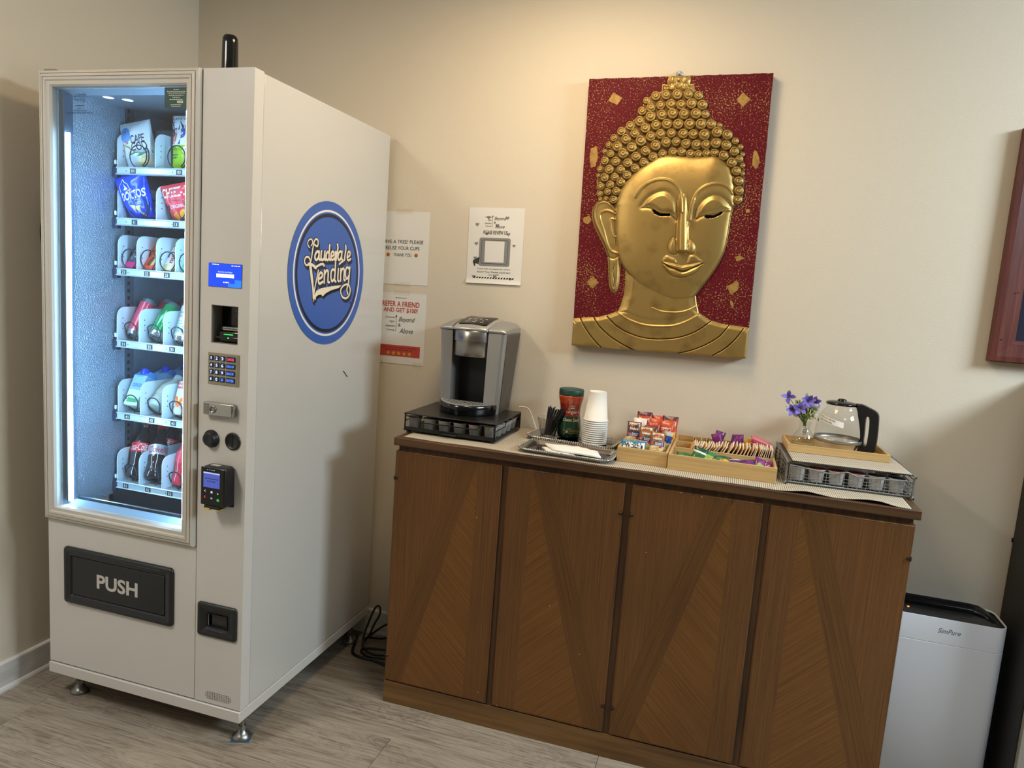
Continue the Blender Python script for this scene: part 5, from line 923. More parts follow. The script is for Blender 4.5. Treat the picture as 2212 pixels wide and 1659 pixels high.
mb = MB(); mb.lathe([(.041, .152), (.0435, .1525), (.0440, .155), (.0440, .170), (.0425, .1735), (.038, .1745), (.0001, .1745)], 48, cap1=False); mb.build('lid', mat('lid_green', '#14423a', .45), JR)
def jr(z): return np.interp(z, [p[1] for p in pr], [p[0] for p in pr])
def jfn(zc_, a0=.42): return lambda x, y: ((jr(zc_+y)+.0008)*math.sin(a0+x/.036), -(jr(zc_+y)+.0008)*math.cos(a0+x/.036), zc_+y)
mb = MB()
v, f = text_geo('Folgers', 0, .0); g = jfn(.0945); mb.add([g(x*.060, y*.0155) for x, y in v], f)
v, f = text_geo('Classic Decaf', 0, .0); g = jfn(.068); mb.add([g(x*.058, y*.0105) for x, y in v], f)
for k in range(9):
    a = PI*k/8; g = jfn(.112); mb.add([g(.005*math.cos(a)-.001*math.sin(a), .004*math.sin(a)), g(.005*math.cos(a)+.001*math.sin(a), .004*math.sin(a)), g(.011*math.cos(a), .010*math.sin(a))], [(0, 1, 2)])
g = jfn(.108); mb.add([g(-.008, 0), g(.008, 0), g(.005, .004), g(-.005, .004)], [(0, 1, 2, 3)]); g = jfn(.0835); mb.add([g(.0, 0), g(.018, 0), g(.018, .0007), g(0, .0007)], [(0, 1, 2, 3)])
mb.build('lettering', mat('jar_print', '#e2dccb', .4), JR)
mb = MB(); g = jfn(.030); dashes(mb, g, .045, .0026); g = jfn(.022); dashes(mb, g, .038, .0022); mb.build('gold_print', mat('gold_ink', '#a58a3c', .4, .3), JR)
# clear cup with stirrers
CLR = glassy('clear_plastic', (1, 1, 1), 1.5, .04, .97, 2.2)
CC = thing('clear_cup', 'clear plastic tumbler full of black stirrers on the back tray', 'cup', (1.050, -.148, ZB))
mb = MB(); mb.lathe([(.0245, .0), (.026, .002), (.0415, .069), (.0425, .070), (.0408, .070), (.0252, .004), (.0001, .004)], 32, cap1=False); mb.build('tumbler', CLR, CC)
STR = mat('stirrer_black', '#232327', .25)
sp = [(-.014, .006, -.004, .002, .108), (-.011, -.004, .002, .004, .111), (-.006, .008, .012, .006, .104), (-.004, -.006, .016, .000, .101), (.000, .004, .022, -.002, .099), (.003, -.008, .026, .004, .102), (.004, .009, .034, .006, .098), (.006, -.002, .040, -.004, .104), (.008, .006, .044, .002, .106), (.009, -.006, .049, .004, .104), (.011, .002, .053, -.003, .105), (.012, .009, .056, .003, .103), (-.009, .010, .006, .010, .100), (.002, .011, .030, .011, .1), (-.012, .002, .000, -.004, .106), (-.008, -.008, .009, -.010, .108), (.007, .012, .044, .010, .1), (.010, -.010, .050, -.002, .101), (.013, .005, .058, .000, .107), (-.002, .000, .018, .004, .109)]
for k, (x0, y0, x1, y1, z1) in enumerate(sp):
    mb = MB(); mb.tube([(1.050+x0*.9, -.148+y0*.8, ZB+.0065), (1.050+(x0+x1)/2, -.148+(y0+y1)/2, ZB+.0065+z1*.5), (1.050+x1, -.148+y1, ZB+z1)], [.0021, .0021, .0021], 6)
    o = mb.build('stirrer', STR); tag(o, 'thin black coffee stirrer standing in the clear plastic tumbler', 'stirrer', 'stirrers in the clear tumbler')

# ================================================================ boxes of snacks and tea on the sideboard
BAM = wood('bamboo', '#b8935c', '#d0ad76', PI/2, (2, 90), .42); BAMT = wood('bamboo_edge', '#c79f63', '#dcb87c', 0, (2, 70), .42, 'XY')
def bamboo_box(name, label, x0, x1, y0, y1, h, th, divs=(), cat='organizer box', z=None, rz=0):
    cx, cy = (x0+x1)/2, (y0+y1)/2; w, d = x1-x0, y1-y0
    t = thing(name, label, cat, (cx, cy, ZR if z is None else z), rz)
    for nm, b in (('front_wall', (-w/2, w/2, -d/2, -d/2+th, 0, h)), ('back_wall', (-w/2, w/2, d/2-th, d/2, 0, h)), ('side_wall', (-w/2, -w/2+th, -d/2+th, d/2-th, 0, h)), ('side_wall', (w/2-th, w/2, -d/2+th, d/2-th, 0, h)), ('bottom', (-w/2+th, w/2-th, -d/2+th, d/2-th, 0, .004))):
        mb = MB(); mb.box(*b, .0008, 1); mb.build(nm, BAM, t)
    for y in divs:
        mb = MB(); mb.box(-w/2+th, w/2-th, y-cy-th/2, y-cy+th/2, .004, h-.002, .0006, 1); mb.build('divider', BAM, t)
    return t
bamboo_box('bamboo_snack_box', 'small bamboo box filled with cracker packs', 1.328, 1.484, -.358, -.018, .047, .007)
bamboo_box('bamboo_tea_box', 'long bamboo organizer with three compartments of tea and sweeteners', 1.4865, 1.803, -.372, -.014, .047, .0075, (-.236, -.128))

# cracker packs
CK = [foil('choc', '#5b3524', .3), foil('tan_brown', '#96602c', .3), foil('royal', '#24418c', .3), foil('cookie', '#e6cf96', .4), foil('lance_white', '#ead9cf', .3), foil('lance_red', '#b5382e', .3), foil('orange_red', '#c9502a', .3), foil('plum', '#5e2434', .3), foil('yellow_c', '#eebb2c', .3), foil('aqua', '#2f83ae', .3), foil('jam', '#b8412e', .4), foil('crumb', '#8a6a3a', .5)]
def place_pack(label, x, y, z, w, h, d, back, bands, pr_, seed, yaw=0, grp='snack packs in the small bamboo box'):
    t = thing('cracker_pack', label, 'snack pack', (x, y, z), (-back, 0, yaw), grp); p = Pack(w, h, d, seed=seed)
    p.build('wrapper', t, bands, 12, 16); mb = MB(); pr_(p, mb); mb.build('print', CK+[WHITE, INK], t); return t
def nekot(p, mb):
    p.patch(mb, [(.12, .84), (.9, .84), (.9, .955), (.12, .955)], 4); p.text(mb, 'Lance', .5, .897, .022, .0075, 5, .15, .02, .0012)
    p.text(mb, 'Nekot', .52, .70, .028, .0085, 12, 0, .03); p.patch(mb, [(.15, .61), (.85, .63), (.85, .645), (.15, .625)], 6)
    p.text(mb, 'Peanut', .62, .505, .021, .0055, 12, 0, .02); p.text(mb, 'Butter', .62, .44, .019, .0055, 12, 0, .02); p.patch(mb, blob(.18, .48, .15, .06), 6, .0009)
    p.patch(mb, blob(.5, .22, .43, .13, 18), 3, .0011); p.patch(mb, blob(.80, .34, .12, .045), 10, .0016)
    for q in ((.25, .22), (.4, .17), (.55, .24), (.7, .16), (.35, .28), (.62, .3)): p.patch(mb, blob(q[0], q[1], .025, .011, 6), 11, .0015)
NB = [(0, .36, CK[3]), (.36, .57, CK[2]), (.57, 1, CK[0])]; NB2 = [(0, .36, CK[3]), (.36, .57, CK[2]), (.57, 1, CK[1])]
BX = ZR+.006
place_pack('brown and blue peanut butter cookie pack, left in the front row of the bamboo box', 1.3585, -.234, BX+.022, .046, .082, .018, .34, NB, nekot, 21, .05)
place_pack('brown and blue peanut butter cookie pack, middle of the front row of the bamboo box', 1.401, -.262, BX+.019, .046, .079, .018, .38, NB2, nekot, 22)
place_pack('brown and blue peanut butter cookie pack, front right of the bamboo box', 1.441, -.290, BX+.016, .047, .073, .018, .40, NB2, nekot, 23, -.04)
def welch(p, mb):
    p.text(mb, "Welch's", .52, .56, .060, .019, 13, 0, .02, .0016); p.patch(mb, [(.06, .28), (.95, .24), (.95, .86), (.2, .86)], 12, .0011); p.patch(mb, blob(.25, .85, .2, .07), 9, .0014)
place_pack('blue and white fruit snack pack lying at the front of the bamboo box', 1.371, -.318, BX+.018, .082, .042, .014, .55, [(0, 1, CK[9])], welch, 24, .03)
def lance2(p, mb):
    p.patch(mb, [(.1, .70), (.9, .70), (.9, .83), (.1, .83)], 4); p.text(mb, 'Lance', .5, .765, .030, .010, 5, .15, .02, .0012); p.patch(mb, blob(.4, .42, .33, .16), 3, .001); p.patch(mb, [(.6, .3), (.95, .3), (.95, .55), (.6, .5)], 8, .0013)
place_pack('plum topped cracker pack at the back left of the bamboo box', 1.377, -.110, BX+.002, .052, .118, .02, .22, [(0, .5, CK[6]), (.5, .85, CK[6]), (.85, 1, CK[7])], lance2, 25, .06)
place_pack('white and yellow cracker pack leaning before the plum topped one', 1.366, -.150, BX+.003, .048, .100, .018, .25, [(0, .5, CK[8]), (.5, 1, CK[4])], lambda p, mb: p.patch(mb, blob(.35, .8, .3, .14), 12), 26, .03)
place_pack('orange cracker pack at the back middle of the bamboo box', 1.421, -.095, BX+.002, .046, .108, .02, .22, [(0, .95, CK[6]), (.95, 1, CK[5])], lance2, 27)
for k in range(3):
    place_pack('%s orange brown cracker pack in the middle column of the bamboo box' % ('rear', 'second', 'third')[k], 1.417-.003*k, -.140-.034*k, BX+.003, .045, .103-.007*k, .017, .27+.03*k, [(0, .6, CK[0] if k else CK[6]), (.6, 1, CK[5] if k == 1 else CK[6] if k == 0 else CK[0])], lance2, 30+k)
def toast(p, mb):
    p.patch(mb, [(.1, .66), (.8, .66), (.8, .80), (.1, .80)], 4); p.text(mb, 'Lance', .45, .73, .030, .010, 5, .15, .02, .0012); p.patch(mb, blob(.5, .36, .42, .15, 18), 8, .001); p.text(mb, 'TOAST', .5, .38, .024, .006, 5, 0, .02, .0016); p.patch(mb, blob(.5, .16, .36, .09), 3, .0012)
place_pack('plum topped orange cracker pack at the back right of the bamboo box', 1.462, -.105, BX+.002, .054, .112, .02, .2, [(0, .86, CK[6]), (.86, 1, CK[7])], lance2, 35, -.05)
place_pack('orange cracker pack with yellow badge at the right of the bamboo box', 1.457, -.150, BX+.003, .048, .098, .018, .26, [(0, 1, CK[6])], toast, 36, -.03)
place_pack('pale see-through cracker pack against the right wall of the bamboo box', 1.459, -.212, BX+.003, .036, .078, .02, .3, [(0, .5, foil('clearish', '#a9a596', .15)), (.5, .8, CK[2]), (.8, 1, foil('clearish2', '#c4c3bd', .15))], lambda p, mb: p.patch(mb, blob(.5, .35, .3, .2), 3), 37, -.5)

# tea sachets in the middle compartment: a row of thin envelopes
TW = mat('sachet_white', '#f0e7d2', .6); TY = mat('sachet_yellow', '#dc9f2c', .5); TB = mat('sachet_shade_brown', '#8a4f1c', .55)  # brown on the lower faces paints the shade between envelopes
def sachet_mesh():
    mb = MB(); w, h, th = .088, .066, .0008
    mb.box(-th, th, -w/2, w/2, 0, h, mi=0)
    for s in (1, -1): mb.box(s*(th+.0002)-.0001, s*(th+.0002)+.0001, -w/2+.002, w/2-.002, .046, h-.005, mi=1); mb.box(s*(th+.0003)-.0001, s*(th+.0003)+.0001, -w/2+.002, w/2-.002, .002, .046, mi=2)
    return mb
rnd = random.Random(5); s0 = None; NS_ = 46
for k in range(NS_):
    u = k/(NS_-1); x = 1.512+u*(1.7895-1.512); lean = .66*(1-u)**1.0+.14+rnd.uniform(-.06, .06)
    if k == 40: lean += .12
    loc = (x, -.182+rnd.uniform(-.003, .003), ZR+.0045+.0016*math.sin(lean)); rot = (rnd.uniform(-.03, .03), min(lean, .72), rnd.uniform(-.05, .05))
    if s0 is None: s0 = sachet_mesh().build('tea_sachet', [TW, TY, TB], None, loc); o = s0
    else: o = s0.copy(); COL.objects.link(o); o.location = loc
    o.rotation_euler = rot; o.scale = (1, 1, 1+rnd.uniform(-.03, .08)); tag(o, 'white edged yellow tea sachet standing in the middle row of the bamboo organizer', 'tea sachet', 'tea sachets in the middle row')
def packet(name, label, cat, loc, rot, w, h, d, bands, prn=None, pm=(), seed=1, grp=None, n=8, m=10):
    t = thing(name, label, cat, loc, rot, grp); p = Pack(w, h, d, seed=seed); p.build('wrapper', t, bands, n, m)
    if prn: mb = MB(); prn(p, mb); mb.build('print', pm, t)
    return t
PUR = foil('purple', '#7a2a72', .25); PUR2 = foil('violet', '#4e2a6e', .25); GRN = foil('tea_green', '#3f7a4c', .25); GRN2 = foil('tea_dark_green', '#1f5240', .25); LIME = foil('tea_lime', '#8fb04e', .3); YEL = foil('tea_yellow', '#d9a32e', .35); KRAFT = foil('kraft', '#a5763f', .6); KRF2 = foil('kraft_pale', '#c9b18a', .6); PINK = foil('sweet_pink', '#c9405a', .5); PNK2 = foil('sweet_pink_light', '#df7f8e', .5)
FR = 'packets in the front compartment'; ZF = ZR+.0045
leafy = lambda p, mb: (p.patch(mb, blob(.4, .45, .25, .2), 0), p.patch(mb, blob(.65, .3, .2, .16), 1))
GP = [LIME, foil('tea_brown', '#5b3a26', .4), WHITE, YEL]
packet('green_packet', 'light green tea packet lying leftmost in the front compartment', 'tea packet', (1.5345, -.300, ZF+.004), (-1.0, .1, .2), .052, .047, .018, [(0, .6, LIME), (.6, 1, GRN)], leafy, [GRN, LIME], 41, FR)
packet('green_packet', 'dark green striped tea packet standing upright in the front compartment', 'tea packet', (1.5655, -.296, ZF+.002), (-.35, .25, -.15), .044, .058, .016, [(0, .72, GRN), (.72, .80, WHITE), (.80, .86, GRN2), (.86, .9, YEL), (.9, 1, GRN2)], lambda p, mb: p.patch(mb, [(.12, .15), (.85, .12), (.8, .36), (.15, .36)], 1), GP, 42, FR)
packet('green_packet', 'pale green tea packet with a raised corner, third in the front compartment', 'tea packet', (1.603, -.300, ZF+.002), (-.62, .32, .1), .048, .054, .016, [(0, .7, LIME), (.7, .95, GRN), (.95, 1, WHITE)], lambda p, mb: p.patch(mb, [(.5, .1), (.85, .1), (.85, .3), (.55, .3)], 2), GP, 43, FR)
packet('green_packet', 'dark green tea packet lying flat right of the other green ones', 'tea packet', (1.640, -.318, ZF+.016), (-1.25, 0, -.12), .056, .058, .020, [(0, .3, GRN2), (.3, .5, YEL), (.5, .95, GRN2), (.95, 1, WHITE)], leafy, [GRN, YEL], 44, FR)
packet('purple_packet', 'violet tea packet with white end, left of the purple ones in front', 'tea packet', (1.694, -.322, ZF+.010), (-1.15, 0, .25), .050, .052, .018, [(0, .25, YEL), (.25, .8, PUR2), (.8, 1, WHITE)], leafy, [PUR2, PUR], 45, FR)
packet('purple_packet', 'violet tea packet lying second among the purple ones in front', 'tea packet', (1.733, -.318, ZF+.012), (-1.1, -.12, .35), .056, .052, .018, [(0, .2, YEL), (.2, .9, PUR2), (.9, 1, PUR)], leafy, [PUR, PUR2], 46, FR)
packet('purple_packet', 'magenta tea packet standing with pointed corner in the front compartment', 'tea packet', (1.754, -.305, ZF+.003), (-.6, .38, .3), .040, .054, .014, [(0, .2, WHITE), (.2, 1, PUR)], leafy, [LIME, PUR], 47, FR)
packet('purple_packet', 'magenta tea packet rightmost in the front compartment', 'tea packet', (1.7785, -.300, ZF+.002), (-.75, .0, -.25), .034, .050, .016, [(0, 1, PUR)], lambda p, mb: p.patch(mb, [(.2, .05), (.3, .05), (.3, .95), (.2, .95)], 0), [WHITE], 48, FR)
BK = 'packets in the back compartment'
for k, x in enumerate((1.549, 1.556, 1.575, 1.585, 1.593, 1.599)):
    packet('sugar_packet', 'kraft paper sugar packet standing in the back compartment', 'sugar packet', (x, -.072, ZF), (-.05, .1, PI/2+.1*math.sin(k*3)), .075, .050, .006, [(0, 1, KRAFT if k % 2 else KRF2)], None, (), 50+k, 'kraft sugar packets')
for k, (x, dz, r) in enumerate(((1.617, .007, .25), (1.640, .0, -.3), (1.660, -.001, .5), (1.675, -.001, .2), (1.699, .002, -.1))):
    packet('purple_packet', 'purple tea packet %s from the left in the back compartment' % ORD[k], 'tea packet', (x, -.072, ZF), (-.1, r, .3*math.sin(k*2+1)), .034, .074+dz, .014, [(0, .35, LIME if k < 2 else PUR), (.35, 1, PUR if k != 3 else PUR2)], None, (), 60+k, BK)
packet('yellow_packet', 'small yellow tea packet between purple and kraft packets at the back', 'tea packet', (1.722, -.075, ZF), (-.1, .1, .2), .034, .066, .012, [(0, 1, YEL)], None, (), 66, BK)
for k in range(2): packet('sugar_packet', 'kraft sugar packet %s beside the pink sweeteners' % ('nearest', 'next')[k], 'sugar packet', (1.733+.008*k, -.072, ZF), (-.05, .1, PI/2-.15), .07, .054, .006, [(0, 1, KRAFT)], None, (), 68+k, 'kraft sugar packets')
mbm = None
for k in range(7):
    t = thing('pink_sweetener', 'pink sweetener packet, %s in the slanting pile at the back right' % ('lowest', 'second', 'third', 'fourth', 'fifth', 'sixth', 'topmost')[k], 'sweetener packet', (1.766+.0015*math.sin(k*2.1), -.078, ZF+.042+k*.0040), (.05, .32, .08*math.sin(k*1.7)), 'pink sweetener packets')
    mb = MB(); mb.box(-.034, .034, -.026, .026, -.0016, .0016, .0006, 1); mb.build('wrapper', PINK if k % 2 else PNK2, t)
    mb = MB(); mb.box(-.0318, -.028, -.0246, -.012, -.0012, .0016); mb.box(.028, .0318, -.0246, -.012, -.0012, .0016); mb.build('crimp', INK, t)
# the pile rests on a slanting bundle of packets
for k in range(3): packet('pink_sweetener', 'pink sweetener packet standing under the slanting pink pile', 'sweetener packet', (1.748+.018*k, -.070, ZF), (-.05, 0, PI/2), .06, .050-.007*k, .012, [(0, 1, PINK)], None, (), 80+k, 'pink sweetener packets below the pile')

# ================================================================ grey wire pod rack with cloth, tray, vase and carafe
WG = mat('wire_grey', '#8a8a8b', .4, .6)
RK = thing('wire_pod_rack', 'grey wire coffee pod rack with a slide-out basket at the right end', 'pod rack', (1.996, -.186, ZR), .045)
rw, rd_, rh = .172, .146, .068
for x in (-rw, rw):
    mb = MB(); mb.tube(bez([(x, -rd_, .008), (x, -rd_+.0, rh-.012), (x, -rd_+.008, rh-.002), (x, rd_-.008, rh-.002), (x, rd_, rh-.012), (x, rd_, .008), (x, rd_-.006, .003), (x, -rd_+.006, .003)], 3, True), .0032, 8, True)
    for q in (.016, .029, .042, .055): mb.tube([(x, -rd_, q), (x, rd_, q)], .0016, 6)
    for y in (-rd_*.33, rd_*.33): mb.tube([(x, y, .004), (x, y, rh-.003)], .0022, 6)
    mb.build('side_frame', WG, RK)
for y, z in ((rd_-.004, rh-.002), (rd_, .012), (-rd_+.008, .0033), (.0, .0033), (-rd_+.012, rh-.0025), (0, rh-.0035)):
    mb = MB(); mb.tube([(-rw, y, z), (rw, y, z)], .0024, 6); mb.build('cross_bar', WG, RK)
mb = MB(); mb.box(-rw+.003, rw-.003, -rd_+.006, rd_-.003, rh-.0035, rh-.0012); mb.build('top_plate', mat('rack_top', '#4a4847', .5, .4), RK)
bk = MB(); zt_ = lambda t: .052-.0035*math.cos(2*PI*t)*0+(.004*math.cos(PI*2*t)) if False else 0
def wav(x):
    t = (x+rw)/(2*rw); return .050+.006*math.cos(PI*min(t/.38, 1)) if t < .38 else (.044+.010*math.sin(PI*(t-.38)/.20)**2 if t < .58 else .044+.006*(t-.58)/.42)
fx = [-rw+.008+(2*rw-.016)*k/40 for k in range(41)]
bk.tube([(x, -rd_-.002, wav(x)) for x in fx], .0024, 6); bk.tube([(fx[0], -rd_-.002, wav(fx[0])), (fx[0], -rd_-.002, .006), (fx[-1], -rd_-.002, .006), (fx[-1], -rd_-.002, wav(fx[-1]))], .0022, 6)
bk = bk.build('basket_front', WG, RK)
mb = MB()
for k in range(27):
    x = fx[0]+(fx[-1]-fx[0])*(k+.5)/27; mb.tube([(x, -rd_-.0025, .006), (x, -rd_-.0025, wav(x))], .0009, 5)
for z in (.014, .023, .032): mb.tube([(fx[0], -rd_-.0025, z), (fx[-1], -rd_-.0025, z)], .0009, 5)
for k in range(30):
    x = fx[0]+(fx[-1]-fx[0])*(k+.5)/30; mb.tube([(x, -rd_, .0065), (x, rd_-.01, .0065)], .0008, 4)
for k in range(16):
    y = -rd_+(2*rd_-.01)*(k+.5)/16; mb.tube([(fx[-1], y, .0065), (fx[-1], y, .046)], .0008, 4)
for z in (.016, .026, .036, .046): mb.tube([(fx[-1], -rd_, z), (fx[-1], rd_-.01, z)], .0008, 4)
mb.build('basket_grid', WG, bk, kind='stuff')
PODG = mat('pod_cup_grey', '#efeeec', .45)
def rk(x, y, z): c, s = math.cos(.045), math.sin(.045); return (1.996+c*x-s*y, -.186+s*x+c*y, ZR+z)
for i in range(6): pod('grey white coffee pod %s from the left in the wire rack' % ORD[i], rk(-.137+.0545*i, -.115, .0078), (2, 0, 0, 0, 2, 3)[i], 'pods in the wire rack', PODG)
for j in range(3): pod('coffee pod %s from the front along the right side of the wire rack' % ORD[j+1], rk(-.137+.0545*5, -.115+.056*(j+1), .0078), 2, 'pods in the wire rack', PODG)
# striped cloth on the rack
o = cloth('rack_cloth', -.158, .166, lambda x: -.140+.001*math.sin(x*50), .138, 0, 60, 8, lambda x, t: 0, .002); o.location = rk(0, 0, rh-.0004); o.rotation_euler = (0, 0, .045)
tag(o, 'striped cloth folded over the top of the grey wire rack', 'cloth')
zr_ = ZR+rh+.0022
bamboo_box('bamboo_tray', 'shallow pale bamboo tray on the wire rack holding vase and carafe', 1.834, 2.130, -.196, -.03, .024, .007, (), 'tray', zr_, .045)
zt2 = zr_+.0046
# vase
GLS = glassy('vase_glass', (.99, 1, .99), 1.45, .02, .98, .9)
VS = thing('bud_vase', 'small round-shouldered clear glass bud vase on the bamboo tray', 'vase', (1.888, -.118, zt2))
mb = MB(); mb.lathe([(.030, 0), (.0345, .003), (.0362, .012), (.0355, .024), (.031, .038), (.022, .051), (.0165, .060), (.0158, .069), (.0175, .072), (.0195, .074), (.0190, .078), (.0205, .0795), (.0205, .083), (.0185, .084), (.0155, .083), (.0145, .070), (.0155, .060), (.021, .050), (.030, .036), (.0342, .024), (.0345, .010), (.0001, .006)], 32, cap1=False); mb.build('glass', GLS, VS)
mb = MB(); mb.lathe([(.0001, .0062), (.0335, .010), (.0340, .0145), (.0001, .015)], 24, cap0=False, cap1=False); mb.build('water', glassy('water', (.95, .98, .97), 1.33, .01, .97), VS)
mb = MB(); pts = [(0, -.0165, .068), (.003, -.018, .064), (.005, -.0185, .056), (.0, -.019, .050), (-.005, -.0195, .053), (-.003, -.020, .060), (.003, -.0205, .058), (.004, -.023, .050), (0, -.025, .044), (-.004, -.024, .048), (-.001, -.021, .056)]
mb.tube(bez(pts, 5), .0009, 6); mb.build('wire_charm', mat('charm_metal', '#5a5a5a', .3, .9), VS)
# flowers: each sprig with its stem
LEAFG = mat('sprig_green', '#5f7f32', .5); BERRY = mat('berry_green', '#8f9e2e', .4); PETAL = mat('petal_violet', '#8272cf', .5); PETD = mat('petal_deep', '#6250ae', .5); PETW = mat('petal_white', '#f0efec', .5)
def petal(mb, c, direction, L, w, mi, up=(0, 0, 1)):
    d = Vector(direction).normalized(); s = d.cross(Vector(up)); s = s.normalized() if s.length > .05 else Vector((1, 0, 0)); n = s.cross(d); c = Vector(c); A, B = [], []
    for t, q in ((0, .15), (.25, .7), (.55, 1), (.8, .75), (1, .02)):
        m_ = c+d*L*t+n*(.25*L*math.sin(t*2.2)); A.append(tuple(m_+s*w*q)); B.append(tuple(m_-s*w*q))
    for k in range(4): mb.add([A[k], A[k+1], B[k+1], B[k]], [(0, 1, 2, 3)], mi, True)
fl = [((-.060, .0, .158), 4, 0, .0), ((-.042, -.012, .118), 6, 0, .1), ((.000, -.008, .152), 7, 0, .2), ((.018, .004, .148), 6, 0, .3), ((-.022, -.014, .125), 5, 0, .5)]
for k, (c, npet, kind, ph) in enumerate(fl):
    lab = ['violet flower on the sprig reaching furthest left of the vase', 'violet flower hanging low on the left of the bouquet', 'violet flower at the top middle of the bouquet', 'violet flower at the top right of the bouquet', 'violet flower in front of the green berries'][k]
    t = thing('violet_flower', lab, 'flower', (1.888, -.118, zt2), 0, 'flowers in the bud vase')
    mb = MB(); mb.tube(bez([(0+.002*k-.004, .002*k-.003, .068), (c[0]*.15, c[1]*.2, .084), (c[0]*.55, c[1]*.6, .075+(c[2]-.075)*.6), c], 5), .0011, 5); mb.build('stem', LEAFG, t)
    for i in range(npet):
        a = 2*PI*i/npet+ph; mb = MB(); petal(mb, c, (math.cos(a), -.45, math.sin(a)*.9+.05), .028, .0068, 0, (0, -1, .2)); mb.build('petal', PETAL if (i+k) % 3 else PETD, t)
    mb = MB()
    for i in range(4): mb.lathe([(.0001, -.002), (.002, 0), (.0001, .0025)], 6, (c[0]+.003*math.cos(i*1.7), c[1]-.003), M=Matrix.Translation((0, 0, c[2]+.003*math.sin(i*1.7)))); 
    mb.build('flower_centre', BERRY, t)
gs = thing('berry_sprig', 'bunch of green sprigs with yellow green berries in the vase', 'greenery', (1.888, -.118, zt2), 0)
rnd = random.Random(11)
for k in range(9):
    e = (rnd.uniform(-.040, .024), rnd.uniform(-.014, .012), rnd.uniform(.110, .150)); mb = MB(); mb.tube(bez([(rnd.uniform(-.006, .006), rnd.uniform(-.005, .005), .068), (e[0]*.15, e[1]*.2, .078), (e[0]*.6, e[1]*.7, .1), e], 4), .0009, 5); mb.build('stem', LEAFG, gs)
for e in ((-.006, 0, .173), (.028, -.004, .155), (-.066, .0, .146)):
    mb = MB(); mb.tube([(e[0]*.3, 0, .10), e], .0008, 5)
    for q in (.75, .85, .95, 1.): mb.tube([tuple(Vector((e[0]*.3, 0, .10)).lerp(Vector(e), q-.03)), tuple(Vector((e[0]*.3, 0, .10)).lerp(Vector(e), q)+Vector((.004*(-1)**int(q*20), 0, .002)))], .0008, 4)
    mb.build('twig', LEAFG, gs)
mb = MB()
for k in range(220):
    c = Vector((rnd.gauss(-.006, .017), rnd.gauss(-.004, .010), rnd.uniform(.090, .142))); petal(mb, c, (rnd.uniform(-1, 1), rnd.uniform(-1, .3), rnd.uniform(.1, 1)), .012, .0028, rnd.randint(0, 1))
mb.build('leaf_tuft', [LEAFG, mat('sprig_light', '#86a04a', .5)], gs, kind='stuff')
for c in ((.022, -.016, .118), (.008, -.018, .112), (-.004, -.018, .128), (.004, -.017, .133), (-.016, -.016, .128), (.012, -.018, .098), (-.020, -.015, .116), (-.002, -.018, .106)):
    mb = MB(); mb.lathe([(.0001, -.0045), (.003, -.0035), (.0045, 0), (.003, .0035), (.0001, .0045)], 10, (c[0], c[1]), M=Matrix.Translation((0, 0, c[2]))); mb.build('berry', BERRY, gs)
t = thing('white_flower', 'pale white trailing flower at the right of the bouquet', 'flower', (1.888, -.118, zt2), 0, 'flowers in the bud vase')
mb = MB(); mb.tube(bez([(.004, 0, .069), (.004, 0, .085), (.02, -.002, .125)], 5), .001, 5); mb.build('stem', LEAFG, t)
for d in ((.5, -.2, 1), (.9, -.1, .2), (.7, -.3, -1.2), (.1, -.3, .9)): mb = MB(); petal(mb, (.02, -.004, .125), d, .024, .006, 0, (0, -1, 0)); mb.build('petal', PETW, t)
# carafe
CF = thing('glass_carafe', 'empty glass coffee carafe with black lid and handle on the bamboo tray', 'carafe', (1.992, -.108, zt2))
mb = MB(); mb.lathe([(.0001, .0015), (.040, .001), (.056, .004), (.066, .014), (.0705, .028), (.0718, .040), (.0714, .065), (.0690, .085), (.0635, .107), (.056, .124), (.048, .135), (.0445, .141), (.0445, .148), (.0425, .148), (.0425, .141), (.046, .134), (.054, .1225), (.0612, .106), (.0667, .084), (.0690, .064), (.0692, .040), (.064, .016), (.053, .007), (.0001, .0045)], 40, cap0=False, cap1=False); mb.build('glass_body', glassy('carafe_glass', (1, 1, 1), 1.45, .015, .985, .55), CF)
mb = MB(); mb.lathe([(.0700, .0305), (.0722, .0315), (.0730, .0405), (.0722, .0425)], 40, cap0=False, cap1=False); mb.build('base_band', mat('band_steel', '#a8a49c', .35, .7), CF)
mb = MB(); mb.lathe([(.0425, .150), (.0455, .1485), (.0455, .154), (.040, .1575), (.02, .1605), (.0001, .161)], 32, (-.003, 0), cap1=False); mb.box(.02, .06, -.014, .014, .146, .1575, .004, 2); mb.lathe([(.014, .160), (.013, .165), (.008, .1675), (.0001, .168)], 16, (-.002, -.0), cap0=False, cap1=False); mb.build('lid', BLACKG, CF)
ho = bez([(.040, .150), (.055, .1585), (.080, .150), (.097, .143), (.107, .132), (.110, .110), (.112, .070), (.1115, .030), (.108, .012), (.095, .006), (.072, .0045), (.055, .006), (.050, .012), (.0545, .024), (.064, .030), (.0635, .06), (.058, .09), (.050, .12), (.046, .14)], 4, True)
hi = bez([(.074, .120), (.073, .100), (.0745, .07), (.0745, .045), (.077, .031), (.083, .030), (.0855, .040), (.086, .075), (.085, .105), (.081, .122)], 8, True)
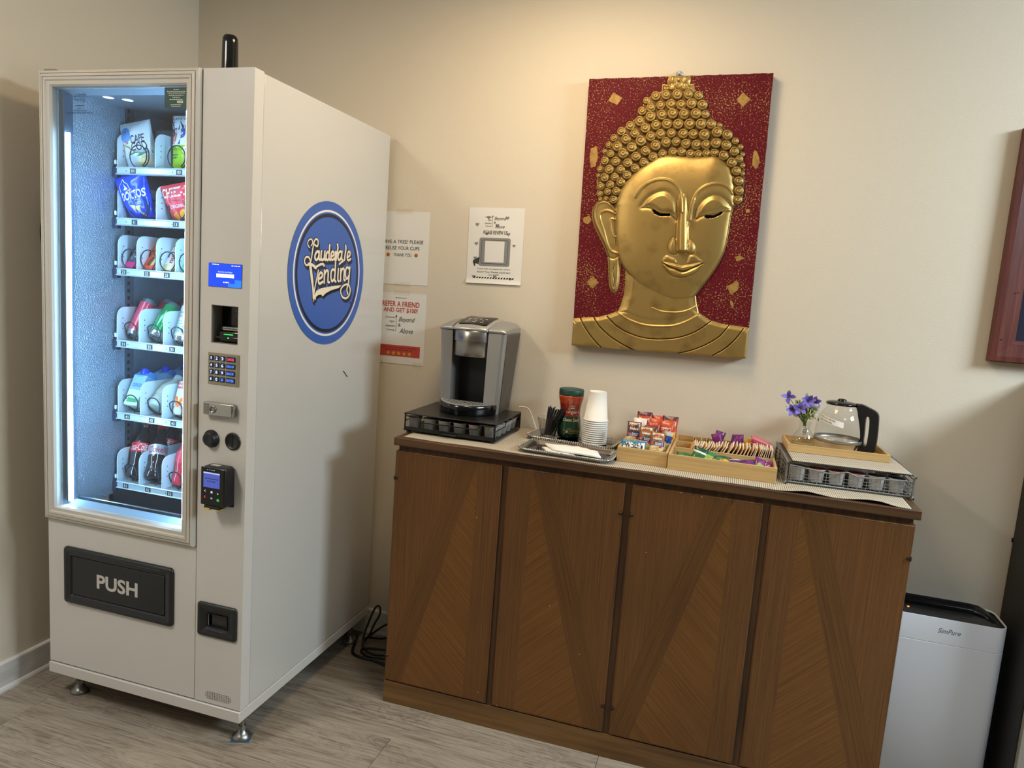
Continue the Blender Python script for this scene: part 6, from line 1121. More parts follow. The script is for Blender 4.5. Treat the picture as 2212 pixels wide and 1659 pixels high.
# handle as outer loop with a slot: strips between outer and inner outlines
def loop_res(pts, n):
    P = [Vector(p) for p in pts]; seg = [(P[(i+1) % len(P)]-P[i]).length for i in range(len(P))]; T = sum(seg); out = []
    for k in range(n):
        s = T*k/n; i = 0
        while s > seg[i]: s -= seg[i]; i += 1
        out.append(P[i].lerp(P[(i+1) % len(P)], s/seg[i]))
    return out
c = Vector((.0798, .076)); O = loop_res(ho, 64); I = loop_res(hi, 64)
def by_ang(L):
    L = sorted(L, key=lambda p: math.atan2(p.y-c.y, (p.x-c.x)*3)); return L
O, I = by_ang(O), by_ang(I); hy = .0125
rings = [[(p.x, -hy, p.y) for p in I], [(c.x+(p.x-c.x)*.97, -hy, c.y+(p.y-c.y)*.985) for p in O], [(p.x, -hy+.004, p.y) for p in O], [(p.x, hy-.004, p.y) for p in O], [(c.x+(p.x-c.x)*.97, hy, c.y+(p.y-c.y)*.985) for p in O], [(p.x, hy, p.y) for p in I], [(p.x, -hy, p.y) for p in I]]
mb = MB(); mb.rings(rings, 0, False, False, False, M=Matrix.Rotation(-.28, 4, 'Z')); mb.build('handle', BLACK, CF)
mb = MB(); cfn = lambda x, y: (lambda a, z: ((np.interp(z, [.065, .085, .107, .124, .135], [.0714, .069, .0635, .056, .048])+.0009)*math.sin(a), -(np.interp(z, [.065, .085, .107, .124, .135], [.0714, .069, .0635, .056, .048])+.0009)*math.cos(a), z))(-.62+.0*y+x/.062, .100+y-.20*x)
nxx = 14
for i in range(nxx):
    a, b = -.040+.080*i/nxx, -.040+.080*(i+1)/nxx; mb.add([cfn(a, -.0085), cfn(b, -.0085), cfn(b, .0085), cfn(a, .0085)], [(0, 1, 2, 3)])
pl = mb.build('paper_label', PAPER, CF)
mb = MB(); gl2 = lambda x, y: tuple(Vector(cfn(x, y))*1.0+Vector((0, -.0006, 0)))
v, f = text_geo('use this pot to refill coffee', 0, .0); mb.add([gl2(-.010+x*.054, .0035+y*.0052) for x, y in v], f); v, f = text_geo('not for individual coffee', 0, 0.); mb.add([gl2(-.014+x*.044, -.0040+y*.0048) for x, y in v], f)
mb.build('lettering', INK, pl)

# ================================================================ papers taped to the wall
TAPE = glassy('clear_tape', (1, .99, .97), 1.45, .3, .99, .3)
def sheet(name, label, x, z, rot, curl_=0.0015):
    """x,z = top left corner on the wall"""
    t = thing(name, label, 'paper sign', (x, -.0006, z), (0, -rot, 0)); mb = MB(); n, m = 8, 30; w, h = .2159, .2794
    rings = [[(w*i/n, -.0004-.0004*math.sin(PI*i/n)-(.005*(max(0, j/m-.93)/.07)**2 if curl_ > .0012 else 0), -h*j/m) for i in range(n+1)] for j in range(m+1)]
    V = [p for r in rings for p in r]; V2 = [(p[0], p[1]+.0003, p[2]) for p in V]; k = n+1; F = []
    for j in range(m):
        for i in range(n): a = j*k+i; F += [(a, a+k, a+k+1, a+1), (a+len(V), a+1+len(V), a+k+1+len(V), a+k+len(V))]
    mb.add(V+V2, F, 0, True); mb.build('sheet', PAPER, t); return t
OF = .0013
def ps(u, v): return plane((u, -OF, -v), (1, 0, 0), (0, 0, 1))
GREYM = mat('print_grey', '#8b8a8c', .7); LGR = mat('print_mid', '#6d6c6e', .7); REDP = mat('print_red', '#c4473c', .7); GOLDP = mat('print_gold', '#d9a441', .7); ORP = mat('print_orange', '#d9762e', .6)
def heart(mb, u, v, s, mi=0):
    pts = [(math.sin(t)**3*s, (13*math.cos(t)-5*math.cos(2*t)-2*math.cos(3*t)-math.cos(4*t))/16*s) for t in [2*PI*k/16 for k in range(16)]]
    g = ps(u, v); c = g(0, 0); P = [g(*p) for p in pts]
    for i in range(16): mb.add([c, P[i], P[(i+1) % 16]], [(0, 1, 2)], mi)
def qd(mb, u0, u1, v0, v1, mi=0, dy=0.):
    mb.add([(u0, -OF-dy, -v1), (u1, -OF-dy, -v1), (u1, -OF-dy, -v0), (u0, -OF-dy, -v0)], [(0, 1, 2, 3)], mi)
def tape(t, u, v, w, h):
    mb = MB(); mb.box(u-w/2, u+w/2, -.0018, -.0016, -v-h/2, -v+h/2); mb.build('tape', TAPE, t)
def brand(mb, u, v, s, mi=0):
    """flight-training logo block: small lines, a rule with an arrow, two italic words"""
    mb.text('Beyond', .070*s, .024*s, ps(u+.045*s, v-.022*s), mi, .35); mb.text('&', .012*s, .012*s, ps(u+.013*s, v-.002*s), mi, .2); mb.text('Above', .058*s, .019*s, ps(u+.044*s, v+.020*s), mi, .35)
    qd(mb, u-.0015*s, u, v-.036*s, v+.024*s, mi); mb.add([ps(u-.0007*s, v-.038*s)(*p) for p in ((-.004*s, -.005*s), (.004*s, -.005*s), (0, .004*s))], [(0, 1, 2)], mi)
    for k, w in enumerate(('Corporate', 'Flight', 'Attendant', 'Training')):
        ww = (.040, .024, .040, .036)[k]*s; mb.text(w, ww, .009*s, ps(u-.006*s-ww/2, v-.030*s+k*.0165*s), mi, .3)
s1_ = sheet('cup_reuse_sign', 'white paper sign asking to reuse cups, top left beside the machine', .2725, 1.7256, .016, .001)
mb = MB(); mb.text('SAVE A TREE! PLEASE', .172, .0135, ps(.106, .115)); mb.text('REUSE YOUR CUPS', .142, .0135, ps(.106, .139)); mb.text('THANK YOU', .076, .0125, ps(.106, .165)); mb.build('lettering', INK, s1_)
mb = MB()
for u in (.045, .164):
    g = ps(u, .165); mb.add([g(*p) for p in ellipse(.0075, .0075, 16)], [list(range(16))], 0); g2 = plane((u, -OF-.0002, -.165), (1, 0, 0), (0, 0, 1))
    for e in (-.0027, .0027): mb.add([g2(e+.0013*math.cos(t), .002+.0014*math.sin(t)) for t in range(6)], [list(range(6))], 1)
    mb.add([g2(.0042*math.cos(PI+PI*k/6), -.001+.0035*math.sin(PI+PI*k/6)) for k in range(7)], [list(range(7))], 1)
mb.build('smiley_print', [ORP, mat('smiley_brown', '#7a3a18', .7)], s1_)
tape(s1_, .11, 0.0, .07, .02); tape(s1_, .11, .2794, .07, .02)
s2_ = sheet('referral_sign', 'white paper sign with red headline about referring a friend', .2766, 1.4154, .009, .001)
mb = MB(); mb.text('BEYOND AND ABOVE', .046, .0038, ps(.108, .020), 0, 0, .01); brand(mb, .092, .128, 1.0); mb.build('lettering', INK, s2_)
mb = MB(); mb.text('REFER A FRIEND', .160, .0205, ps(.108, .044), 0, 0, .015); mb.text('AND GET $100!', .146, .0195, ps(.108, .069), 0, 0, .015); qd(mb, .018, .198, .206, .250); mb.build('red_print', REDP, s2_)
mb = MB(); g = plane((.108, -OF-.0003, -.2165), (1, 0, 0), (0, 0, 1)); mb.text('REVIEW US ON GOOGLE, FACEBOOK, AND LINKEDIN', .150, .0042, g, 0, 0, .01); mb.text('FOR A CHANCE TO WIN A SPECIAL GIFT!', .118, .0042, plane((.108, -OF-.0003, -.2245), (1, 0, 0), (0, 0, 1)), 0, 0, .01); mb.build('lettering', mat('dark_red_ink', '#4a1410', .7), s2_)
mb = MB()
for k in range(5):
    c = (.062+k*.023, .238); pts = [(c[0]+(.0095 if i % 2 == 0 else .004)*math.sin(i*PI/5), -OF-.0003, -c[1]+(.0095 if i % 2 == 0 else .004)*math.cos(i*PI/5)) for i in range(10)]
    mb.add([(c[0], -OF-.0003, -c[1])]+pts, [(0, 1+i, 1+(i+1) % 10) for i in range(10)])
mb.build('star_print', GOLDP, s2_); tape(s2_, .11, .0, .07, .02); tape(s2_, .19, .2794, .04, .022); tape(s2_, .02, .2794, .04, .022)
s3_ = sheet('review_sign', 'white paper sign asking for reviews with grey hearts, left of the painting', .6471, 1.7536, .0148, .002)
mb = MB(); brand(mb, .094, .055, .66); mb.text('PLEASE REVIEW US', .094, .0135, ps(.107, .0905), 0, 0, .015); mb.text('If you love us please let others', .130, .0068, ps(.108, .225)); mb.text('know!! Your Review could earn', .130, .0068, ps(.108, .236)); mb.text('you $100', .040, .0068, ps(.108, .247))
mb.build('lettering', INK, s3_)
mb = MB()
for k in range(15): u = .028+k*.0108; mb.add([ps(u, .258)(*p) for p in ((0, -.0028), (.006, -.0028), (.0095, .0028), (.0035, .0028))], [(0, 1, 2, 3)])
mb.build('stripe_print', INK, s3_)
mb = MB()
for u, v, s_ in ((.078, .036, .0075), (.151, .036, .0075), (.034, .062, .0075), (.113, .064, .0075), (.074, .096, .006), (.158, .095, .007), (.034, .132, .007), (.182, .136, .006), (.032, .186, .007), (.113, .252, .007), (.030, .255, .007), (.174, .259, .006)): heart(mb, u, v, s_)
mb.build('heart_print', GREYM, s3_, kind='stuff'); mb = MB(); g = ps(.107, .162); mb.add([g(*p) for p in rrect(.122, .104, .008, 4)], [list(range(20))], 0); g = plane((.107, -OF-.0002, -.162), (1, 0, 0), (0, 0, 1)); mb.add([g(*p) for p in rrect(.104, .088, .006, 4)], [list(range(20))], 1); g = plane((.107, -OF-.0003, -.162), (1, 0, 0), (0, 0, 1)); mb.add([g(*p) for p in rrect(.101, .085, .005, 4)], [list(range(20))], 0); g = plane((.107, -OF-.0004, -.161), (1, 0, 0), (0, 0, 1)); mb.add([g(*p) for p in rrect(.076, .078, .002, 2)], [list(range(12))], 2)
mb.build('frame_print', [GREYM, mat('print_dark', '#39383b', .7), mat('print_white', '#e9e7e3', .7)], s3_); mb = MB(); g = plane((.040, -OF-.0005, -.197), (1, 0, 0), (0, 0, 1)); mb.add([g(*p) for p in ((-.016, -.006), (-.016, .002), (.006, .014), (.010, .012), (.006, -.010), (.002, -.010))], [list(range(6))], 1); mb.add([g(*p) for p in ((-.014, -.006), (-.008, -.005), (-.006, -.018), (-.011, -.018))], [list(range(4))], 1)
mb.build('megaphone_print', [GREYM, mat('print_dark', '#39383b', .7), mat('print_white', '#e9e7e3', .7)], s3_)

# ================================================================ carved and gilded wall panel
def panel_material(name, base, speck, sc_, thr, rough):
    m = D.materials.new(name); m.use_nodes = True; nt = m.node_tree; N = nt.nodes; L = nt.links; b = N['Principled BSDF']; b.inputs['Roughness'].default_value = rough
    tc = N.new('ShaderNodeTexCoord'); n = N.new('ShaderNodeTexNoise'); n.inputs['Scale'].default_value = sc_; n.inputs['Detail'].default_value = 2; L.new(tc.outputs['Object'], n.inputs['Vector'])
    n2 = N.new('ShaderNodeTexNoise'); n2.inputs['Scale'].default_value = 7; n2.inputs['Detail'].default_value = 3; L.new(tc.outputs['Object'], n2.inputs['Vector'])
    ma = N.new('ShaderNodeMath'); ma.operation = 'MULTIPLY_ADD'; ma.inputs[1].default_value = .28; L.new(n2.outputs[0], ma.inputs[0]); L.new(n.outputs[0], ma.inputs[2])
    cr = N.new('ShaderNodeValToRGB'); e = cr.color_ramp.elements; e[0].position = thr; e[0].color = srgb(base); e[1].position = thr+.045; e[1].color = srgb(speck)
    L.new(ma.outputs[0], cr.inputs[0]); L.new(cr.outputs[0], b.inputs['Base Color']); b.inputs['Specular IOR Level'].default_value = .15
    return m
REDL = panel_material('red_lacquer', '#5f101d', '#a98352', 210, .735, .6)
GOLD = mat('gold_leaf', '#b89a5c', .4, .75, noise=('#8d7040', (14, 14, 14), 5, .5, .78), bump=(70, .15, .002)); GOLDF = mat('flat_gold', '#b08c4a', .6, .3, noise=('#8f6c38', (60, 60, 60), 3, .45, .7)); EYEB = mat('eye_black', '#070606', .9, spec=.05)
BP = thing('carved_wall_panel', 'red wooden wall panel with a gilded carved serene head in relief', 'wall art', (1.3787, -.035, 1.7426), (0, -.0175, 0))
PWD, PHT = .6016, .9221
mb = MB(); n = 40; rnd = random.Random(2)
def wob(): return rnd.uniform(-.0009, .0009)
ol = [(-PWD/2+PWD*k/n, -PHT/2+wob()) for k in range(n)]+[(PWD/2+wob()*.6, -PHT/2+PHT*k/n) for k in range(n)]+[(PWD/2-PWD*k/n, PHT/2+wob()) for k in range(n)]+[(-PWD/2+wob()*.6, PHT/2-PHT*k/n) for k in range(n)]
mb.prism(ol, lambda x, z: (x, 0, z), lambda x, z: (x, .033, z)); mb.build('board', REDL, BP)
def sdf(poly, X, Y):
    """signed distance, positive inside"""
    P = np.array(poly); d = np.full(X.shape, 1e9); ins = np.zeros(X.shape, bool); k = len(P)
    for i in range(k):
        a, b = P[i], P[(i+1) % k]; e = b-a; L2 = e@e+1e-12
        t = np.clip(((X-a[0])*e[0]+(Y-a[1])*e[1])/L2, 0, 1); d = np.minimum(d, np.hypot(X-a[0]-t*e[0], Y-a[1]-t*e[1]))
        c = ((a[1] > Y) != (b[1] > Y)); xi = a[0]+(Y-a[1])*e[0]/(e[1] if abs(e[1]) > 1e-12 else 1e-12); ins ^= c & (X < xi)
    return np.where(ins, d, -d)
def pld(line, X, Y):
    P = np.array(bez(line, 6)); d = np.full(X.shape, 1e9)
    for a, b in zip(P[:-1], P[1:]):
        e = b-a; t = np.clip(((X-a[0])*e[0]+(Y-a[1])*e[1])/(e@e+1e-12), 0, 1); d = np.minimum(d, np.hypot(X-a[0]-t*e[0], Y-a[1]-t*e[1]))
    return d
def sm(x): x = np.clip(x, 0, 1); return x*x*(3-2*x)
T = TRACE; gx, gz = 430, 660
xs = np.linspace(-PWD/2*1000, PWD/2*1000, gx); zs = np.linspace(-PHT/2*1000, PHT/2*1000, gz); X, Z = np.meshgrid(xs, zs)
sf = sdf(bez(T['face'], 3, True), X, Z); sh_ = sdf(T['hair'], X, Z); so = sdf(T['orn'], X, Z); sn = sdf(T['neck'], X, Z); sr = sdf(T['robe']+[] , X, Z); se = sdf(bez(T['ear'], 3, True), X, Z)
rob = T['robe']; sr = sdf(rob[:-2]+[(PWD*500+5, -PHT*500-5), (-PWD*500-5, -PHT*500-5)], X, Z); sr = np.maximum(sr, sdf([(-PWD*500-5, -PHT*500-5), (PWD*500+5, -PHT*500-5), (PWD*500+5, rob[-3][1]-4), (0, -400), (-PWD*500-5, rob[0][1]-4)], X, Z))
mask = np.maximum.reduce([sf, sh_, so, sn, sr, se])
h = np.where(sr > 0, 3+5*sm(sr/14), 0.)
h = np.maximum(h, np.where(sn > 0, 3+6.5*sm(sn/30), 0))
h = np.maximum(h, np.where(se > 0, 2+6*sm(se/9), 0))
h = np.maximum(h, np.where(sh_ > 0, 1.5+3.5*sm(sh_/22), 0))
h = np.maximum(h, np.where(so > 0, 1.5+6*sm(so/10), 0))
fdome = 4+23*np.sqrt(1-(1-np.clip(sf/118, 0, 1))**2.2)
def blur(A, n, k):
    for _ in range(k):
        for ax in (0, 1):
            P_ = np.concatenate([np.repeat(A.take([0], ax), n, ax), A, np.repeat(A.take([-1], ax), n, ax)], ax); C_ = np.cumsum(P_, ax); C_ = np.concatenate([np.zeros_like(C_.take([0], ax)), C_], ax)
            m_ = A.shape[ax]; A = (C_.take(range(2*n+1, 2*n+1+m_), ax)-C_.take(range(0, m_), ax))/(2*n+1)
    return A
w_ = (sf > 0)*1.; fb = blur(fdome*w_, 7, 2)/np.maximum(blur(w_, 7, 2), 1e-3); fdome = np.where(sf > 0, fdome+(fb-fdome)*sm((sf-8)/22), fdome)
h = np.where(sf > 0, np.maximum(h, fdome), h)
F_ = sf > 0
def ridge(nm, amp, wd, w=None):
    global h
    d = pld(T[nm], X, Z); h = h+amp*np.exp(-(d/wd)**2)*(1 if w is None else w)
# brows: sharp crest with the socket cut away below
for nm in ('b_left', 'b_right'): ridge(nm, 4.2*F_, 3.2)
for nm in ('eyelid_l', 'eyelid_r'):
    s = sdf(bez(T[nm], 3, True), X, Z); ring_ = np.exp(-np.clip(-s, 0, 99)**2/70.)*(s <= 0); h = h-3.4*ring_*F_*sm(sf/20)
    h = h+np.where(s > 0, 6.0*sm(s/16), 0)
for nm in ('lid_l', 'lid_r'): d = pld(T[nm], X, Z); h = h+1.6*np.exp(-(d/2.4)**2)
d = pld(T['nose'], X, Z); nz = sm((150-np.interp(Z, [-160, 60], [0, 150]))/150)
nose_w = np.interp(Z, [-118, -95, -45, 0, 60], [15, 15, 14, 12, 10]); nose_a = np.interp(Z, [-128, -121, -112, -85, 0, 60, 85], [0, 8, 18, 16, 10, 4, 0])
h = h+nose_a*np.exp(-(d/nose_w)**4)*F_
d = pld(T['nring'], X, Z); h = h+2.0*np.exp(-(d/2.2)**2)*F_; d = pld(T['nlin'], X, Z); h = h-1.2*np.exp(-(d/3.)**2)
for nm in ('wing_l', 'wing_r'): s = sdf(bez(T[nm], 3, True), X, Z); h = h+np.where(s > 0, 8*np.sqrt(np.clip(s/11, 0, 1)), 0); h = h-1.6*np.exp(-(s/2.)**2)*(s < 0)
for nm in ('mou_l', 'mou_r'): s = sdf(bez(T[nm], 4, True), X, Z); h = h+np.where(s > 0, 3.6*sm(s/9), 0)
s = sdf(bez(T['ulip'], 2, True), X, Z); h = h+np.where(s > 0, 6*np.sqrt(np.clip(s/6, 0, 1)), 0); s = sdf(bez(T['llip'], 2, True), X, Z); h = h+np.where(s > 0, 7.5*np.sqrt(np.clip(s/8, 0, 1)), 0); h = h-2.2*np.exp(-(np.minimum(s, 0)/4.)**2)*(s < 0)*(Z < -135)
d = pld(T['lip_mid'], X, Z); h = h-3.5*np.exp(-(d/1.6)**2)
ridge('chin1', -1.2, 2.5); ridge('chin2', -1.0, 2.5)
# ear, collar, folds
for nm, a, w_ in (('r_ear1', 3.2, 4), ('r_ear2', 4.2, 3), ('r_ear3', 2.6, 2.5), ('g_lobe', -2.6, 1.6), ('g_ear', -2.5, 3), ('r_neck1', 2.2, 2.5), ('r_collar', 3.2, 2.6)): ridge(nm, a, w_)
for nm in ('g_1', 'g_2', 'g_3', 'g_4', 'g_5'): ridge(nm, -6.5, 1.7)
orn = so > 0
cx0 = np.mean([p[0] for p in T['orn']]); zt0 = T['orn'][0][1]
h = np.where(orn, h+2.5*np.abs(np.sin((X-cx0)/7.0*1.6))-1.5, h); pz = [(cx0-22, zt0-34), (cx0, zt0-30), (cx0+22, zt0-34)]
for px_, pz_ in pz: r_ = np.hypot((X-px_)/10., (Z-pz_)/14.); h = np.where(orn, h+4*np.exp(-((r_-.85)/.22)**2), h)
r_ = np.hypot(X-cx0, Z-(zt0-13)); h = np.where(orn, h+5*np.exp(-(r_/5)**2), h)
edge = sm(mask/2.2); h = h*np.clip(edge+.25, 0, 1)
eyes = np.maximum(sdf(T['eye_l'], X, Z), sdf(T['eye_r'], X, Z))
h = h-2.0*(eyes > 0)
keep = (mask[:-1, :-1] > -1.2) | (mask[1:, 1:] > -1.2)
idx = np.full(X.shape, -1); used = np.zeros(X.shape, bool)
jj, ii = np.nonzero(keep)
for a, b in ((0, 0), (1, 0), (0, 1), (1, 1)): used[jj+a, ii+b] = True
idx[used] = np.arange(used.sum())
V = np.stack([X[used]/1000, -h[used]/1000-.0002, Z[used]/1000], 1)
Fc = np.stack([idx[jj, ii], idx[jj, ii+1], idx[jj+1, ii+1], idx[jj+1, ii]], 1)
ec = (eyes[jj, ii]+eyes[jj+1, ii+1]) > 0
me = D.meshes.new('carved_head'); me.vertices.add(len(V)); me.vertices.foreach_set('co', V.ravel()); me.loops.add(Fc.size); me.loops.foreach_set('vertex_index', Fc.ravel()); me.polygons.add(len(Fc)); me.polygons.foreach_set('loop_start', np.arange(0, Fc.size, 4)); me.polygons.foreach_set('loop_total', np.full(len(Fc), 4))
me.materials.append(GOLD); me.materials.append(EYEB); me.materials.append(mat('gold_crease_shade', '#5e4420', .5, .6))  # last one: shade in folds, lip line and curl gaps painted as darker gold
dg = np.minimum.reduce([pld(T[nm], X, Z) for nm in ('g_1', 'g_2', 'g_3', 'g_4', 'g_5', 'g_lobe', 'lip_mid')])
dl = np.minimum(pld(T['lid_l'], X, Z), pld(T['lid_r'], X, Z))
shade_cells = ((dg < 1.3) | ((sh_ > 0) & (sf < -2) & (so < 0) & (se < 0)))[jj, ii]
me.polygons.foreach_set('material_index', np.where(ec, 1, np.where(shade_cells, 2, 0)).astype(np.int32)); me.polygons.foreach_set('use_smooth', np.ones(len(Fc), bool)); me.update(calc_edges=True); me.validate()
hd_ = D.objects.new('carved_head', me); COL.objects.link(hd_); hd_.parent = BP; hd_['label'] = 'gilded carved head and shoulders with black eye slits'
# curls of hair, each a carved snail
mb = MB(); NR, NA = 9, 22; rings = []
for r in range(NR+1):
    rr_ = 1-r/NR; ring_ = []
    for a in range(NA):
        t = 2*PI*a/NA; z = .85*math.sqrt(max(0, 1-rr_**3))+.22*math.cos(t-2*PI*2.0*rr_)*min(1, rr_*3)*min(1, (1-rr_)*5)
        ring_.append((rr_*math.cos(t)*.98, -z-.02, rr_*math.sin(t)*.98))
    rings.append(ring_)
mb.rings(rings, 0, True, False, False); cm = None
for k, (x, z, r) in enumerate(T['curls']):
    i, j = int(np.clip(round((x+PWD*500)/(PWD*1000)*(gx-1)), 0, gx-1)), int(np.clip(round((z+PHT*500)/(PHT*1000)*(gz-1)), 0, gz-1))
    y = -max(.001, min(h[j, i], 8.)/1000*.8)
    if cm is None: o = mb.build('curl', GOLD, BP); cm = o
    else: o = cm.copy(); COL.objects.link(o); o.parent = BP
    o.location = (x/1000, y, z/1000); o.scale = (r/1000*1.12, r/1000, r/1000*1.12); o.rotation_euler = (0, (k*1.3) % .8-.4, 0)
for poly in T['leafs']:
    P = []
    rr2 = random.Random(len(P)+int(poly[0][0]*10))
    for i in range(len(poly)):
        a, b = poly[i], poly[(i+1) % len(poly)]
        for q in range(4): P.append(((a[0]+(b[0]-a[0])*q/4+rr2.uniform(-1, 1))/1000, (a[1]+(b[1]-a[1])*q/4+rr2.uniform(-1, 1))/1000))
    mb = MB(); mb.prism(P, lambda x, z: (x, -.0008, z), lambda x, z: (x, .0002, z)); mb.build('gold_leaf_patch', GOLDF, BP)
mb = MB(); mb.lathe([(.012, 0), (.012, .002), (.009, .006), (.0001, .008)], 14, cap1=False, M=Matrix.Translation((1.371, -.0005, 2.2185)) @ Matrix.Rotation(PI/2, 4, 'X')); mb.lathe([(.004, 0), (.004, .022)], 8, M=Matrix.Translation((1.371, -.0005, 2.2185)) @ Matrix.Rotation(PI/2, 4, 'X'))
o = mb.build('wall_hook', mat('hook_clear', '#c9d0d4', .15, .6)); tag(o, 'small shiny wall hook just above the carved panel', 'hook')

# ================================================================ picture frame at the right edge
MAH = wood('mahogany', '#4a2220', '#6e3a30', 0, (3, 60), .4)
PF = thing('picture_frame', 'wide dark red wooden picture frame cut off by the right edge', 'picture frame', (2.3985, 0, 1.3475))
fw_, fh_ = .62, .70
mb = MB(); frame_ring(mb, 0, fw_, 0, fh_, [(0, -.001), (0, -.028), (.003, -.0305), (.0155, -.0305), (.016, -.0275), (.018, -.0275), (.055, -.021), (.0555, -.019), (.0565, -.019), (.068, -.012), (.068, -.004)]); mb.build('frame', MAH, PF)
mb = MB(); mb.box(.066, fw_-.066, -.0075, -.002, .066, fh_-.066); mb.build('picture', mat('picture_dark', '#2a2c3c', .3), PF)
mb = MB()
for x, z in ((.026, .069), (.050, .214)): mb.lathe([(.0022, 0), (.0022, .0018), (.0001, .0022)], 8, M=Matrix.Translation((x, -.0262, z)) @ Matrix.Rotation(PI/2, 4, 'X'))
mb.build('nail_hole', mat('nail_dark', '#1d1212', .5), PF, kind='stuff')

# ================================================================ air purifier, dark cabinet, cables, wall disc, floor pad
AP = thing('air_purifier', 'white air purifier with black top standing right of the sideboard', 'air purifier', (2.364, -.095, 0))
APW = mat('purifier_white', '#e2e1e6', .4); aw, ad_, ah = .322, .155, .556
def sec(w, d, r, z): return [(x, y, z) for x, y in rrect(w, d, r, 6)]
mb = MB(); mb.rings([sec(aw-.012, ad_-.012, .030, .006), sec(aw, ad_, .034, .012), sec(aw, ad_, .034, ah-.083)], 0, True, True, False); mb.rings([sec(aw, ad_, .034, ah-.083), sec(aw-.003, ad_-.003, .033, ah-.082), sec(aw-.003, ad_-.003, .033, ah-.0805), sec(aw, ad_, .034, ah-.0795)], 0, False, False, False); mb.rings([sec(aw, ad_, .034, ah-.0795), sec(aw, ad_, .034, ah-.002), sec(aw-.002, ad_-.002, .033, ah), sec(aw-.005, ad_-.005, .031, ah), sec(aw-.006, ad_-.006, .030, ah-.012)], 0, True, False, False); mb.build('body', APW, AP)
mb = MB(); mb.rings([sec(aw-.006, ad_-.006, .030, ah-.013), sec(aw-.006, ad_-.006, .030, ah-.0045), sec(aw-.012, ad_-.012, .028, ah-.0042), sec(aw-.015, ad_-.015, .027, ah-.010)], 0, False); mb.build('top_panel', mat('purifier_panel', '#2a292b', .25), AP)
mb = MB(); rings = []
for x, e in ((-.150, .6), (-.146, 1.), (.085, 1.), (.115, .85), (.135, .45), (.146, .08), (.149, 0.)):
    yb_ = .0700-.012*max(0, (x-.115)/.034)**2; yf = .036-.10*max(0, (x-.085)/.064)**2
    rings.append([(x, yf, ah-.0105), (x, yf+(yb_-yf)*.55, ah-.0105+.015*e), (x, yb_-.004, ah-.0085+.021*e), (x, yb_, ah-.0095+.015*e), (x, yb_, ah-.0105)])
mb.rings(rings, 0, True); ag = mb.build('outlet_grille', mat('purifier_black', '#131315', .35), AP)
for k in range(6):
    t_ = (k+.7)/6.5; y = .036+.030*t_; z = ah-.0105+(.015*t_/.55 if t_ < .55 else .015+.008*(t_-.55)/.45); mb = MB(); mb.box(-.146, .100, y-.0022, y, z+.0004, z+.0016); mb.build('louvre', BLACK, ag)
mb = MB(); mb.lathe([(.0032, ah-.0099), (.0032, ah-.009), (.0001, ah-.0088)], 12, (-.098, .004)); mb.build('power_lamp', mat('amber_led', '#ff7a30', .3, emit=('#ff6a20', 6.)), AP)
mb = MB()
for x in (-.06, -.02, .015, .05): dashes(mb, plane((x, -.018, ah-.0094), (1, 0, 0), (0, 1, 0)), .012, .003)
mb.build('panel_print', mat('panel_grey', '#4c4c4e', .5), AP)
mb = MB(); mb.text('SimPure', .062, .0155, plane((.003, -ad_/2-.0006, ah-.038), (1, 0, 0), (0, 0, 1)), 0, .3); mb.build('lettering', mat('purifier_print', '#6d6a6e', .5), AP)
DC = thing('dark_cabinet', 'tall black sided cabinet at the right edge beside the air purifier', 'cabinet', (2.551, 0, 0))
mb = MB(); mb.box(0, .55, -.268, -.004, .0, 1.32, .003, 2); mb.build('body', mat('cabinet_black', '#1c1a19', .55), DC)
mb = MB(); mb.box(.003, .547, -.287, -.270, .02, 1.31, .002, 2); mb.build('door', mat('cabinet_grey', '#8b857b', .4), DC)
mb = MB(); mb.box(-.003, .004, -.006, -.001, .782, .796, .001, 1); mb.build('clip', BLACK, DC)
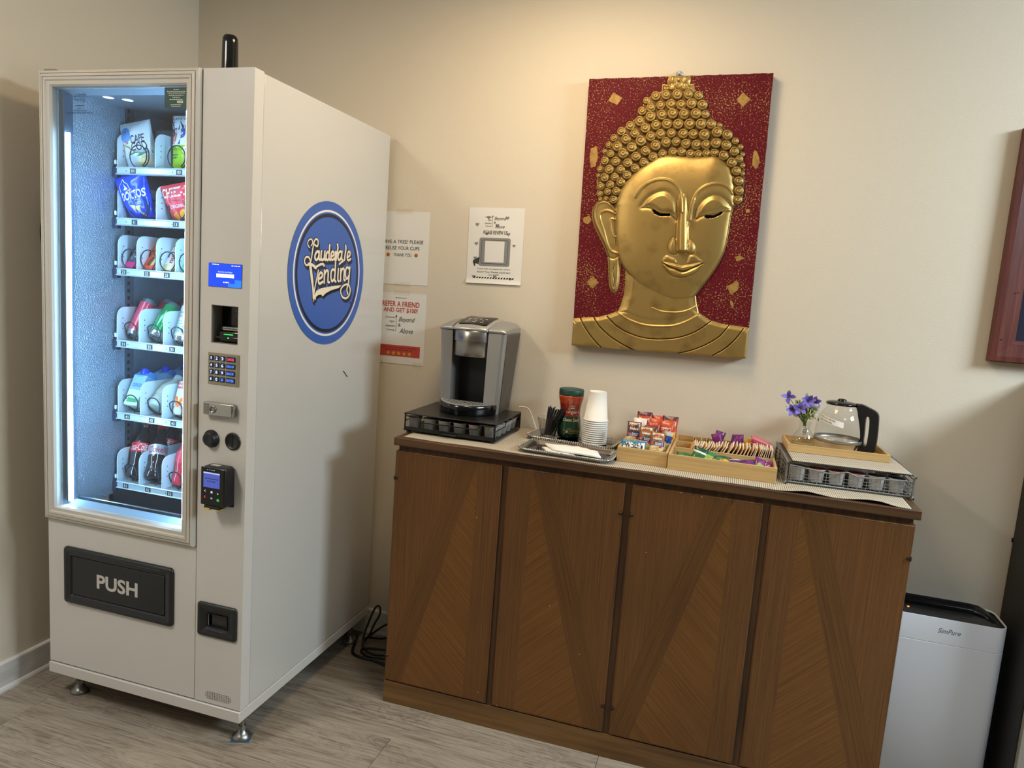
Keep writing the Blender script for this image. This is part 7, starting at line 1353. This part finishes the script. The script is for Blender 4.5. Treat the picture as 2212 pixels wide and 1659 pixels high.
# coiled power cables between machine and sideboard
CBL = mat('cable_black', '#101012', .35)
def cable(label, pts, r):
    mb = MB(); mb.tube(bez(pts, 7), r, 8); o = mb.build('power_cable', CBL); tag(o, label, 'cable', 'coiled power cables by the machine')
r = .0042
cable('black power cable standing up in a tall loop between machine and sideboard', [(.345, -.085, .008), (.352, -.105, .018), (.372, -.112, .042), (.390, -.107, .092), (.411, -.102, .140), (.405, -.100, .170), (.388, -.103, .158), (.366, -.110, .095), (.354, -.125, .036), (.370, -.150, .012), (.405, -.168, .0055), (.45, -.168, .006), (.50, -.145, .006), (.56, -.12, .006)], r)
cable('black power cable coiled flat on the floor by the sideboard corner', [(.57, -.165, .0050), (.51, -.182, .0050), (.461, -.186, .0050), (.405, -.190, .0050), (.372, -.172, .0052), (.372, -.146, .005), (.405, -.130, .005), (.46, -.118, .005), (.53, -.09, .005)], r)
cable('thick black cable running from under the machine to the sideboard', [(.30, -.07, .006), (.322, -.13, .012), (.338, -.180, .0056), (.362, -.204, .0056), (.40, -.212, .0056), (.444, -.213, .0056), (.492, -.222, .0056), (.545, -.240, .0056), (.585, -.258, .0056)], .0053)
cable('black cable rising beside the baseboard towards the sideboard', [(.335, -.070, .006), (.352, -.088, .020), (.39, -.082, .055), (.43, -.080, .088), (.465, -.080, .098), (.53, -.075, .085), (.58, -.07, .06)], r)
cable('black cable lying between the baseboard and the coiled cables', [(.34, -.055, .005), (.40, -.060, .012), (.455, -.058, .030), (.51, -.055, .03), (.57, -.05, .012)], r)
o = MB(); o.lathe([(.168, 0), (.168, .03), (.150, .034), (.145, .02), (.0001, .02)], 48, cap1=False, M=Matrix.Translation((XL+.0005, -.560, 1.5365)) @ Matrix.Rotation(PI/2, 4, 'Y')); o = o.build('wall_disc', BLACK); tag(o, 'round black object hanging on the left wall behind the machine', 'wall fixture')
mb = MB(); mb.box(-.028, .030, -.028, .026, 0.0002, .0016, .0005, 1); o = mb.build('floor_pad', mat('pad_blue', '#2f5a86', .6), None, (.3265-.035, -.8499+.058, 0)); o.rotation_euler = (0, 0, .35); tag(o, 'thin blue pad under the front foot of the vending machine', 'pad')
